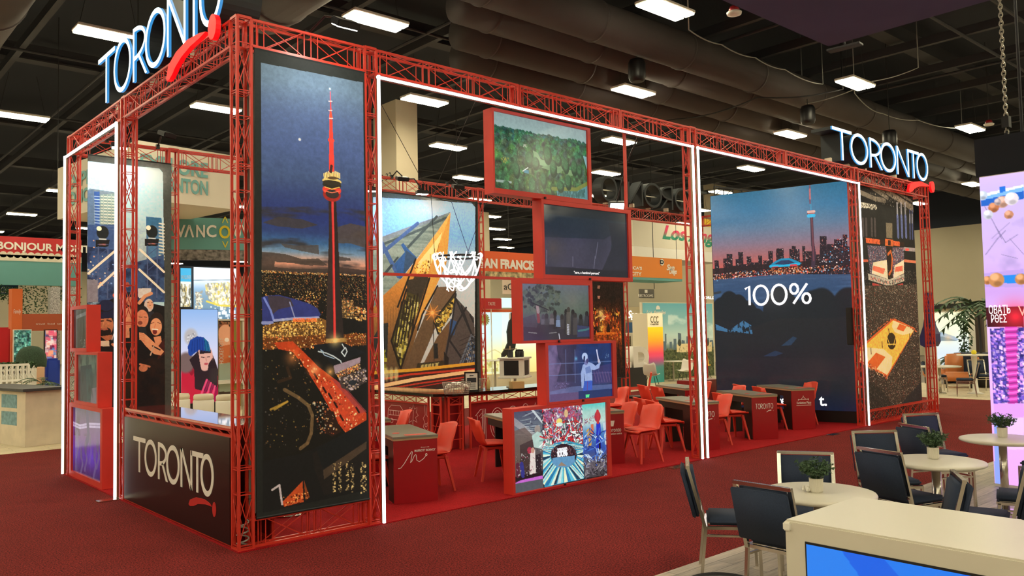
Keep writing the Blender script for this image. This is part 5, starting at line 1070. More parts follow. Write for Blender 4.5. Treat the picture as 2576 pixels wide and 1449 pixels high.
# ---- city-name counter on the short side
t = thing('truss_counter', 'black fronted counter with the white city name, on the short side', 'counter', (.2, 1.7, .012))
wobj('front_panel', bx(-.012, .006, .17, 3.30, .035, 1.02, .002), mat('counter_black', (30, 15, 17), .3), t)
b = BM()
for y0, y1 in ((.15, 3.33),):
    for z in (.03, 1.03, 1.09): bar(b, (.015, y0, z), (.015, y1, z), .026)
    for z in (.03, 1.06): bar(b, (.4, y0, z), (.4, y1, z), .026)
    for k in range(15):
        y = y0 + (y1 - y0) * k / 14; bar(b, (.015, y, 1.03), (.015, y + (.16 if k < 14 else 0), 1.09), .01)
    for y in (.16, 1.2, 2.26, 3.32):
        for x in (.025, .4): bar(b, (x, y, .012), (x, y, 1.09), .028)
wobj('frame', b, M['red'], t)
m_, nt_, bs_ = _new('polished_red_top'); bs_.inputs['Base Color'].default_value = (*lin((196, 60, 60)), 1); bs_.inputs['Roughness'].default_value = .06; bs_.inputs['Metallic'].default_value = .55; bs_.inputs['Coat Weight'].default_value = 1
wobj('top', bx(-.005, .47, .16, 3.31, 1.10, 1.125, .004), m_, t)
wobj('back_panel', bx(.40, .415, .17, 3.30, .035, 1.05), M['burg'], t)
n_ = (-1, 0, 0)
p0, p1 = on(336, 1178, 0, -.013), on(538, 1235, 0, -.013)
sg = thing('tmp', 'x', 'x'); bpy.data.objects.remove(sg)
b = BM(); Lw = p0[1] - p1[1]
for ch, s_, w_ in WORD:
    for q in letter_polys(ch, w_ * Lw, .40, .05): slab(b, q, (-.0125, p0[1] - s_ * Lw, .415), (0, -1, 0), (0, 0, 1), (-1, 0, 0), .004)
fix(b); wobj('lettering', b, M['lettering'], t)
b = BM(); y0 = on(475, 1262, 0, -.013)[1]
slab(b, [(0, .25), (.04, .3), (.2, .345), (.42, .355), (.55, .335), (.6, .31), (.45, .31), (.25, .285), (.14, .25), (.04, .235)], (-.0125, y0, 0.02), (0, -1, 0), (0, 0, 1), (-1, 0, 0), .004); slab(b, [(.66 + .045 * math.cos(k * .42), .29 + .07 * math.sin(k * .42)) for k in range(15)], (-.0125, y0, 0.02), (0, -1, 0), (0, 0, 1), (-1, 0, 0), .004); fix(b)
wobj('underline_swoosh', b, mat('swoosh_print', (196, 36, 34), .5), t)

# ---- the bar in the middle of the booth, L-shaped
BXc, BYc, BT = 4.90, 3.45, .95
t = thing('bar_counter', 'red truss bar with glossy black top, in front of the crystal building banner', 'bar', (BXc + .3, BYc + .3, .012))
b = BM(); slab(b, [(BXc - .06, BYc + .18), (BXc + .16, BYc - .06), (7.8, BYc - .06), (7.8, BYc + .62), (BXc + .66, BYc + .62), (BXc + .66, 5.7), (BXc - .06, 5.7)], (0, 0, BT - .045), (1, 0, 0), (0, 1, 0), (0, 0, 1), .045); fix(b)
wobj('top', b, M['blackgloss'], t)
b = BM(); box(b, BXc + .05, BXc + .065, BYc + .45, 5.65, .02, .76); wobj('side_panel', b, M['burg'], t)
b = BM(); box(b, BXc + .62, 7.75, BYc + .05, BYc + .065, .02, .76); wobj('front_panel', b, M['burg'], t)
b = BM(); box(b, BXc + .2, BXc + .25, BYc + .2, BYc + .6, .02, .88); box(b, BXc + .25, BXc + .6, BYc + .2, BYc + .25, .02, .88); wobj('corner_panel', b, M['burg'], t)
b = BM()
def lat(p, q, z0, z1, n):
    p, q = Vector(p), Vector(q)
    for z in (z0, z1): bar(b, (p.x, p.y, z), (q.x, q.y, z), .026)
    for k in range(n):
        a, c = p + (q - p) * (k / n), p + (q - p) * ((k + 1) / n)
        bar(b, (a.x, a.y, z0), (c.x, c.y, z1), .009); bar(b, (a.x, a.y, z1), (c.x, c.y, z0), .009); bar(b, (c.x, c.y, z0), (c.x, c.y, z1), .011)
lat((BXc + .02, 5.65, 0), (BXc + .02, BYc + .42, 0), .77, .89, 5); lat((BXc + .58, BYc + .02, 0), (7.75, BYc + .02, 0), .77, .89, 6); lat((BXc + .02, BYc + .32, 0), (BXc + .02, BYc + .08, 0), .77, .89, 1); lat((BXc + .12, BYc + .0, 0), (BXc + .4, BYc + .0, 0), .77, .89, 1)
for x, y in ((BXc + .02, BYc + .42), (BXc + .02, BYc + .32), (BXc + .02, BYc + .08), (BXc + .12, BYc), (BXc + .4, BYc), (BXc + .58, BYc + .02), (BXc + .02, 5.65), (7.75, BYc + .02), (BXc + .16, BYc + .14), (BXc + .45, BYc + .14)): bar(b, (x, y, .012), (x, y, .9), .028)
for z in (.2, .42, .62):
    bar(b, (BXc + .02, BYc + .32, z), (BXc + .02, BYc + .08, z), .012); bar(b, (BXc + .12, BYc, z), (BXc + .4, BYc, z), .012)
bar(b, (BXc + .02, BYc + .32, .2), (BXc + .02, BYc + .08, .7), .01); bar(b, (BXc + .12, BYc, .2), (BXc + .4, BYc, .7), .01)
wobj('truss_frame', b, M['red'], t)
lm = mat('white_line_print', (236, 214, 210), .5)
for off in (0, .035, .07):
    q = [[(.05 + off, .0), (.05 + off, .5 - off), (-.02 + off, .44 - off)], [(.16 - off, 0), (.16 - off, .5)]] if off else [[(-.02, 0), (-.02, .42), (-.06, .42), (.05, .52), (.16, .52), (.16, 0), (-.02, 0)]]
    for st in q: doodle([st], (5.68, BYc + .049, .12), (1, 0, 0), (0, -1, 0), 1.0, .012, t, lm)
for cx in (.42, .78):
    for r in (.0, .05, .1): doodle([_arc(cx, .26, .16 - r, .26 - r, 0, 360, 24)], (5.68, BYc + .049, .12), (1, 0, 0), (0, -1, 0), 1.0, .012, t, lm)
doodle([_arc(1.08, .42, .08, .12, 0, 360, 16), _arc(1.3, .14, .08, .12, 0, 360, 16), [(1.05, 0), (1.33, .54)]], (5.68, BYc + .049, .12), (1, 0, 0), (0, -1, 0), 1.0, .012, t, lm)
yy0 = 5.0
street = [[(0, .12), (.02, .3), (.12, .37), (.4, .37), (.48, .3), (.5, .12), (0, .12)], [(.04, .28), (.46, .28)], [(.04, .2), (.46, .2)], _arc(.12, .1, .05, .04, 0, 360, 10), _arc(.38, .1, .05, .04, 0, 360, 10)] + [[(x, .2), (x, .28)] for x in (.1, .18, .26, .34, .42)]
leaf_ = [[(.66, .1), (.7, .22), (.64, .24), (.7, .3), (.68, .36), (.76, .34), (.8, .42), (.83, .34), (.91, .37), (.88, .29), (.94, .24), (.86, .2), (.9, .12), (.8, .15), (.78, .04), (.75, .14), (.66, .1)], [(.78, .14), (.8, .32)]]
gtr = [[(1.12, .46), (1.14, .26), (1.08, .2), (1.12, .14), (1.08, .06), (1.16, .0), (1.24, .05), (1.2, .13), (1.24, .2), (1.18, .26), (1.16, .46), (1.12, .46)], _arc(1.16, .09, .03, .03, 0, 360, 8)]
for d_ in (street, leaf_, gtr): doodle(d_, (BXc + .049, yy0 + .15, .32), (0, -1, 0), (-1, 0, 0), 1.0, .010, t, lm)
doodle([[(.2, .1), (.22, .3), (.26, .2), (.3, .32), (.3, .1)], [(.6, .02), (.62, .2), (.68, .22), (.7, .05)]], (BXc + .049, yy0 + .1, .08), (0, -1, 0), (-1, 0, 0), 1.0, .010, t, lm)

# things on the bar
def wire_basket(loc, label, sx=.40, sy=.28, rz=0.0, fill=True):
    t = thing('wire_basket', label, 'basket', loc, rz); b = BM(); hgt = .175
    def rect(k, z): return [(-sx / 2 * k, -sy / 2 * k, z), (sx / 2 * k, -sy / 2 * k, z), (sx / 2 * k, sy / 2 * k, z), (-sx / 2 * k, sy / 2 * k, z)]
    for i in range(6): tube(b, rect(.84 + .16 * i / 5, .004 + hgt * i / 5), .0035 if i < 5 else .006, 5, True)
    for i in range(17):
        x = -1 + 2 * i / 16
        for s in (-1, 1): tube(b, [(x * sx / 2 * .84, s * sy / 2 * .84, .004), (x * sx / 2, s * sy / 2, hgt)], .003, 4)
    for i in range(11):
        y = -1 + 2 * i / 10
        for s in (-1, 1): tube(b, [(s * sx / 2 * .84, y * sy / 2 * .84, .004), (s * sx / 2, y * sy / 2, hgt)], .003, 4)
    obj('wire_cage', b, M['wire'], t)
    if fill:
        b = BM()
        for i in range(60):
            x, y = rnd.uniform(-.8, .8) * sx / 2, rnd.uniform(-.8, .8) * sy / 2; z = .05 + .13 * (1 - (2 * x / sx) ** 2) * rnd.uniform(.5, 1)
            r = bmesh.ops.create_icosphere(b, subdivisions=1, radius=rnd.uniform(.02, .035), matrix=Matrix.Translation((x, y, z)) @ Matrix.Diagonal((1.3, 1, .7, 1)))
        o = obj('wrapped_sweets', b, M['whitep'], t); o['kind'] = 'stuff'
    return t
p = floor_at(1149, 990, BT + .002); wire_basket((p[0], p[1], BT + .002), 'wire basket heaped with white wrapped sweets at the corner of the bar', .46, .3, R(-38))
p = floor_at(1236, 962, BT + .002); wire_basket((5.9, BYc + .43, BT + .002), 'empty wire basket behind the framed menu on the bar', .34, .26, 0, False)
t = thing('menu_stand', 'black framed menu card standing on the bar', 'sign', (5.62, BYc + .14, BT + .002), R(-36)); t.scale = (1.12, 1.12, 1.12); b = BM()
for x0, x1, z0, z1 in ((-.11, .11, 0, .02), (-.11, .11, .27, .29), (-.11, -.09, 0, .29), (.09, .11, 0, .29)): box(b, x0, x1, -.008, .008, z0, z1)
box(b, -.08, .08, -.05, .07, -.001, .004); obj('frame', b, M['black'], t); b = BM(); box(b, -.09, .09, -.004, .004, .02, .27); c_ = obj('card', b, M['whitep'], t); b = BM(); box(b, -.07, .07, -.006, -.0045, .13, .2); obj('printed_photo', b, M['beam'], t); b = BM()
for k in range(5): box(b, -.06, .06, -.006, -.0045, .04 + k * .016, .046 + k * .016)
box(b, -.03, .03, -.006, -.0045, .225, .24); obj('printed_lines', b, M['beam'], t)
t = thing('display_carousel', 'white carousel with black panels on a post at the bar end', 'stand', (6.75, BYc + .3, BT + .002), R(32))
obj('base', lathe(BM(), [(.16, 0), (.16, .012), (.03, .02)], 24), M['whitep'], t); obj('post', tube(BM(), [(0, 0, .015), (0, 0, .16)], .025, 12), M['whitep'], t); b = BM(); box(b, -.25, .25, -.25, .25, .16, .19, .005); box(b, -.22, .22, -.22, .22, .19, .50, .004); box(b, -.25, .25, -.25, .25, .50, .53, .005); obj('body', b, M['whitep'], t); b = BM()
for a in range(4):
    mm = Matrix.Rotation(a * math.pi / 2, 4, 'Z'); r = bmesh.ops.create_cube(b, size=1.0, matrix=mm @ Matrix.Translation((0, -.222, .345)) @ Matrix.Diagonal((.27, .006, .26, 1)))
obj('dark_panel', b, M['black'], t)
for k, (x, y, c) in enumerate(((-.14, -.05, 'beam'), (-.03, -.12, 'black'), (.09, -.08, 'black'), (.14, .06, 'black'))):
    p = (6.75 + x, BYc + .3 + y, BT + .532); j = obj('jar', lathe(BM(), [(.045, 0), (.048, .01), (.048, .1), (.035, .12), (.04, .125), (.04, .135)], 16), M[c], smooth=True); j.location = p
    tag(j, ('pale jar at the left end of the carousel top', 'dark jar nearest on the carousel top', 'dark jar second from the right end of the carousel top', 'dark jar at the back of the carousel top')[k].replace('left end', 'outer end').replace('right end', 'inner end'), 'jar', 'jars on the white carousel')
o = obj('wooden_rack', box(box(BM(), -.16, .16, -.012, .012, .14, .152), -.01, .01, -.012, .012, .0, .2), M['edge']); o.location = (6.75, BYc + .42, BT + .532); tag(o, 'small wooden rack behind the jars on the carousel', 'rack')
o = obj('carton', bx(-.11, .11, -.09, .09, 0, .12, .003), mat('kraft_card', (196, 162, 108), .7)); p = floor_at(1300, 977, BT + .002); o.location = (p[0], p[1], BT + .002); o.rotation_euler = (0, 0, R(-20)); tag(o, 'small tan carton beside the menu on the bar', 'box')
for k, (x, c, lab) in enumerate(((6.12, (220, 190, 120), 'amber bottle with dark cap beside the empty wire basket'), (6.55, (40, 40, 40), 'black round clock-like speaker next to the tan carton'))):
    if k == 0: o = obj('bottle', lathe(BM(), [(.03, 0), (.034, .01), (.034, .13), (.014, .17), (.014, .2), (.016, .205)], 16), mat('amber_glass', c, .1), smooth=True)
    else: o = obj('table_speaker', tube(BM(), [(0, -.03, .06), (0, .03, .06)], .06, 20), mat('speaker_black', c, .4))
    o.location = (x, BYc + .3 - .2 * k, BT + .002); tag(o, lab, 'bottle' if k == 0 else 'speaker')

# ---- hanging neon basket
c = Vector((4.28, 2.2, 3.06)); rr = .335
t = thing('neon_net', 'white neon basketball net hanging on wires in the wide portal', 'neon sign', c)
ring = BM(); tube(ring, [c + Vector((rr * math.cos(a * .2618), rr * math.sin(a * .2618), 0)) for a in range(24)], .016, 8, True); wobj('hoop', ring, M['black'], t)
b = BM(); n_l = 8
def net(a, k): # k 0 rim .. 1 bottom
    r = rr * (1.06 - .12 * k - .45 * k * k); return c + Vector((r * math.cos(a), r * math.sin(a), .05 - .52 * k))
for i in range(n_l):
    a0 = 2 * math.pi * i / n_l
    for sgn, dep, span in (((1, .22 + .05 * (i % 3), 1.0), (-1, .36 + .06 * (i % 4), 1.7)) if i % 2 else ((1, .3, 1.25),)):
        pts = []
        for k in range(19):
            f = k / 18; dz = math.sin(math.pi * f) ** .75 * dep; pts.append(net(a0 + sgn * span * f + .1 * math.sin(5 * f + i), dz / .52))
        tube(b, pts, .0082, 6)
    tube(b, [c + Vector(((rr + .035 * math.sin(q)) * math.cos(a0 + .09 * math.cos(q)), (rr + .035 * math.sin(q)) * math.sin(a0 + .09 * math.cos(q)), .008 + .04 * math.cos(q))) for q in [k * .5 for k in range(14)]], .0082, 6)
tube(b, [c + Vector((-.30 + .62 * f, -.1 * math.sin(3 * f), -.50 * math.sin(math.pi * f) ** .6 * (1 - .12 * f))) for f in [k / 24 for k in range(25)]], .0082, 6)
tube(b, [c + Vector((-.26 + .5 * f, .12 * math.sin(4 * f), -.44 * math.sin(math.pi * f) ** .8)) for f in [k / 24 for k in range(25)]], .0082, 6)
for j in range(3):
    pts = [c + Vector((.1 * math.sin(3 * f + j) - .08, .07 * math.cos(4 * f + 2 * j), -.2 - .26 * f + .05 * math.sin(9 * f + j))) for f in [k / 15 for k in range(16)]]; tube(b, pts, .0082, 6)
tube(b, [c + Vector((.05 + .05 * math.cos(f), .02 * math.sin(f), -.46 + .04 * math.sin(f))) for f in [k * .42 for k in range(15)]], .0082, 6)
wobj('neon_tube', b, M['neon'], t, True)
b = BM(); tops = [Vector((3.93, 2.35, 3.94)), Vector((4.38, 2.45, 3.92)), Vector((4.66, 2.0, 3.85))]
for k, q in enumerate(tops): tube(b, [c + Vector((rr * math.cos(2.4 - 2.1 * k), rr * math.sin(2.4 - 2.1 * k), .01)), q], .004, 5)
tube(b, [(.14 + 1.35, .14, 4.7), tops[0], tops[1], (5.6, 5.86, 4.72)], .004, 5); tube(b, [(4.55, 5.86, 4.72), tops[1], tops[2], (5.4, .14, 4.72)], .004, 5); tube(b, [(3.0, .14, 4.72), tops[0]], .004, 5)
wobj('hanging_wire', b, M['cable'], t)

# ---- desks
def desk(label, fl, ang, wd=.50, ln=1.22):
    t = thing('meeting_desk', label, 'desk', (fl[0], fl[1], .012), R(ang))
    obj('end_panel', bx(0, wd, -.005, .02, 0, .715, .003), M['deskred'], t)
    obj('top', bx(-.01, wd + .01, -.01, ln, .735, .76, .003), M['greytop'], t); obj('top_edge', bx(-.008, wd + .008, -.008, ln - .002, .715, .735), M['edge'], t)
    b = BM(); box(b, .012, wd - .012, .02, .30, 0, .715); box(b, .02, wd - .02, .3, ln - .05, .61, .715); box(b, .12, wd - .03, ln - .09, ln - .05, 0, .62); obj('pedestal', b, M['black'], t)
    b = BM(); box(b, .16, .42, .06, .16, .7605, .762, .0); lathe(b, [(.045, .7605), (.045, .762)], 20, (.12, .35, 0)); obj('red_inlay', b, M['chair_leg'], t)
    return t
def desk_print(t, fl, ang, fn):
    c, s = math.cos(R(ang)), math.sin(R(ang)); u = Vector((c, s, 0)); n = Vector((s, -c, 0)); o = Vector((fl[0], fl[1], .012)) + n * .0055; fn(t, o, u, n)
def city(t, o, u, n):
    stroke_tubes('TORONTO', o + u * .06 + Vector((0, 0, .52)), u, n, .085, .010, .34, t, M['lettering'])
    doodle([[(.27, 0), (.31, .025), (.36, .03)], [(.40, .02), (.402, .022)]], o + u * .0 + Vector((0, 0, .46)), u, n, 1.0, .014, t, M['lettering'], 'underline')
DK = [('red fronted desk with a white script letter, nearest in the wide portal', (2.109, .658), -19), ('red fronted desk behind the script-letter desk, half hidden by the lit portal', (2.71, 2.56), -20), ('dark desk standing behind the lowest screen', (4.06, .72), -20),
      ('red fronted desk beside the lowest screen, next to the pale orange chair', (5.54, .79), -24), ('red fronted city-name desk crossed by the twin light tubes', (7.58, .53), -25), ('red fronted city-name desk farthest back, before the yellow chairs', (10.03, 2.46), -24),
      ('red fronted city-name desk in the open of the far portal', (9.30, .53), -27), ('red fronted desk with a palace emblem, beside the skyline screen wall', (10.93, .72), -28)]
for k, (lab, fl, an) in enumerate(DK):
    t = desk(lab, fl, an, .52 if k < 4 else .48)
    if k == 0:
        def f0(t, o, u, n):
            doodle([[(.03, 0), (.06, .005), (.1, .05), (.16, .14), (.19, .185), (.2, .18), (.185, .1), (.175, .055), (.19, .07), (.22, .13), (.24, .15), (.245, .13), (.25, .08), (.28, .06), (.33, .09), (.36, .125)], _arc(.365, .135, .01, .012, 0, 360, 10)], o + Vector((0, 0, .40)) + u * .02, u, n, 1.0, .008, t, M['lettering'], 'script_letter')
            wwrite('MARRIOTT BONVOY', o + Vector((0, 0, .575)) + u * .245, u, (0, 0, 1), t, width=.25, height=.026, weight=.012); wwrite('30 years with', o + Vector((0, 0, .615)) + u * .32, u, (0, 0, 1), t, width=.10, height=.014)
        desk_print(t, fl, an, f0)
    elif k in (1, 4, 5, 6): desk_print(t, fl, an, city)
    elif k == 3:
        def f3(t, o, u, n):
            wwrite('toronto', o + Vector((0, 0, .46)) + u * .27, u, (0, 0, 1), t, width=.2, height=.05); wwrite('convention centre', o + Vector((0, 0, .42)) + u * .24, u, (0, 0, 1), t, width=.24, height=.028)
            b = BM(); slab(b, [(0, .08), (.015, 0), (.05, 0), (.07, .08)], o + Vector((0, 0, .54)) + u * .3, u, (0, 0, 1), n, .003); fix(b); wobj('emblem', b, M['lettering'], t)
        desk_print(t, fl, an, f3)
    elif k == 7:
        def f7(t, o, u, n):
            wwrite('Exhibition Place', o + Vector((0, 0, .47)) + u * .1, u, (0, 0, 1), t, width=.3, height=.045)
            doodle([[(.09, 0), (.4, 0)], [(.13, .09), (.13, .11), (.35, .11), (.35, .09)], [(.19, .11), (.24, .16), (.29, .11)], [(.14, .09), (.14, .12)], [(.34, .09), (.34, .13)], [(.24, .16), (.24, .18)]], o + Vector((0, 0, .445)), u, n, 1.0, .008, t, M['lettering'], 'emblem')
        desk_print(t, fl, an, f7)

# ---- red shell chairs
def shell_chair():
    t = thing('shell_chair', 'chair', 'chair')
    prof = [(.225, .435), (.2, .455), (.1, .448), (-.05, .438), (-.15, .452), (-.21, .51), (-.25, .6), (-.285, .7), (-.31, .79), (-.335, .82)]
    hw = [.19, .225, .24, .24, .23, .225, .228, .228, .215, .185]; b = BM(); rows = []; ns = 10
    for i, ((y, z), w) in enumerate(zip(prof, hw)):
        row = []
        for k in range(ns + 1):
            s = -1 + 2 * k / ns; up = max(0, 1 - abs(i - 3) / 3.2)
            fwd = max(0, min(1, (i - 3.5) / 2.5))
            row.append(b.verts.new((s * w, y + fwd * .085 * s * s, z + (.05 * up) * s * s - (.03 * s * s if i == 9 else 0))))
        rows.append(row)
    for A_, B_ in zip(rows, rows[1:]):
        for k in range(ns): b.faces.new((A_[k], B_[k], B_[k + 1], A_[k + 1]))
    fix(b); bmesh.ops.solidify(b, geom=b.faces[:], thickness=.012); obj('shell', b, M['chair'], t, True)
    b = BM(); box(b, -.185, .185, -.15, .19, .452, .482, .014); obj('cushion', b, M['cushion'], t, True)
    b = BM(); box(b, -.13, .13, -.13, .13, .40, .43); bar(b, (-.15, -.15, .40), (.15, .15, .40), .03); bar(b, (-.15, .15, .40), (.15, -.15, .40), .03); obj('under_frame', b, M['chair_leg'], t)
    for sx in (-1, 1):
        for sy in (-1, 1):
            b = BM(); a, c_ = Vector((sx * .13, sy * .13, .42)), Vector((sx * .215, sy * .205, 0)); r0, r1 = .021, .012; vs = []
            for p_, r_ in ((a, r0), (c_, r1)):
                for i, j in ((-1, -1), (1, -1), (1, 1), (-1, 1)): vs.append(b.verts.new(p_ + Vector((i * r_, j * r_, 0))))
            for f in ((0, 1, 5, 4), (1, 2, 6, 5), (2, 3, 7, 6), (3, 0, 4, 7), (3, 2, 1, 0), (4, 5, 6, 7)): b.faces.new([vs[k] for k in f])
            fix(b); obj('leg', b, M['chair_leg'], t)
    return t
ch0 = None
def put_chair(x, y, face, label):
    """face: heading in degrees from +X the sitter looks to"""
    global ch0
    g = 'red shell chairs at the desks'
    if ch0 is None:
        ch0 = shell_chair(); o = ch0; o.location = (x, y, .012); o.rotation_euler = (0, 0, R(face - 90))
        o['label'] = label; o['group'] = g
    else: dup(ch0, (x, y, .012), R(face - 90), label, g)
def at_desk(k, s, sidew, turn=0, off=.24):
    lab, fl, an = DK[k]; c, s_ = math.cos(R(an)), math.sin(R(an)); u = np.array((c, s_)); l = np.array((-s_, c)); w = .5
    p = np.array(fl) + l * s + (u * (w + off) if sidew > 0 else -u * off)
    return p[0], p[1], (an + 180 if sidew > 0 else an) + turn
for k, s, sd, tn, off, lab in ((0, .62, 1, 8, .14, 'red shell chair tucked in between the script-letter desk and the bar'), (0, .62, -1, 0, .12, 'red shell chair behind the lit portal beside the script-letter desk'), (1, .6, 1, 0, .14, 'red shell chair peeking over the half-hidden desk'),
    (2, .32, -1, -6, .22, 'red shell chair seen sideways, pushed up to the dark desk by the lowest screen'), (3, .06, 1, 14, .33, 'bright red chair facing us, next to the lowest screen'), (3, .62, 1, 4, .2, 'bright red chair just behind the lowest screen desk'),
    (4, .25, -1, 0, .32, 'dark red chair back with its seat toward the desk crossed by light tubes'), (4, .78, -1, 0, .28, 'red chair behind the dark red chair back at the desk crossed by light tubes'), (4, .55, 1, 0, .2, 'red chair hidden behind the twin light tubes'),
    (5, .2, -1, 4, .3, 'red chair at the near side of the farthest desk'), (5, .75, -1, 0, .3, 'red chair second along the near side of the farthest desk'), (5, .8, 1, 0, .2, 'red chair on the far side of the farthest desk, beside the skyline screen wall'),
    (6, .25, -1, 3, .26, 'red chair seen from behind in the far portal, at the city-name desk'), (6, 1.5, 1, 0, -.1, 'red chair facing us over the city-name desk in the far portal'), (7, .25, -1, 0, .30, 'red chair in the gap before the palace-emblem desk'), (7, .98, -1, 0, .3, 'red chair deepest before the palace-emblem desk'), (7, .75, 1, 0, .18, 'red chair behind the palace-emblem desk, against the skyline screen wall')):
    x, y, f = at_desk(k, s, sd, tn, off); put_chair(x, y, f, lab)
x, y = floor_at(1562, 1030, .0)[:2]; put_chair(8.9, 3.35, 155, 'red chair leaning into view right above the batter screen edge')
for k, (x, y, f, lab) in enumerate(((.9, 2.5, 180, 'red chair behind the polished counter, nearer the open bay'), (.80, 1.75, 180, 'red chair behind the polished counter, nearer the corner tower'), (.75, 3.95, 200, 'red chair behind the narrow lit portal next to the counter'))): put_chair(x, y, f, lab)
# open-frame stool at the farthest desk
t = thing('frame_chair', 'red open-frame chair standing behind the farthest desk', 'chair', (10.75, 4.25, .012), R(40)); b = BM()
for s in (-1, 1):
    bar(b, (s * .22, -.2, 0), (s * .22, -.2, .46), .025); bar(b, (s * .22, .2, 0), (s * .22, .2, .46), .025); bar(b, (s * .22, -.2, .46), (s * .2, -.3, .98), .03); bar(b, (s * .22, -.22, .66), (s * .22, .2, .64), .03); bar(b, (s * .22, .2, .46), (s * .22, .2, .64), .025)
bar(b, (-.22, -.3, .97), (.22, -.3, .97), .03); bar(b, (-.21, -.26, .76), (.21, -.26, .76), .02); obj('frame', b, M['chair'], t); obj('seat', bx(-.22, .22, -.2, .2, .44, .48, .01), M['black'], t)
o = obj('red_bench', bx(-.5, .5, -.25, .25, 0, .78, .01), M['burg']); o.location = (12.1, 3.6, .012); tag(o, 'dark red boxy cabinet beside the skyline screen wall', 'cabinet')

# ---- clip floodlights
def clip_light(label, at, aim, root, lit=True):
    """head at AT aimed at AIM, arm from the truss point ROOT"""
    at, aim, root = Vector(at), Vector(aim), Vector(root); t = thing('clip_floodlight', label, 'floodlight', root, group=None)
    d = (aim - at).normalized(); s = d.cross(Vector((0, 0, 1))).normalized(); q = s.cross(d); M4 = Matrix(((s.x, q.x, -d.x, at.x), (s.y, q.y, -d.y, at.y), (s.z, q.z, -d.z, at.z), (0, 0, 0, 1)))
    b = BM(); box(b, -.115, .115, -.09, .09, -.02, .05, .01); b.transform(M4); wobj('head', b, M['black'], t); b = BM(); box(b, -.1, .1, -.075, .075, -.028, -.021); b.transform(M4); wobj('lens', b, M['clip'] if lit else M['blackgloss'], t)
    b = BM(); up = max(at.z, root.z) + .12; tube(b, [root, (root + at) / 2 + Vector((0, 0, .14)), at + Vector((0, 0, .06))], .012, 6); bar(b, root + Vector((0, 0, -.03)), root + Vector((0, 0, .04)), .05); wobj('arm', b, M['black'], t)
    return t
g1 = BY - .145
clip_light('lit floodlight over the tall city of the concert banner', (.55, g1 - .45, 4.80), (.6, g1 - .25, 0), (.5, g1 + .01, 4.97)); clip_light('dark floodlight on the rear beam beside the concert banner', (1.25, g1 - .4, 5.08), (1.1, g1, 4.0), (1.25, g1 + .01, 4.97), False)
for px, lab, ok in (((937, 478), 'lit floodlight at the edge of the tall tower banner over the crystal building', True), ((1062, 486), 'lit floodlight in the middle over the crystal building banner', True)):
    q = on(*px, 1, g1 - .5); clip_light(lab, q, (q[0] + .1, g1 - .25, 0), (q[0], g1 + .01, 4.97), ok)
for px, lab in (((1012, 451), 'dark floodlight first along the rear beam over the crystal building'), ((1152, 471), 'dark floodlight second along the rear beam over the crystal building')):
    q = on(*px, 1, g1 - .35); clip_light(lab, q, (q[0] + .1, g1, 3.7), (q[0], g1 + .01, 4.97), False)
q = on(1551, 522, 1, .6); clip_light('lit floodlight clipped above the dark captioned screen', q, (q[0] - .6, -.2, 3.0), (q[0], .15, 4.72))
q = on(868, 62, 1, -.55); clip_light('black floodlight on a long arm above the tall tower banner', q, (.85, 0, 3.9), (.75, h, 4.97))
clip_light('floodlight above the arena banner', (13.6, -.35, 5.0), (13.8, .1, 3.8), (13.6, h, 4.97)) if False else None

# bar stool behind the tall banner: its chrome foot shows under the hem; a coil of cable in the corner tower
p = floor_at(705, 1300); t = thing('bar_stool', 'bar stool whose chrome foot shows under the tall tower banner', 'stool', (p[0] + .1, p[1] + .05, .012))
obj('base', lathe(BM(), [(0, 0), (.22, 0), (.225, .01), (.19, .025), (.05, .045), (0, .045)], 32), M['chrome'], t, True); obj('column', tube(BM(), [(0, 0, .04), (0, 0, .72)], .028, 12), M['chrome'], t, True); obj('seat', bx(-.17, .17, -.17, .17, .72, .78, .02), M['chair'], t, True); obj('backrest', bx(-.17, .17, .14, .17, .78, 1.05, .012), M['chair'], t, True)
b = BM(); tube(b, [(.055 * math.cos(k * .5), .045 * math.sin(k * .5), .01 + k * .006) for k in range(40)], .008, 6); o = obj('cable_coil', b, M['greycable'], smooth=True); o.location = (.067, .067, .02); tag(o, 'grey cable coiled in the foot of the nearest corner tower', 'cable')
# ================================================================== the lounge in front: kiosk, tables, chairs
KX, KY = .39, -5.25
t = thing('info_kiosk', 'large white kiosk with a glowing blue screen, nearest to the viewer', 'kiosk', (KX + .37, KY - .8, .003))
wobj('cabinet', bx(KX, KX + .72, KY - 1.75, KY, .003, 1.05, .008), M['white'], t)
q = on(2025, 1362, 0, KX - .001)
wobj('screen_bezel', bx(KX - .004, KX + .01, KY - 1.5, q[1], .3, q[2], .001), M['black'], t)
A = Art((KX - .0055, q[1] - .008, q[2] - .01), (0, -1, 0), 1.2, .6, 150, (0, 104, 236), 4)
A.poly([(0, 0), (.14, 0), (.55, 1), (.2, 1), (0, .6)], (30, 128, 240), uv=True); A.poly([(.3, 0), (.55, 0), (1, .9), (1, 1), (.75, 1)], (20, 122, 240), uv=True); A.poly([(.14, 0), (.3, 0), (.75, 1), (.55, 1)], (0, 96, 230), uv=True)
A.mesh('display', M['screen'], t)
b = BM(); c0 = on(1981, 1324, 0, KX); box(b, KX - .012, KX + .01, c0[1] - .02, c0[1] + .02, c0[2] - .02, c0[2] + .02, .006); wobj('corner_latch', b, M['whitep'], t)
p = floor_at(1815, 1432, .5); dv = Vector((p[0] - CAM[0], p[1] - CAM[1], 0)).normalized()
t = thing('woven_stool', 'black woven round stool at the bottom edge, beside the white kiosk', 'stool', (p[0] - dv.x * .22, p[1] - dv.y * .22, .003))
obj('rim', lathe(BM(), [(.2, .0), (.22, .02), (.23, .44), (.225, .47), (.2, .485), (.19, .47)], 32), M['black'], t, True)
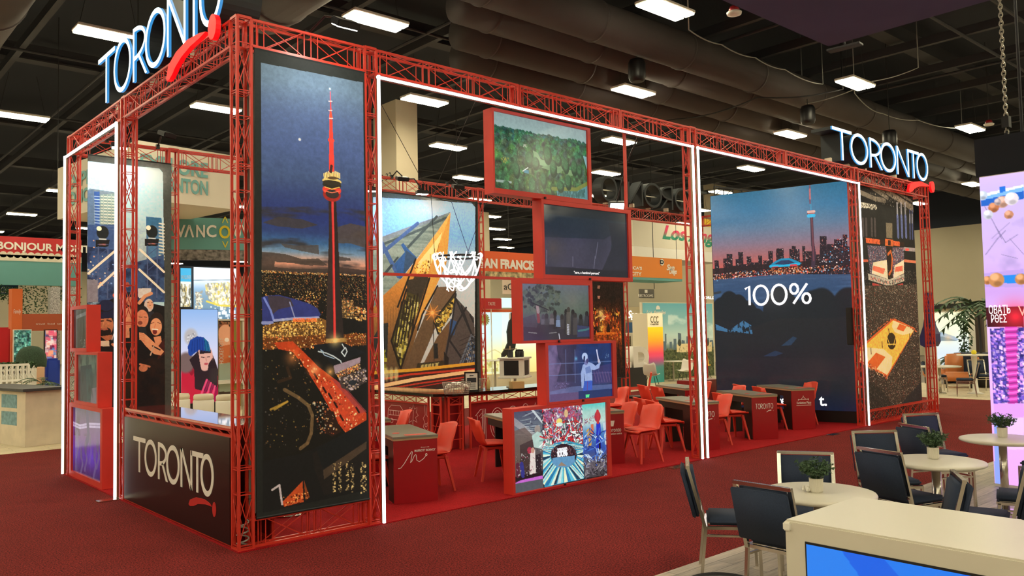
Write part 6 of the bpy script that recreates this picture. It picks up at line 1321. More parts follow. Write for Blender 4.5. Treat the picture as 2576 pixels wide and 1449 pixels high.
obj('seat', lathe(BM(), [(.0, .455), (.19, .46), (.19, .472), (.1, .478), (.0, .48)], 32), mat('woven_black', (50, 48, 46), .6, noise=(30, .9)), t, True)

def banquet_chair():
    t = thing('banquet_chair', 'chair', 'chair'); F = .024; w = .215
    b = BM(); box(b, -.21, .21, -.19, .21, .415, .465, .018); obj('seat', b, M['navy'], t, True)
    b = BM(); box(b, -w + .015, w - .015, -.03, .03, 0, .37, .02); b.transform(Matrix.Translation((0, -.262, .475)) @ Matrix.Rotation(R(9), 4, 'X')); obj('backrest', b, M['navy'], t, True)
    b = BM(); box(b, -w - .008, w + .008, -.014, .014, 0, .375, .01); b.transform(Matrix.Translation((0, -.285, .47)) @ Matrix.Rotation(R(14), 4, 'X')); obj('back_pad', b, M['navy'], t, True)
    b = BM()
    for s in (-1, 1): bar(b, (s * w, -.205, .38), (s * w, -.33, .865), F, .03)
    bar(b, (-w - F / 2, -.33, .862), (w + F / 2, -.33, .862), .03, F); bar(b, (-w, -.235, .485), (w, -.235, .485), F * .8); obj('back_frame', b, M['chrome'], t)
    for s in (-1, 1):
        for y0, y1 in ((-.205, -.25), (.19, .20)): obj('leg', bar(BM(), (s * w, y0, .40), (s * w, y1, 0), F), M['chrome'], t)
    b = BM()
    for s in (-1, 1): bar(b, (s * w, -.2, .40), (s * w, .2, .40), F); bar(b, (s * w, -.21, .34), (s * w, .2, .34), .016)
    bar(b, (-w, .2, .40), (w, .2, .40), F); bar(b, (-w, -.2, .40), (w, -.2, .40), F); bar(b, (-w, .2, .34), (w, .2, .34), .016); obj('stretcher', b, M['chrome'], t)
    return t
bq0 = banquet_chair(); bq_first = True
def banquet(x, y, fx_, fy_, label, group='navy chairs of the near lounge', z=.003):
    global bq_first
    rz = math.atan2(fy_, fx_) - math.pi / 2
    if bq_first: bq0.location = (x, y, z); bq0.rotation_euler = (0, 0, rz); bq0['label'] = label; bq0['group'] = group; bq_first = False; return bq0
    return dup(bq0, (x, y, z), rz, label, group)
BC = [(2.47, -3.42, .6, -.8, 'navy chair seen sideways at the carpet edge, beside the nearest white table'), (2.10, -4.21, 1, -.03, 'navy chair seen from behind, between the kiosk and the nearest white table'), (3.24, -3.79, -.86, -.51, 'navy chair facing us behind the nearest white table'),
      (5.0, -3.64, -.67, -.74, 'navy chair facing us at the carpet side of the middle white table'), (4.12, -4.15, .96, -.28, 'navy chair seen from behind at the middle white table'), (6.9, -3.36, -.55, -.83, 'navy chair behind the farthest lounge table, on the carpet side'), (6.0, -3.7, .87, -.5, 'navy chair with its thin edge to us at the farthest lounge table'),
      (3.0, -4.84, -.5, .87, 'navy chair seen edge-on just over the kiosk'), (3.92, -5.0, -.25, .97, 'navy chair cut by the picture edge, beside the middle white table'.replace('cut by the picture edge', 'turned toward the kiosk')), (4.95, -5.0, -.3, .95, 'navy chair behind the one turned toward the kiosk'), (7.0, -4.55, -.95, .1, 'navy chair in front of the bright pink screen tower')]
for x, y, a, c_, lab in BC: banquet(x + .12 * a, y + .12 * c_, a, c_, lab)

def lounge_table(x, y, label, r=.40, group='white round tables of the near lounge'):
    t = thing('round_table', label, 'table', (x, y, .003), 0, group)
    obj('tabletop', lathe(BM(), [(.0, .712), (r - .03, .712), (r - .006, .72), (r, .732), (r - .006, .744), (r - .03, .75), (0, .75)], 56), M['white'], t, True)
    obj('column', tube(BM(), [(0, 0, .02), (0, 0, .713)], .038, 16), M['chrome'], t, True); obj('base', lathe(BM(), [(.0, 0), (.155, 0), (.16, .008), (.15, .016), (.05, .03), (.0, .03)], 32), M['chrome'], t, True)
    return t
def plant(x, y, label, z=.754, k=1.0):
    t = thing('potted_plant', label, 'plant', (x, y, z), 0, 'plants on the white tables')
    b = BM(); n = 40
    rings = []
    for r_, zz in ((.036, 0), (.04, .01), (.042, .085), (.044, .09), (.038, .09), (.036, .07)):
        rings.append([b.verts.new(((r_ + (.0016 if q % 2 else 0)) * math.cos(2 * math.pi * q / n), (r_ + (.0016 if q % 2 else 0)) * math.sin(2 * math.pi * q / n), zz)) for q in range(n)])
    for A_, B_ in zip(rings, rings[1:]):
        for q in range(n): b.faces.new((A_[q], A_[(q + 1) % n], B_[(q + 1) % n], B_[q]))
    b.faces.new(rings[0][::-1]); b.faces.new(rings[-1]); obj('pot', b, M['pot'], t)
    st, lf = BM(), BM()
    for i in range(60):
        a = rnd.uniform(0, 6.283); rad = rnd.random() ** .5 * .125; hh = .06 + rnd.uniform(.02, .11) * (1 - .45 * rad / .12); tip = Vector((rad * math.cos(a), rad * math.sin(a), .075 + hh)); tube(st, [(.012 * math.cos(a), .012 * math.sin(a), .07), tip * .6 + Vector((0, 0, .05)), tip], .0014, 4)
        for j in range(12):
            f = .4 + .6 * rnd.random(); p = Vector((.012 * math.cos(a), .012 * math.sin(a), .07)).lerp(tip, f) + Vector((rnd.uniform(-.016, .016), rnd.uniform(-.016, .016), rnd.uniform(-.01, .014))); d1 = Vector((rnd.uniform(-1, 1), rnd.uniform(-1, 1), rnd.uniform(-.5, .9))).normalized() * .013; d2 = d1.cross(Vector((rnd.uniform(-1, 1), rnd.uniform(-1, 1), rnd.uniform(-1, 1)))).normalized() * .006
            lf.faces.new([lf.verts.new(p - d1), lf.verts.new(p + d2), lf.verts.new(p + d1), lf.verts.new(p - d2)])
    obj('stems', st, M['leafdark'], t); obj('foliage', lf, M['leaf'], t); t.scale = (k, k, k)
    return t
T1, T2, T3 = (2.49, -4.29), (4.41, -4.36), (6.26, -4.30)
lounge_table(*T1, 'white round table nearest to the kiosk'); lounge_table(*T2, 'white round table in the middle of the near lounge'); lounge_table(*T3, 'white round table farthest back, before the pink screen tower')
for px, lab in (((2054, 1237), 'green plant in a ribbed white pot on the table nearest to the kiosk'), ((2348, 1153), 'green plant in a ribbed white pot on the middle white table'), ((2522, 1099), 'green plant in a ribbed white pot on the farthest white table')):
    p = floor_at(*px, .756); plant(p[0], p[1], lab, k=1.12)
p = floor_at(2030, 1236, .755); b = BM()
for i in range(9): bmesh.ops.create_icosphere(b, subdivisions=1, radius=rnd.uniform(.012, .02), matrix=Matrix.Translation((rnd.uniform(-.025, .025), rnd.uniform(-.025, .025), rnd.uniform(.012, .04))))
o = obj('crumpled_wrapper', b, M['whitep']); o.location = (p[0], p[1], .752); tag(o, 'crumpled white wrapper beside the plant on the nearest table', 'wrapper')

# ---- bright screen tower at the side
q0 = floor_at(2503, 1222); LX, LY = q0[0], q0[1]; zt = 3.69
A = Art((LX, LY, zt), (0, -1, 0), 1.9, 3.66, 110, (206, 168, 226), 6)
A.grad([(0, (206, 180, 224)), (.06, (196, 176, 226)), (.28, (204, 172, 226)), (.38, (196, 152, 220)), (.5, (220, 180, 236)), (1, (220, 160, 230))])
A.mix((A.noise(.3, .3) - .52) * 5, (150, 132, 190), .5, [(2466, 560), (2576, 545), (2576, 680), (2472, 690)])
for q, w_ in (([(2478, 520), (2500, 560), (2520, 600)], .008), ([(2505, 570), (2530, 610), (2560, 590)], .008), ([(2495, 600), (2540, 560)], .006), ([(2520, 640), (2560, 650)], .006), ([(2480, 640), (2510, 600), (2530, 580)], .01), ([(2540, 600), (2576, 640)], .006)): A.line(q, w_, (120, 108, 150), .8)
A.poly([(2466, 492), (2576, 466), (2576, 486), (2467, 512)], (120, 176, 236)); A.poly([(2467, 505), (2576, 480), (2576, 500), (2468, 520)], (30, 96, 190)); A.poly([(2480, 486), (2576, 464), (2576, 470), (2480, 494)], (226, 232, 250)); A.poly([(2514, 470), (2530, 467), (2530, 482), (2514, 485)], (30, 110, 210))
def ball(px, r, c): A.ell(px, r, r, c); A.ell((px[0] - r * 60, px[1] - r * 90), r * .55, r * .5, [min(255, v + 50) for v in c], .8, .5); A.ell((px[0] + r * 40, px[1] + r * 110), r * .5, r * .35, [v * .6 for v in c], .5, .6)
for px, r, c in (((2472, 492), .055, (190, 200, 216)), ((2522, 508), .07, (196, 150, 130)), ((2500, 522), .06, (180, 110, 70)), ((2545, 500), .075, (220, 210, 215)), ((2486, 540), .055, (196, 196, 210)), ((2538, 540), .05, (190, 130, 100)), ((2510, 508), .04, (170, 150, 150))): ball(px, r, c)
A.poly([(2470, 688), (2576, 676), (2576, 722), (2474, 722)], (180, 150, 216)); A.poly([(2480, 695), (2576, 688), (2576, 712), (2482, 712)], (30, 130, 220))
for px, r, c in (((2484, 705), .05, (186, 120, 70)), ((2507, 704), .085, (190, 130, 80)), ((2569, 702), .065, (186, 124, 76))): ball(px, r, c)
A.poly([(2478, 772), (2576, 770), (2576, 822), (2484, 822)], (60, 12, 24)); A.spot((2555, 796), .35, (250, 40, 60), .95)
pn = [(2490, 826), (2576, 822), (2576, 1014), (2499, 1012)]; A.poly(pn, (62, 52, 138)); A.dots(pn, 900, [(236, 160, 240), (120, 90, 200), (40, 34, 100), (255, 210, 250), (90, 70, 180)], (1, 4), (.4, 1)); A.poly([(2528, 822), (2558, 822), (2560, 1014), (2540, 1014)], (206, 60, 170))
for k in range(24): A.line([(2528 + k * .4, 828 + k * 8), (2560, 826 + k * 8)], .02, [(246, 110, 210), (150, 40, 130)][k % 2], .9)
A.poly([(2500, 1014), (2576, 1014), (2576, 1050), (2500, 1044)], (214, 150, 232)); A.poly([(2500, 1046), (2522, 1046), (2522, 1220), (2503, 1220)], (110, 150, 226), .8); A.poly([(2535, 1050), (2576, 1050), (2576, 1130), (2535, 1130)], (226, 190, 240), .8)
t = thing('screen_tower', 'tall bright pink and white screen tower with a red word band', 'screen', (LX + .3, LY - .95, 0.003)); A.mesh('display', M['lightbox'], t, .004)
wobj('cabinet', bx(LX, LX + .6, LY - 1.9, LY, .003, zt + .01), M['whitep'], t)
wm2 = glow('word_band_letters', (255, 236, 240), 1.3)
for s, pxa, pxb, hh in (('ОВАТЬ', (2488, 790), 2542, .105), ('РΘΕΣ', (2494, 812), 2533, .10)):
    a, b_ = on(*pxa, 0, LX - .006), on(pxb, pxa[1], 0, LX - .006); wwrite(s, a, (0, -1, 0), (0, 0, 1), t, width=a[1] - b_[1], height=hh, m=wm2, name='word')
a = on(2562, 795, 0, LX - .006); wwrite('VISIT', a, (0, -1, 0), (0, 0, 1), t, width=.3, height=.12, m=glow('word_band_red', (255, 120, 120), 1.0), name='word')
q1 = on(2450, 350, 0, LX + .2); q2 = on(2456, 447, 0, LX + .2)
o = obj('hanging_fabric_box', bx(0, 1.2, -2.4, 0, 0, q1[2] - zt - .05), mat('black_fabric', (26, 30, 42), .8)); o.location = (LX + .2, q1[1], zt + .04); tag(o, 'black fabric box hanging from a chain above the pink screen tower', 'hanging sign')
def chain(p0, p1, label):
    p0, p1 = Vector(p0), Vector(p1); L_ = (p1 - p0).length; n = int(L_ / .052); b = BM()
    for i in range(n):
        p = p0.lerp(p1, (i + .5) / n); ax = Matrix.Rotation(math.pi / 2 * (i % 2), 4, 'Z'); pts = []
        for k in range(10):
            a = 2 * math.pi * k / 10; pts.append(p + (ax @ Vector((.022 * math.cos(a), 0, .037 * math.sin(a)))))
        tube(b, pts, .007, 5, True)
    o = thing('hoist_chain', label, 'chain', p1); wobj('links', b, M['wire'], o); hk = BM(); tube(hk, [p1 + Vector((0, 0, .1)), p1 + Vector((.05, 0, .04)), p1 + Vector((.03, 0, -.02)), p1 + Vector((-.04, 0, 0))], .02, 8); box(hk, p1.x - .05, p1.x + .05, p1.y - .04, p1.y + .04, p1.z + .08, p1.z + .22); wobj('hook_block', hk, M['cable'], o)
    return o
qb = on(2533, 338, 0, LX + .4); chain((qb[0], qb[1], 9.9), (qb[0], qb[1], q1[2] + .03), 'grey hoist chain holding the black fabric box')
q = on(2560, 120, 0, LX + .45); o = obj('hanging_pole', tube(BM(), [(0, 0, 0), (0, 0, 4.2)], .018, 8), M['beam']); o.location = (q[0], q[1], q1[2]); tag(o, 'thin dark drop rod beside the hoist chain', 'rod')
# ---- purple fabric canopy overhead
m_ = mat('purple_fabric', (74, 66, 92), .85, noise=(.8, .12))
t = thing('fabric_canopy', 'dark purple fabric canopy hanging overhead', 'hanging sign', (4.6, -4.5, 5.5)); b = BM(); N = 24; cx0, cx1, cy0, cy1 = 2.6, 6.79, -6.9, -2.352; g = []
for i in range(N + 1):
    g.append([b.verts.new((cx0 + (cx1 - cx0) * i / N, cy0 + (cy1 - cy0) * j / N, 5.5 + .012 * math.sin((i * .9 + j * .5)) * math.sin(math.pi * i / N) * math.sin(math.pi * j / N))) for j in range(N + 1)])
for i in range(N):
    for j in range(N): b.faces.new((g[i][j], g[i][j + 1], g[i + 1][j + 1], g[i + 1][j]))
box(b, cx0, cx0 + .02, cy0, cy1, 5.5, 6.6); box(b, cx1 - .02, cx1, cy0, cy1, 5.5, 6.6); box(b, cx0, cx1, cy0, cy0 + .02, 5.5, 6.6); box(b, cx0, cx1, cy1 - .02, cy1, 5.5, 6.6); wobj('cloth', b, m_, t)
b = BM()
for x in (cx0 + .1, cx1 - .1):
    for y in (cy0 + .1, cy1 - .1): tube(b, [(x, y, 6.58), (x, y, 10.2)], .008, 6)
wobj('hanging_wire', b, M['cable'], t)
q = floor_at(2125, 122, 7.0); o = obj('hanging_vent', bx(-.3, .3, -.1, .1, 0, .04, .005), M['beam'], None); o.location = q; o.rotation_euler = (0, 0, R(95)); tag(o, 'flat dark fitting hanging just past the canopy corner', 'fitting'); obj('drop_rod', tube(BM(), [(0, 0, .03), (0, 0, 3.2)], .015, 6), M['beam'], o)
# ================================================================== neighbouring stands
def YX(px, py, Y): q = on(px, py, 1, Y); return q[0], q[2]
def ypanel(name, label, cat, tl, br, Y, m, th=.08, group=None, zb=None, zt=None, bev=0.0):
    """an upright panel in the plane y = Y, given by two photo corners"""
    x0, z1 = YX(*tl, Y); x1, z0 = YX(*br, Y); z0 = z0 if zb is None else zb; z1 = z1 if zt is None else zt
    o = obj(name, bx(0, x1 - x0, 0, th, 0, z1 - z0, bev), m); o.location = (x0, Y, z0); return tag(o, label, cat, group)
def ypart(name, tl, br, Y, m, parent, th=.05, zb=None):
    x0, z1 = YX(*tl, Y); x1, z0 = YX(*br, Y); z0 = z0 if zb is None else zb
    return wobj(name, bx(x0, x1, Y, Y + th, z0, z1), m, parent)
def yart(tl, br, Y, dens, bg, zb=None, seed=1):
    x0, z1 = YX(*tl, Y); x1, z0 = YX(*br, Y); z0 = z0 if zb is None else zb
    return Art((x0, Y, z1), (1, 0, 0), x1 - x0, z1 - z0, dens, bg, seed)
def ywrite(s, bl, xr, Y, hpx, parent, m, **k):
    a = on(*bl, 1, Y - .012); b_ = on(xr, bl[1], 1, Y - .012); d = (a - CAM) @ _f
    return wwrite(s, a, (1, 0, 0), (0, 0, 1), parent, width=b_[0] - a[0], height=hpx / FPX * d * 1.02, m=m, **k)
def script_m(name, top, bot):
    m, nt, b = _new(name); tc = nt.nodes.new('ShaderNodeTexCoord'); sp = nt.nodes.new('ShaderNodeSeparateXYZ'); r = nt.nodes.new('ShaderNodeValToRGB')
    nt.links.new(tc.outputs['Generated'], sp.inputs[0]); nt.links.new(sp.outputs['Y'], r.inputs[0]); nt.links.new(r.outputs[0], b.inputs['Base Color'])
    r.color_ramp.elements[0].color = (*lin(bot), 1); r.color_ramp.elements[1].color = (*lin(top), 1); r.color_ramp.elements[0].position = .62; r.color_ramp.elements[1].position = .9; return m
teal = mat('teal_cloth', (100, 160, 158), .7); teal_ink = mat('teal_ink', (116, 172, 170), .6); offw = mat('off_white_cloth', (222, 214, 196), .7); orange = mat('orange_cloth', (232, 98, 44), .6); redc = mat('crimson_cloth', (196, 44, 50), .6); tan_ = mat('tan_wall', (206, 190, 156), .7)

# ---- tall white hanging sign (two faces seen)
Pc, Pl, Pr = [CAM + ray(px, 850) * d for px, d in ((345, 17.8), (142, 20.6), (597, 19.6))]; Pc, Pl, Pr = Vector(Pc[:2]), Vector(Pl[:2]), Vector(Pr[:2]); Pb = Pl + Pr - Pc
t = thing('hanging_sign', 'big white hanging sign with teal lettering, behind the rear truss', 'hanging sign', (Pc.x, Pc.y, 5.0))
b = BM(); slab(b, [tuple(Pc), tuple(Pr), tuple(Pb), tuple(Pl)], (0, 0, 5.0), (1, 0, 0), (0, 1, 0), (0, 0, 1), 1.30); fix(b); wobj('cloth_box', b, offw, t)
def face_write(s, P, Q, f0, f1, z, hgt):
    d = Q - P; n = Vector((d.y, -d.x)).normalized(); a = P + d * f0 + n * .02; wwrite(s, (a.x, a.y, z), (d.x, d.y, 0), (0, 0, 1), t, width=d.length * (f1 - f0), height=hgt, m=teal_ink, weight=.03)
face_write('EXPLORE', Pc, Pr, .02, .685, 5.66, .36); face_write('EDMONTON', Pc, Pr, .02, .685, 5.25, .34); face_write('EXPLORE', Pl, Pc, .12, .80, 5.66, .36); face_write('EDMONTON', Pl, Pc, .12, .80, 5.25, .34)
for q in (Pc, Pl, Pr): wobj('hanging_wire', tube(BM(), [(q.x, q.y, 6.28), (q.x, q.y, 10.2)], .01, 5), M['cable'], t)

# ---- curved teal sign
cc, rad = CAM + ray(520, 850) * 26.0, 5.2
def vpt(px):
    """point of the curved sign seen at a photo column"""
    d = ray(px, 850)[:2]; d = d / np.linalg.norm(d); f = CAM[:2] - cc[:2]; bq = f @ d; disc = bq * bq - (f @ f - rad * rad); s_ = -bq - math.sqrt(max(disc, 0)); p = CAM[:2] + s_ * d; return Vector((p[0], p[1])), s_
def zat(px, py):
    p, s_ = vpt(px); d = ray(px, py); k = s_ / np.linalg.norm(d[:2]); return CAM[2] + k * d[2]
t = thing('curved_sign', 'curved teal sign with a yellow letter, below the white hanging sign', 'hanging sign', (*vpt(520)[0], 4.4))
b, b2 = BM(), BM(); zl, zh = zat(520, 628), zat(520, 548); cols = [vpt(x)[0] for x in range(370, 660, 12)]
for a, c_ in zip(cols, cols[1:]):
    d = (c_ - a); n = Vector((-d.y, d.x)).normalized(); slab(b, [tuple(a), tuple(c_), tuple(c_ + n * .12), tuple(a + n * .12)], (0, 0, zl), (1, 0, 0), (0, 1, 0), (0, 0, 1), zh - zl); slab(b2, [tuple(a), tuple(c_), tuple(c_ + n * .1), tuple(a + n * .1)], (0, 0, zl - .27), (1, 0, 0), (0, 1, 0), (0, 0, 1), .265)
fix(b); fix(b2); wobj('cloth_band', b, teal, t); wobj('photo_band', b2, mat('grey_photo_print', (120, 116, 112), .7, noise=(9, .8)), t)
ym = mat('yellow_ink', (226, 206, 40), .6)
def vlet(s, x0, x1, y0, y1, m, **k):
    a, c_ = vpt(x0)[0], vpt(x1)[0]; d = (c_ - a); n = Vector((d.y, -d.x)).normalized() * .02; wwrite(s, (a.x + n.x, a.y + n.y, zat(x0, y0)), (d.x, d.y, 0), (0, 0, 1), t, width=d.length, height=zat(x0, y1) - zat(x0, y0), m=m, **k)
for ch, a_, c_ in (('V', 443, 467), ('Λ', 464, 489), ('N', 494, 516), ('C', 520, 545), ('U', 590, 607), ('V', 606, 630)): vlet(ch, a_, c_, 597, 566, M['lettering'], weight=.02)
vlet('O', 552, 580, 600, 567, ym, weight=.02); vlet('Λ', 559, 575, 561, 545, ym); vlet('V', 559, 575, 624, 607, ym)

# ---- backlit kiosk behind it
YV = 14.9
def harbour(A):
    A.grad([(0, (235, 244, 250)), (.25, (226, 238, 248)), (.34, (190, 210, 228)), (.42, (150, 184, 210)), (.55, (130, 160, 180)), (1, (96, 130, 152))])
    A.dots([(515, 712), (592, 708), (592, 765), (560, 772), (530, 755), (515, 730)], 900, [(240, 236, 210), (200, 190, 150), (150, 150, 140), (255, 250, 240), (220, 200, 90)], (1, 4), (.5, 1), tall=2); A.dots([(490, 735), (510, 730), (505, 790), (490, 790)], 140, [(230, 226, 200), (160, 150, 130)], (1, 4)); A.line([(520, 758), (550, 768), (592, 770)], .05, (220, 200, 80)); A.dots([(525, 770), (590, 775), (590, 800), (540, 800)], 24, [(245, 248, 250)], (3, 7)); A.line([(486, 705), (592, 704)], .02, (120, 140, 150))
t = thing('lightbox_kiosk', 'backlit kiosk with a harbour view above the winter portrait screen', 'kiosk', (*YX(520, 900, YV), 0.0)); t.location = (YX(520, 900, YV)[0], YV, 0)
A = yart((487, 672), (594, 802), YV, 70, (220, 230, 240), None, 3); harbour(A); A.mesh('backlit_view', M['lightbox'], t, .004)
A = yart((454, 674), (481, 772), YV + .2, 70, (70, 170, 210), None, 3); A.poly([(0, .35), (1, .35), (1, 1), (0, 1)], (230, 232, 214), uv=True); A.dots([(0, .4), (1, .4), (1, 1), (0, 1)], 160, [(120, 110, 80), (200, 180, 120), (90, 90, 80), (250, 250, 240)], (1, 3), uv=True, tall=4); A.mesh('backlit_panel', M['lightbox'], t, .004); ywrite('VANCOUVER', (455, 702), 480, YV + .18, 10, t, M['lettering'])
ypart('body', (450, 668), (598, 806), YV + .25, M['beam'], t, .4, .0)
# ---- winter portrait screen
YS = 12.9
def winter(A):
    A.grad([(0, (150, 188, 240)), (.25, (190, 208, 244)), (.45, (214, 214, 240)), (.6, (220, 206, 222)), (1, (150, 40, 60))])
    A.ell((480, 847), .16, .2, (190, 184, 184), soft=.4); A.dots([(470, 838), (490, 838), (490, 858), (470, 858)], 60, [(230, 226, 226), (140, 136, 140)], (1, 3))
    A.poly([(456, 920), (470, 908), (500, 940), (548, 930), (548, 1012), (456, 1012)], (196, 30, 56)); A.poly([(458, 920), (476, 900), (490, 935), (482, 945)], (150, 24, 44)); A.ell((468, 912), .2, .25, (120, 96, 92), soft=.3)
    A.poly([(476, 905), (500, 880), (528, 878), (540, 905), (548, 930), (546, 975), (520, 985), (490, 978), (488, 930)], (42, 28, 34)); A.ell((515, 900), .2, .32, (226, 168, 150)); A.poly([(502, 880), (530, 880), (530, 888), (502, 890)], (42, 28, 34)); A.ell((518, 915), .05, .03, (190, 80, 86)); A.line([(506, 898), (513, 899)], .02, (60, 36, 40)); A.line([(521, 898), (527, 897)], .02, (60, 36, 40)); A.line([(517, 899), (519, 908)], .025, (206, 140, 124)); A.poly([(498, 880), (504, 920), (510, 940), (496, 960), (488, 920)], (42, 28, 34)); A.poly([(524, 915), (534, 900), (540, 960), (520, 950)], (42, 28, 34))
    A.poly([(474, 892), (472, 872), (478, 855), (495, 846), (512, 848), (524, 860), (529, 882), (528, 884), (500, 880), (480, 896)], (28, 66, 150)); A.poly([(512, 848), (524, 860), (529, 884), (514, 882)], (26, 104, 140)); 
    for k in range(7): A.line([(484 + k * 6, 852 + abs(k - 3) * 2), (482 + k * 7, 884)], .016, (20, 48, 120))
    for k in range(6): A.line([(498 + k * 8, 1012), (520 + k * 5, 955 + k * 4)], .05, [(230, 70, 110), (150, 20, 70)][k % 2])
t = thing('portrait_screen', 'upright screen of a woman in a blue bobble hat and red jacket', 'screen', (YX(500, 900, YS)[0], YS, 0)); A = yart((455, 778), (548, 1010), YS, 90, (190, 210, 240), .35, 2); winter(A); A.mesh('display', M['screen'], t, .004)
x0, z1 = YX(455, 778, YS); x1, _ = YX(548, 778, YS); wobj('cabinet', bx(x0 - .01, x1 + .01, YS + .006, YS + .14, 0.004, z1 + .01), M['black'], t)
# ---- poster stand beside it
YP = 14.0
t = thing('poster_stand', 'shelf stand with a laughing-face poster beside the portrait screen', 'stand', (YX(590, 900, YP)[0], YP, 0)); A = yart((550, 806), (579, 985), YP, 80, (60, 46, 40), .2, 5)
A.dots([(551, 808), (579, 808), (579, 870), (551, 870)], 120, [(120, 70, 50), (40, 30, 30), (180, 120, 90)], (2, 6)); A.ell((566, 845), .2, .3, (206, 150, 124)); A.ell((570, 855), .06, .05, (240, 230, 226)); A.poly([(551, 872), (579, 866), (579, 912), (551, 915)], (176, 96, 60)); A.poly([(551, 915), (579, 912), (579, 985), (551, 985)], (130, 140, 130)); A.mesh('poster', M['print'], t, .004)
a = on(556, 905, 1, YP - .01); wwrite('HOCKEY CITY', (on(562, 915, 1, YP - .01)[0], YP - .01, on(562, 915, 1, YP)[2]), (0, 0, 1), (-1, 0, 0), t, width=on(562, 850, 1, YP)[2] - on(562, 915, 1, YP)[2], height=.11, m=M['lettering'])
ypart('green_panel', (582, 806), (606, 985), YP, mat('olive_panel', (150, 140, 60), .6), t, .05, .1); ypart('white_panel', (610, 806), (642, 985), YP, offw, t, .05, .1); ypart('frame', (549, 803), (644, 806), YP - .05, M['whitep'], t, .3); ypart('lower_shelf', (549, 958), (644, 961), YP - .2, M['whitep'], t, .3); ypart('upper_shelf', (582, 895), (644, 897), YP - .2, M['whitep'], t, .2); ypart('back', (549, 806), (644, 985), YP + .06, M['cream'], t, .05, .004)
# white drum stools
d0 = None
for k, (px, py, lab) in enumerate(((452, 991, 'first white drum stool behind the polished counter'), (512, 992, 'second white drum stool behind the polished counter, before the portrait screen'), (569, 993, 'third white drum stool behind the polished counter'), (440, 986, 'white drum stool of the back row next to the rear tower'), (505, 987, 'white drum stool of the back row under the portrait screen'), (560, 988, 'white drum stool of the back row under the perforated bar chair'))):
    p = floor_at(px, py, .62 if k < 3 else .55)
    if k > 2: p = p + np.array([-.3, .42, 0])
    if d0 is None:
        d0 = thing('drum_stool', lab, 'stool', (p[0], p[1], .004), 0, 'white drum stools'); obj('body', lathe(BM(), [(.0, 0), (.22, 0), (.235, .02), (.235, .47), (.22, .49), (0, .49)], 28), M['whitep'], d0, True); obj('cushion', lathe(BM(), [(0, .49), (.2, .49), (.225, .51), (.225, .58), (.2, .62), (0, .625)], 28), M['cream'], d0, True)
    else: dup(d0, (p[0], p[1], .004), 0, lab)
t = thing('perforated_chair', 'tall bar chair with a white perforated back by the portrait screen', 'chair', (5.35, 11.6, .004), R(-20)); obj('backrest', bx(-.24, .24, .2, .225, .78, 1.12, .02), mat('perforated_white', (228, 226, 220), .5, noise=(60, .18)), t); obj('seat', bx(-.22, .22, -.22, .22, .68, .72, .01), M['whitep'], t)
for sx in (-1, 1):
    for sy in (-1, 1): obj('leg', tube(BM(), [(sx * .2, sy * .2, .68), (sx * .24, sy * .24, 0)], .012, 6), M['wire'], t)
obj('footrest', tube(BM(), [(-.22, -.22, .3), (.22, -.22, .3), (.22, .22, .3), (-.22, .22, .3)], .009, 6, True), M['wire'], t)

# ---- the red-banner stand at the left
YM = 19.0
t = thing('fascia_sign', 'red and teal overhead fascia with white greeting letters', 'hanging sign', (YX(90, 650, YM)[0], YM, 3.4))
x0, x1 = YX(-140, 600, YM)[0], YX(205, 600, YM)[0]; zA, zB, zC, zD = YX(90, 598, YM)[1], YX(90, 643, YM)[1], YX(90, 658, YM)[1], YX(90, 718, YM)[1]
wobj('red_band', bx(x0, x1, YM, YM + .15, zB, zA), redc, t); wobj('white_band', bx(x0, x1, YM - .01, YM + .15, zC, zB), offw, t); wobj('teal_band', bx(x0, x1, YM, YM + .15, zD, zC), teal, t); ywrite('BONJOUR MONTREAL', (-8, 632), 290, YM, 25, t, M['lettering'], weight=.03)
b = BM(); x = x0
while x < x1: bmesh.ops.create_cone(b, cap_ends=True, segments=12, radius1=.09, radius2=.09, depth=.16, matrix=Matrix.Translation((x, YM + .07, zB)) @ Matrix.Rotation(R(90), 4, 'X')); x += .17
wobj('scalloped_edge', b, offw, t)
b = BM(); 
for i in range(1500):
    u_ = rnd.random(); xx = x0 + (x1 - x0) * u_; dep = (.25 + .55 * abs(math.sin(xx * 2.1)) * rnd.random()) * rnd.random() ** .7 * 1.5; p = Vector((xx + rnd.uniform(-.03, .03), YM + .1 + rnd.uniform(-.15, .15), zD - dep)); d1 = Vector((rnd.uniform(-1, 1), rnd.uniform(-1, 1), rnd.uniform(-1, 1))).normalized() * .035; d2 = d1.cross(Vector((rnd.uniform(-1, 1), rnd.uniform(-1, 1), .3))).normalized() * .022; b.faces.new([b.verts.new(p - d1), b.verts.new(p + d2), b.verts.new(p + d1), b.verts.new(p - d2)])
o = wobj('ivy_foliage', b, M['leafdark'], t); o['kind'] = 'stuff'; o['label'] = 'ivy hanging from the fascia'
t2 = thing('signboard', 'dark blue signboard with white script under the red fascia', 'sign', (YX(20, 728, YM + .4)[0], YM + .4, 2.6)); ypart('board', (-20, 714), (46, 742), YM + .4, mat('navy_board', (24, 52, 84), .6), t2); ywrite('Cuisine', (2, 736), 44, YM + .4, 15, t2, M['lettering'], shear=.3); ypart('post', (-12, 742), (-8, 900), YM + .44, M['beam'], t2, .04, .0)
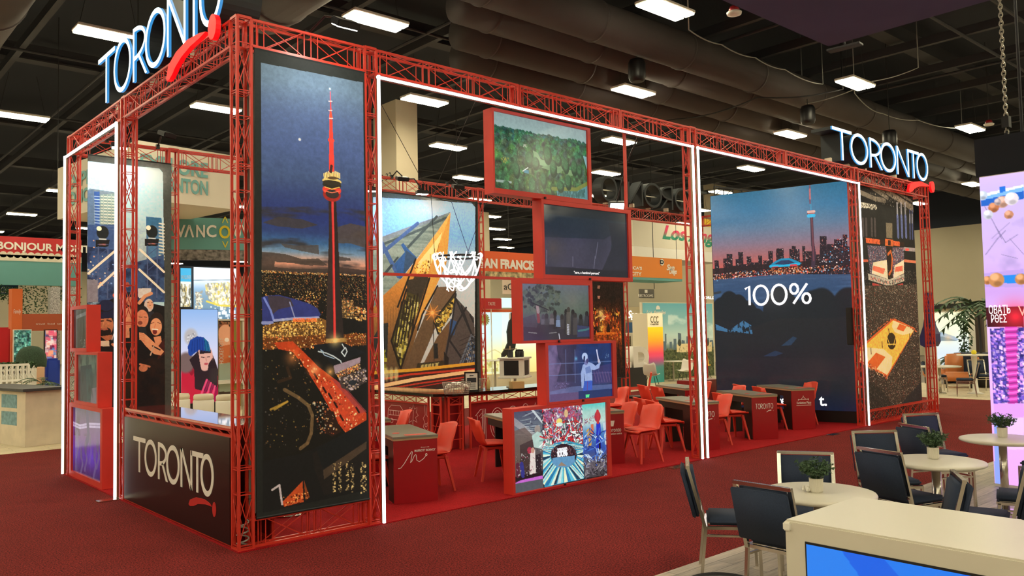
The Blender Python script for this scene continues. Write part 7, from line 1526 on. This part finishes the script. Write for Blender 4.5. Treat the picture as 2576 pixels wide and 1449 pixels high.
t = thing('orange_pillar', 'orange printed pillar and counter header left of the small screens', 'pillar', (YX(42, 800, 17.5)[0], 17.5, 0)); ypart('pillar', (30, 726), (56, 842), 17.5, mat('bright_orange', (226, 112, 52), .6), t, .4, .004); ypart('header', (56, 790), (172, 831), 17.5, mat('rust_panel', (186, 88, 52), .6), t, .2); ywrite('Family', (34, 792), 53, 17.5, 14, t, M['lettering'], shear=.2); ywrite('travel  food  sport', (90, 818), 165, 17.5, 5, t, M['lettering']); ypart('post', (166, 831), (171, 930), 17.5, M['whitep'], t, .1, .004)
for px0, px1, lab in ((127, 151, 'silver glittering column left of the lit portal'), (178, 196, 'silver glittering column seen inside the lit portal')): ypanel('sequin_column', lab, 'column', (px0, 722), (px1, 792), 18.2, mat('sequins', (206, 206, 206), .3, .5, noise=(30, .6)), .3, zb=.0)
o = ypanel('phone_box', 'red phone box at the far edge of the stand', 'phone box', (-30, 824), (26, 912), 16.5, mat('phone_red', (190, 26, 36), .35), .7, zb=.004, bev=.04)
def greenery(A): A.dots([(0, 0), (1, 0), (1, 1), (0, 1)], 500, [(70, 130, 110), (40, 90, 70), (130, 180, 150), (30, 60, 60)], (1, 5), (.5, 1), uv=True)
A = yart((36, 831), (77, 905), 16.2, 60, (50, 100, 84), .9, 2); greenery(A); A.grain(.4); t = thing('nature_panel', 'green leafy lit panel behind the round topiary', 'screen', (A.o[0] + .4, 16.2, 0)); A.mesh('lit_print', M['screen'], t, .004); ypart('body', (34, 829), (79, 905), 16.22, M['whitep'], t, .1, .004)
o = obj('topiary', lathe(BM(), [(.0, 0), (.62, 0), (.64, .3), (.6, .62), (.48, .88), (.28, 1.03), (0, 1.08)], 32), mat('topiary_green', (52, 74, 56), .9, noise=(25, .5), bump=(60, 1.0)), smooth=True); p = on(80, 870, 1, 15.2); zt_ = YX(50, 928, 14.6)[1]; o.location = (p[0], 15.25, zt_ + .002); o.scale = (.52, .5, (p[2] - zt_) / 1.08); tag(o, 'round dark green topiary dome above the pale wall', 'topiary')
o = ypanel('planter_wall', 'peach planter wall carrying the topiary', 'planter', (-10, 928), (112, 960), 14.6, mat('peach_wall', (222, 178, 144), .7), 1.3, zb=.004)
A = yart((114, 831), (142, 892), 17.0, 60, (180, 120, 130), .7, 5); A.dots([(0, 0), (1, 0), (1, 1), (0, 1)], 140, [(240, 90, 110), (250, 220, 200), (120, 30, 60), (90, 150, 200), (255, 160, 120)], (3, 8), uv=True); t = thing('colour_screen', 'small bright colourful screen left of the lit portal', 'screen', (A.o[0] + .3, 17.0, 0)); A.mesh('display', M['screen'], t, .004); ypart('body', (112, 829), (144, 894), 17.02, M['black'], t, .1, .004)
o = ypanel('blue_sofa', 'blue glossy sofa under the small colourful screen', 'sofa', (116, 902), (152, 930), 16.2, mat('blue_leather', (40, 70, 180), .3), .6, zb=.004, bev=.05)
t = thing('garden_bench', 'white ornate garden bench before the hedge', 'bench', (YX(40, 950, 13.8)[0], 13.8, .004)); b = BM(); x0, zT = YX(-40, 921, 13.8); x1, zM = YX(72, 955, 13.8); bar(b, (x0, 13.8, zT), (x1, 13.8, zT), .05); bar(b, (x0, 13.8, zM), (x1, 13.8, zM), .05)
for k in range(9):
    x = x0 + (x1 - x0) * k / 8; bar(b, (x, 13.8, 0.004), (x, 13.8, zT), .04)
    if k < 8: tube(b, [(x + .03 + .11 * (1 + math.cos(q * .8)), 13.8, (zT + zM) / 2 + (zT - zM) * .4 * math.sin(q * 1.6)) for q in range(8)], .018, 5)
wobj('back_lattice', b, M['whitep'], t); wobj('seat', bx(x0, x1, 13.4, 13.8, zM - .12, zM - .07), M['whitep'], t)
hd = BM(); 
for i in range(700):
    p = Vector((rnd.uniform(x0, x1 + .2), rnd.uniform(14.0, 14.4), rnd.uniform(zT - .12, zT + .05))); d1 = Vector((rnd.uniform(-1, 1), rnd.uniform(-1, 1), rnd.uniform(-1, 1))).normalized() * .035; d2 = d1.cross(Vector((.3, rnd.uniform(-1, 1), rnd.uniform(-1, 1)))).normalized() * .025; hd.faces.new([hd.verts.new(p - d1), hd.verts.new(p + d2), hd.verts.new(p + d1), hd.verts.new(p - d2)])
t = thing('hedge_trough', 'low dark hedge in a trough behind the garden bench', 'hedge', (x0 + 1, 14.2, .004)); wobj('foliage', hd, M['leafdark'], t); wobj('trough', bx(x0, x1 + .2, 14.0, 14.4, .004, zT - .1), M['whitep'], t)
def palm_plant(x, y, label, hgt=1.5, n=16, ln=.8, z0=.004, potr=.22, frond_w=.05):
    t = thing('potted_palm', label, 'plant', (x, y, z0)); obj('pot', lathe(BM(), [(.0, 0), (potr * .75, 0), (potr, .4), (potr * .9, .42), (0, .4)], 24), M['black'], t, True); obj('trunk', tube(BM(), [(0, 0, .38), (.02, 0, hgt * .6), (0, .02, hgt)], [.05, .035, .03], 8), M['beam'], t); b = BM()
    for i in range(n):
        a = 6.283 * i / n + rnd.uniform(-.2, .2); el = rnd.uniform(.1, 1.1); L_ = ln * rnd.uniform(.75, 1.1); pts = []
        for k in range(9):
            f = k / 8; r_ = L_ * f * math.cos(el * (1 - .3 * f)); zz = hgt + L_ * (f * math.sin(el) - .75 * f * f); pts.append(Vector((r_ * math.cos(a), r_ * math.sin(a), zz)))
        tube(b, pts, .006, 4)
        for k in range(2, 9):
            for s in (-1, 1):
                d = (pts[k] - pts[k - 1]).normalized(); sd = d.cross(Vector((0, 0, 1))).normalized() * s; q = pts[k]; tip = q + (sd * .8 + d * .7 + Vector((0, 0, -.25))) * ln * .3 * (1 - .4 * k / 9); b.faces.new([b.verts.new(q - d * frond_w * .3), b.verts.new(tip), b.verts.new(q + d * frond_w * .3)])
    obj('fronds', b, M['leafdark'], t); return t
for px, py, h_, lab in ((140, 1030, 1.0, 'bushy palm beside the white reception counter'), (160, 1000, 1.3, 'taller palm behind the lit portal, by the reception counter')):
    p = floor_at(px, py + 60); palm_plant(p[0] + (.2 if px > 150 else -.1), 12.2 if px > 150 else 12.9, lab, h_, 18, .6)
# reception counter
p0, p1 = floor_at(66, 1126), floor_at(137, 1128); t = thing('reception_counter', 'white reception counter with dark top and blue lettered patches', 'counter', (p0[0], p0[1], .004), R(12)); L_ = .55
obj('body', bx(-.02, .62, 0, 2.4, 0, 1.02, .004), mat('whitewashed_board', (222, 208, 186), .6, noise=(4, .08)), t); obj('top', bx(-.1, .70, -.08, 2.48, 1.02, 1.07, .004), mat('slate_top', (66, 66, 68), .5), t); bl = mat('faded_blue_print', (120, 160, 172), .6, noise=(14, .3))
for z in (.38, .70): obj('blue_patch', bx(-.024, -.018, .35, 1.0, z, z + .25), bl, t)
t = thing('low_cabinet', 'low white cabinet with a dark top next to the reception counter', 'cabinet', (p0[0] + .72, p0[1] + .15, .004), R(12)); obj('body', bx(0, 1.1, 0, .5, 0, .72, .004), M['cream'], t); obj('top', bx(-.02, 1.12, -.02, .52, .72, .76), M['blackgloss'], t)
q = floor_at(150, 996, .77); o = obj('planter_tray', lathe(BM(), [(0, 0), (.2, 0), (.24, .1), (.2, .11), (0, .09)], 20), M['black'], smooth=True); o.location = (p0[0] + 1.15, p0[1] + .5, .768); tag(o, 'black bowl on the low white cabinet', 'bowl')

# ---- the orange stand seen through the wide portal
YF = 11.6
t = thing('fascia_sign', 'orange overhead sign with bold white city letters', 'hanging sign', (YX(1280, 660, YF)[0], YF, 3.4)); zt_, zb_ = YX(1270, 634, YF)[1], YX(1270, 684, YF)[1]; x0, x1 = YX(1150, 650, YF)[0], YX(1420, 650, YF)[0]
wobj('cloth', bx(x0, x1, YF, YF + .15, zb_, zt_), orange, t); wobj('photo_strip', bx(x0, x1, YF - .005, YF + .14, zb_ - .24, zb_), mat('collage_print', (176, 160, 120), .7, noise=(7, .9)), t); ywrite('SAN FRANCISCO', (1207, 674), 1378, YF, 25, t, M['lettering'], weight=.05)
for x in (x0 + .1, x1 - .1): wobj('hanging_wire', tube(BM(), [(x, YF + .07, zt_), (x, YF + .07, 10.2)], .01, 5), M['cable'], t)
YG = 13.2
t = thing('backlit_wall', 'backlit wall of palms and a pale sunset below the orange sign', 'wall display', (YX(1290, 900, YG)[0], YG, 0)); A = yart((1195, 786), (1430, 945), YG, 60, (220, 232, 220), .55, 4)
A.grad([(0, (206, 228, 226)), (.45, (222, 232, 214)), (.7, (240, 226, 150)), (1, (220, 200, 120))]); A.poly([(1196, 786), (1262, 786), (1262, 940), (1196, 940)], (190, 220, 226), .6); A.spot((1250, 900), 1.0, (250, 220, 120), .7)
for x, y in ((1219, 800), (1203, 800)):
    A.line([(x, y), (x + 1, 925)], .05, (110, 96, 60))
    for k in range(16): a = k * .39; A.line([(x, y), (x + 11 * math.cos(a), y + 14 * math.sin(a) + 4)], .05, (120, 110, 50))
for k in range(9): A.line([(1205 + k * 8, 886 + 6 * math.sin(k)), (1213 + k * 8, 886 + 6 * math.sin(k + 1))], .03, (200, 190, 120))
A.line([(1205, 905), (1270, 905)], .04, (190, 190, 110)); A.dots([(1205, 905), (1270, 905), (1270, 930), (1205, 930)], 60, [(170, 160, 80), (210, 200, 120)], (2, 8)); A.mesh('backlit_print', M['lightbox'], t, .004); ypart('frame', (1190, 778), (1435, 785), YG - .05, orange, t, .3); ypart('body', (1190, 785), (1435, 945), YG + .02, M['cream'], t, .3, .004)
bs = Matrix.Identity(4); sil = [(1287, 786), (1290, 805), (1294, 800), (1300, 808), (1300, 850), (1296, 878), (1288, 885), (1282, 900), (1276, 925), (1272, 935), (1268, 936), (1272, 915), (1278, 890), (1270, 898), (1268, 922), (1264, 918), (1263, 890), (1272, 876), (1278, 862), (1277, 840), (1276, 835), (1281, 810), (1285, 800)]
b = BM(); YK = YG - .12; pts = [YX(*q, YK) for q in sil]; slab(b, [(x, z) for x, z in pts], (0, YK, 0), (1, 0, 0), (0, 0, 1), (0, 1, 0), .05); fix(b); t = thing('cutout_figure', 'black cutout of a pole climber before the backlit palm wall', 'cutout', (pts[0][0], YK, 0.0)); wobj('cutout', b, M['black'], t); wobj('pole', tube(BM(), [(YX(1284, 790, YK)[0], YK + .03, .004), (YX(1284, 790, YK)[0], YK + .03, YX(1284, 788, YK)[1])], .03, 8), M['whitep'], t)
t = thing('red_header', 'red rounded header with a small white badge under the orange sign', 'sign', (YX(1240, 760, YG)[0], YG - .2, 2.6)); ypart('panel', (1212, 750), (1262, 777), YG - .2, redc, t, .08); ypart('post', (1236, 777), (1239, 900), YG - .19, M['whitep'], t, .04, .004); ypart('side_panel', (1192, 750), (1208, 777), YG - .2, redc, t, .08); ywrite('TASTE', (1228, 768), 1246, YG - .2, 8, t, M['lettering']); ypart('cyan_box', (1264, 749), (1300, 774), YG - .2, glow('cyan_box', (150, 226, 222), 1.1), t, .1)
t = thing('white_pennant', 'white pennant with black serif letters under the orange sign', 'banner', (YX(1282, 720, YG + .5)[0], YG + .5, 2.9)); ypart('cloth', (1264, 704), (1312, 740), YG + .5, offw, t, .02); ywrite('aCa', (1268, 729), 1300, YG + .5, 16, t, M['darkbox'])
wobj('hanging_wire', tube(BM(), [(YX(1282, 704, YG + .5)[0], YG + .51, YX(1282, 704, YG + .5)[1]), (YX(1282, 704, YG + .5)[0], YG + .51, 10.2)], .008, 5), M['cable'], t)
t = thing('stand_table', 'small tall table before the backlit palm wall', 'table', (YX(1245, 930, 11.9)[0], 11.9, .004)); obj('tabletop', lathe(BM(), [(0, 1.04), (.38, 1.04), (.38, 1.07), (0, 1.07)], 28), M['whitep'], t); obj('column', tube(BM(), [(0, 0, 0.02), (0, 0, 1.04)], .035, 10), M['wire'], t); obj('base', lathe(BM(), [(0, 0), (.22, 0), (.2, .02), (0, .02)], 24), M['wire'], t)

# ---- the white script sign and its stand
YL = 16.0
t = thing('hanging_sign', 'white hanging sign with a green and pink script city name', 'hanging sign', (YX(1700, 600, YL)[0], YL, 4.2)); x0, x1 = YX(1593, 600, YL)[0], YX(1812, 600, YL)[0]; z1, z0 = YX(1640, 553, YL)[1], YX(1640, 622, YL)[1]
b = BM(); slab(b, [(x0, YL), (x1, YL), (x1, YL + 2), (x0, YL + 2)], (0, 0, z0), (1, 0, 0), (0, 1, 0), (0, 0, 1), z1 - z0); fix(b); wobj('cloth_box', b, offw, t); wobj('lower_lip', bx(x0 - .08, x1, YL - .1, YL + 2, z0 - .5, z0 - .02), M['whitep'], t); ywrite('Los Angeles', (1667, 612), 1850, YL, 46, t, script_m('script_ink', (226, 40, 96), (30, 140, 110)), shear=.35, weight=.03); wobj('yellow_corner', bx(x1 - 1.5, x1 - .2, YL - .02, YL + .1, z1 - .02, z1 + .35), mat('yellow_cloth', (236, 196, 40), .6), t)
for x in (x0 + .2, x1 - .2): wobj('hanging_wire', tube(BM(), [(x, YL + .1, z1), (x, YL + .1, 10.2)], .01, 5), M['cable'], t)
YO = 12.6
t = thing('fascia_sign', 'orange overhead sign with small white words, under the white script sign', 'hanging sign', (YX(1650, 680, YO)[0], YO, 3.4)); x0, x1 = YX(1560, 680, YO)[0], YX(1716, 680, YO)[0]; z1, z0 = YX(1650, 648, YO)[1], YX(1650, 699, YO)[1]
wobj('cloth', bx(x0, x1, YO, YO + .2, z0, z1), mat('tangerine_cloth', (226, 132, 48), .6), t); wobj('teal_underside', bx(x0, x1, YO + .01, YO + 1.2, z0 - .1, z0), teal, t); ywrite("AMERICA'S", (1558, 676), 1615, YO, 8, t, M['lettering'], weight=.03); ywrite('FINEST CITY', (1548, 691), 1614, YO, 9, t, M['lettering'], weight=.03); ywrite('San', (1677, 680), 1697, YO, 15, t, M['lettering'], shear=.3, weight=.03); ywrite('Diego', (1684, 693), 1703, YO, 17, t, M['lettering'], shear=.3, weight=.03)
q = on(1665, 660, 1, YO - .01); b = BM(); slab(b, [(.13 * math.cos(k * .3142), .13 * math.sin(k * .3142)) for k in range(20)], q, (1, 0, 0), (0, 0, 1), (0, -1, 0), .01); fix(b); wobj('round_badge', b, M['whitep'], t); ywrite('D', (1661, 664), 1670, YO - .015, 10, t, M['darkbox'], weight=.04)
for x in (x0 + .2, x1 - .2): wobj('hanging_wire', tube(BM(), [(x, YO + .1, z1), (x, YO + .1, 10.2)], .01, 5), M['cable'], t)
t = thing('direction_sign', 'dark grey restroom direction sign hanging beyond the orange sign', 'sign', (YX(1627, 740, 15)[0], 15.0, 2.9)); ypart('plate', (1609, 727), (1646, 750), 15.0, mat('sign_grey', (92, 88, 82), .6), t, .05); ywrite('RESTROOMS', (1606, 747), 1643, 15.0, 7, t, M['lettering']); ypart('pictogram', (1622, 729), (1629, 737), 14.985, M['lettering'], t, .01); wobj('hanging_wire', tube(BM(), [(YX(1646, 700, 15)[0], 15.02, YX(1646, 727, 15)[1]), (YX(1646, 700, 15)[0], 15.02, 10.2)], .015, 5), M['cable'], t)
YB = 11.9
t = thing('city_backdrop', 'printed backdrop of a city skyline and a domed observatory', 'backdrop', (YX(1700, 900, YB)[0], YB, 0)); A = yart((1616, 762), (1798, 966), YB, 65, (110, 160, 170), .02, 7)
A.grad([(0, (96, 160, 176)), (.25, (130, 176, 184)), (.42, (176, 200, 200)), (.52, (176, 190, 190)), (.56, (120, 140, 140)), (.64, (84, 96, 76)), (1, (70, 72, 50))])
A.mix((A.noise(.8, .35) - .52) * 5, (206, 220, 222), .7, [(1680, 790), (1798, 780), (1798, 850), (1680, 850)])
for x, y, w_ in ((1684, 860, 6), (1694, 852, 7), (1705, 838, 8), (1714, 856, 8), (1726, 846, 8), (1738, 850, 6), (1664, 858, 8), (1775, 850, 8), (1785, 856, 8), (1672, 840, 4)): A.poly([(x, y), (x + w_, y), (x + w_, 885), (x, 885)], (84, 104, 120))
A.poly([(1690, 880), (1798, 872), (1798, 966), (1616, 966), (1616, 890)], (74, 82, 56)); A.dots([(1620, 876), (1798, 876), (1798, 960), (1620, 960)], 1100, [(50, 60, 36), (100, 106, 70), (40, 46, 30), (120, 116, 80)], (1, 5), (.4, 1)); A.poly([(1702, 866), (1790, 860), (1790, 884), (1702, 886)], (206, 190, 150)); A.dots([(1704, 870), (1788, 866), (1788, 880), (1704, 884)], 50, [(130, 116, 90)], (1, 3), tall=2)
for x, y, r in ((1709, 862, .11), (1779, 862, .11), (1765, 852, .14)): A.ell((x, y), r, r * 1.2, (56, 64, 60))
A.mesh('printed_cloth', print_mat('backdrop_print', 0, .6, 1.5), t, .004); ypart('body', (1614, 760), (1800, 966), YB + .01, M['cream'], t, .1, .004); ywrite('Los Angeles', (1626, 794), 1675, YB, 13, t, M['lettering'], shear=.35, weight=.02); q = on(1655, 778, 1, YB - .01); b = BM(); slab(b, [(.12 * math.cos(k * .2), .14 * math.sin(k * .2)) for k in range(17)], q, (1, 0, 0), (0, 0, 1), (0, -1, 0), .01); fix(b); wobj('sun_emblem', b, M['lettering'], t); ywrite('WORLD', (1758, 752), 1800, YB, 7, t, M['neon'])
for (a_, b_), Yp, lab, words_ in (((1628, 1666), 11.3, 'gradient coloured pillar with a white cap before the city backdrop', 'CTA'), ((1609, 1618), 11.7, 'thin gradient pillar at the edge of the city backdrop', None)):
    x0, z1 = YX(a_, 788, Yp); x1, _ = YX(b_, 788, Yp); A = Art((x0, Yp, z1), (1, 0, 0), x1 - x0, z1 - .004, 40, (230, 220, 200), 1); A.grad([(0, (228, 220, 196)), (.2, (228, 220, 196)), (.205, (236, 206, 40)), (.4, (236, 160, 50)), (.58, (216, 70, 100)), (.68, (160, 70, 120)), (.78, (70, 120, 120)), (1, (50, 130, 126))]); t = thing('gradient_pillar', lab, 'pillar', ((x0 + x1) / 2, Yp, 0)); A.mesh('printed_face', M['print'], t, .004); wobj('core', bx(x0, x1, Yp + .001, Yp + .35, .004, z1), M['cream'], t)
    if words_: ywrite('CCC', (1637, 812), 1657, Yp, 16, t, M['darkbox']); ywrite('CHARTERS', (1637, 818), 1657, Yp, 4, t, M['darkbox'])
t = thing('tan_wall', 'tan stand wall with a white neon script and a blue television', 'wall display', (YX(1580, 850, 14)[0], 14.0, 0)); ypart('wall', (1540, 772), (1620, 960), 14.0, tan_, t, .2, .004); ywrite('San', (1580, 800), 1604, 14.0, 18, t, M['neon'], shear=.3); ywrite('Diego', (1588, 808), 1612, 14.0, 14, t, M['neon'], shear=.3); ypart('television', (1579, 811), (1612, 838), 13.9, mat('tv_blue', (60, 110, 170), .3), t, .05); ypart('display_shelf', (1556, 838), (1594, 885), 13.4, M['whitep'], t, .3, .004); ypart('framed_photo', (1572, 846), (1588, 876), 13.38, mat('framed_photo', (110, 100, 80), .6, noise=(20, .8)), t, .02)
for k, (ch, a_, b_, lab) in enumerate((('L', 1548, 1577, 'giant white block letter partly hidden by the batter screen'), ('D', 1581, 1622, 'giant white block letter in full view on the black plinth'))):
    Yq = 10.4; me = text_mesh(ch, 1.0, .06, .5); n = len(me.vertices); co = np.empty(n * 3, np.float32); me.vertices.foreach_get('co', co); co = co.reshape(-1, 3); lo, hi = co.min(0), co.max(0); x0, zt2 = YX(a_, 872, Yq); x1, zb2 = YX(b_, 924, Yq)
    co[:, 0] = (co[:, 0] - lo[0]) / (hi[0] - lo[0]) * (x1 - x0); co[:, 1] = (co[:, 1] - lo[1]) / (hi[1] - lo[1]) * (zt2 - zb2); co[:, 2] *= .8; me.vertices.foreach_set('co', co.ravel()); me.update(); me.materials.clear(); o = obj('block_letter', me, M['whitep']); o.matrix_world = frame_matrix((x0, Yq, zb2), (1, 0, 0), (0, 0, 1)); tag(o, lab, 'letter', 'giant white block letters')
o = ypanel('black_plinth', 'black plinth carrying the giant white letters', 'plinth', (1540, 929), (1628, 975), 10.15, M['black'], .6, zb=.0)
def scoop_chair(x, y, face, mtl, label):
    t = thing('scoop_chair', label, 'chair', (x, y, .004), R(face - 90), 'scoop chairs before the city backdrop'); b = BM(); rows = []
    prof = [(.22, .45), (.1, .43), (-.1, .42), (-.18, .46), (-.23, .6), (-.26, .76), (-.27, .82)]; hw = [.2, .23, .23, .22, .22, .2, .15]
    for (y_, z_), w in zip(prof, hw): rows.append([b.verts.new((w * (-1 + k / 4), y_, z_ + .05 * (-1 + k / 4) ** 2)) for k in range(9)])
    for A_, B_ in zip(rows, rows[1:]):
        for k in range(8): b.faces.new((A_[k], B_[k], B_[k + 1], A_[k + 1]))
    fix(b); bmesh.ops.solidify(b, geom=b.faces[:], thickness=.012); obj('shell', b, mtl, t, True)
    for sx in (-1, 1):
        for sy in (-1, 1): obj('leg', tube(BM(), [(sx * .1, sy * .1, .42), (sx * .2, sy * .2, 0)], .01, 5), M['black'], t)
yel = mat('yellow_plastic', (238, 182, 40), .4)
def base_xy(px, py, z): p = floor_at(px, py, z); return p[0], p[1]
for px, py, f, m_, lab in ((1640, 936, 20, M['whitep'], 'white scoop chair beside the gradient pillar'), (1680, 912, -120, yel, 'yellow scoop chair behind the white table'), (1722, 926, 190, M['whitep'], 'white scoop chair crossed by the truss tower'), (1772, 914, -130, yel, 'yellow scoop chair beside the skyline screen wall'), (1618, 912, -60, yel, 'yellow scoop chair mostly hidden behind the giant white letter')):
    x, y = base_xy(px, py, .55); scoop_chair(x, y, f, m_, lab)
x, y = base_xy(1683, 907, .74); t = thing('cafe_table', 'round white table before the city backdrop', 'table', (x - .15, y - .3, .004)); obj('tabletop', lathe(BM(), [(0, .71), (.4, .71), (.4, .735), (0, .735)], 36), M['whitep'], t); obj('column', tube(BM(), [(0, 0, .02), (0, 0, .71)], .03, 10), M['wire'], t); obj('base', lathe(BM(), [(0, 0), (.22, 0), (.2, .02), (0, .02)], 24), M['wire'], t)

# ---- the lounge beyond the far end
XW = 27.0
def XY(px, py, X): q = on(px, py, 0, X); return q[1], q[2]
def xpart(name, tl, br, X, m, parent, th=.06, zb=None):
    y1, z1 = XY(*tl, X); y0, z0 = XY(*br, X); z0 = z0 if zb is None else zb; return wobj(name, bx(X, X + th, y0, y1, z0, z1), m, parent)
t = thing('backlit_wall', 'backlit landscape wall beyond the far end of the booth', 'wall display', (XW, XY(2390, 850, XW)[0], 0)); y1, z1 = XY(2330, 788, XW); y0, z0 = XY(2438, 882, XW); A = Art((XW, y1, z1), (0, -1, 0), y1 - y0, z1 - .4, 60, (226, 232, 220), 2)
A.grad([(0, (232, 230, 190)), (.35, (220, 228, 200)), (.55, (214, 222, 214)), (.75, (200, 212, 220)), (1, (210, 222, 228))]); A.poly([(2330, 842), (2352, 832), (2376, 838), (2400, 846), (2415, 856), (2330, 860)], (150, 170, 186)); A.poly([(2330, 852), (2370, 846), (2410, 858), (2330, 858)], (110, 130, 140)); A.spot((2385, 850), .3, (240, 190, 130), .6); A.mesh('backlit_print', M['lightbox'], t, .004); wobj('frame', bx(XW + .01, XW + .3, y0 - .12, y1 + .1, .004, z1 + .04), M['whitep'], t)
t = thing('stand_shell', 'beige stand wall with a black top rail and a small green emblem', 'wall display', (28.6, XY(2400, 800, 28.6)[0], 0)); xpart('panel', (2335, 774), (2475, 900), 28.6, tan_, t, .2, .004); xpart('top_rail', (2330, 766), (2480, 773), 28.5, M['black'], t, .3); y_, z_ = XY(2353, 777, 28.58); b = BM(); slab(b, [(.16 * math.cos(k * .42), .32 * math.sin(k * .42)) for k in range(15)], (28.58, XY(2353, 768, 28.58)[0], XY(2353, 768, 28.58)[1] - .3), (0, -1, 0), (0, 0, 1), (-1, 0, 0), .01); fix(b); wobj('emblem', b, mat('green_emblem', (70, 130, 60), .6), t); xpart('dark_panel', (2444, 790), (2475, 905), 28.2, mat('brown_panel', (70, 56, 50), .7), t, .2, .004)
def at_floor_x(px, py): p = floor_at(px, py); return p[0], p[1]
for k, (px, py, fx_, fy_, lab) in enumerate(((2430, 997, -.35, .93, 'navy chair facing the white table beyond the far end'), (2470, 985, -.75, -.65, 'navy chair seen from the front beyond the far end, by the pink screen tower'), (2360, 985, .5, -.8, 'navy chair behind the truss tower at the far lounge table'))):
    x, y = at_floor_x(px, py); banquet(x, y, fx_, fy_, lab, 'navy chairs of the far lounge', .004)
x, y = at_floor_x(2366, 990); lounge_table(x, y, 'white round table beyond the far end of the booth', .55, 'white tables of the far lounge').location.z = .004
o = obj('table_card', bx(-.06, .06, -.01, .01, 0, .18), M['whitep']); o.location = (x, y, .756); tag(o, 'white table card on the far lounge table', 'card')
x, y = 21.0, on(2453, 950, 0, 21.0)[1]; t = thing('tulip_table', 'slim white tulip table beside the orange armchair', 'table', (x, y, .0)); obj('top', lathe(BM(), [(0, 1.03), (.42, 1.03), (.42, 1.06), (0, 1.06)], 30), M['whitep'], t); obj('stem', lathe(BM(), [(.0, 0), (.22, 0), (.08, .06), (.05, .4), (.07, 1.0), (.12, 1.03), (0, 1.03)], 24), M['whitep'], t, True)
o = obj('yellow_ornament', lathe(BM(), [(0, 0), (.05, .0), (.07, .05), (.05, .1), (0, .12)], 14), ym, smooth=True); o.location = (x, y, 1.062); tag(o, 'small yellow ornament on the slim tulip table', 'ornament')
oc = mat('orange_leather', (206, 122, 66), .45)
for px, py, rz, lab in ((2412, 960, 20, 'orange armchair in full view of the far lounge'), (2368, 965, -10, 'orange armchair half behind the truss tower')):
    x = 23.0 if px > 2400 else 24.5; y = on(px, py, 0, x)[1]; t = thing('armchair', lab, 'chair', (x, y, .0), R(rz), 'orange armchairs'); obj('seat', bx(-.4, .4, -.4, .4, .2, .45, .06), oc, t, True); obj('backrest', bx(-.4, .4, -.55, -.35, .25, .95, .06), oc, t, True)
    for sx in (-1, 1):
        for sy in (-1, 1): obj('leg', bx(sx * .32 - .02, sx * .32 + .02, sy * .32 - .02, sy * .32 + .02, 0, .2), M['black'], t)
o = obj('navy_sofa', bx(-.4, .4, -.75, .75, 0, .95, .06), M['navy']); x, y = 25.4, on(2470, 930, 0, 25.4)[1]; o.location = (x, y, 0); tag(o, 'navy sofa back at the end of the far lounge', 'sofa')
x, y = 23.4, on(2468, 900, 0, 23.4)[1]; palm_plant(x, y, 'large palm leaning over the far lounge', 2.3, 22, 1.45, 0.0, .3, .26); x, y = 25.2, on(2390, 940, 0, 25.2)[1]; palm_plant(x, y, 'bushy fern in front of the backlit landscape wall', .7, 26, .45, 0.0, .25, .1)
x, y = 26.2, on(2430, 935, 0, 26.2)[1]; t = thing('slim_tree', 'slim leafy tree in front of the backlit landscape wall', 'plant', (x, y, 0)); obj('pot', lathe(BM(), [(0, 0), (.18, 0), (.22, .35), (0, .33)], 20), M['black'], t); obj('stem', tube(BM(), [(0, 0, .3), (.05, .03, 1.2), (0, 0, 2.1)], .02, 6), M['beam'], t); b = BM()
for i in range(200):
    z = rnd.uniform(.7, 2.0); r_ = .22 * (1 - abs(z - 1.3) / 1.1) + .06; a = rnd.uniform(0, 6.28); p = Vector((r_ * rnd.random() * math.cos(a), r_ * rnd.random() * math.sin(a), z)); d1 = Vector((rnd.uniform(-1, 1), rnd.uniform(-1, 1), rnd.uniform(-1, 1))).normalized() * .06; d2 = d1.cross(Vector((rnd.uniform(-1, 1), .4, rnd.uniform(-1, 1)))).normalized() * .035; b.faces.new([b.verts.new(p - d1), b.verts.new(p + d2), b.verts.new(p + d1), b.verts.new(p - d2)])
obj('foliage', b, M['leafdark'], t)
XG = 17.2; gt = [(2326, 738), (2334, 736), (2337, 760), (2338, 800), (2342, 818), (2352, 840), (2354, 860), (2348, 872), (2326, 874), (2315, 868), (2313, 848), (2322, 820), (2326, 790)]; b = BM(); pts = [XY(*q, XG) for q in gt]; slab(b, [(-y, z) for y, z in pts], (XG, 0, 0), (0, -1, 0), (0, 0, 1), (1, 0, 0), .3); fix(b); t = thing('guitar_display', 'tall blue guitar-shaped display behind the far corner tower', 'display', (XG, pts[0][0], .0)); wobj('guitar_body', b, mat('blue_guitar', (52, 50, 110), .5, noise=(2, .4)), t); y_ = pts[7][0]; wobj('pedestal', bx(XG, XG + .3, min(p[0] for p in pts) + .1, max(p[0] for p in pts) - .1, .0, min(p[1] for p in pts)), M['cream'], t)
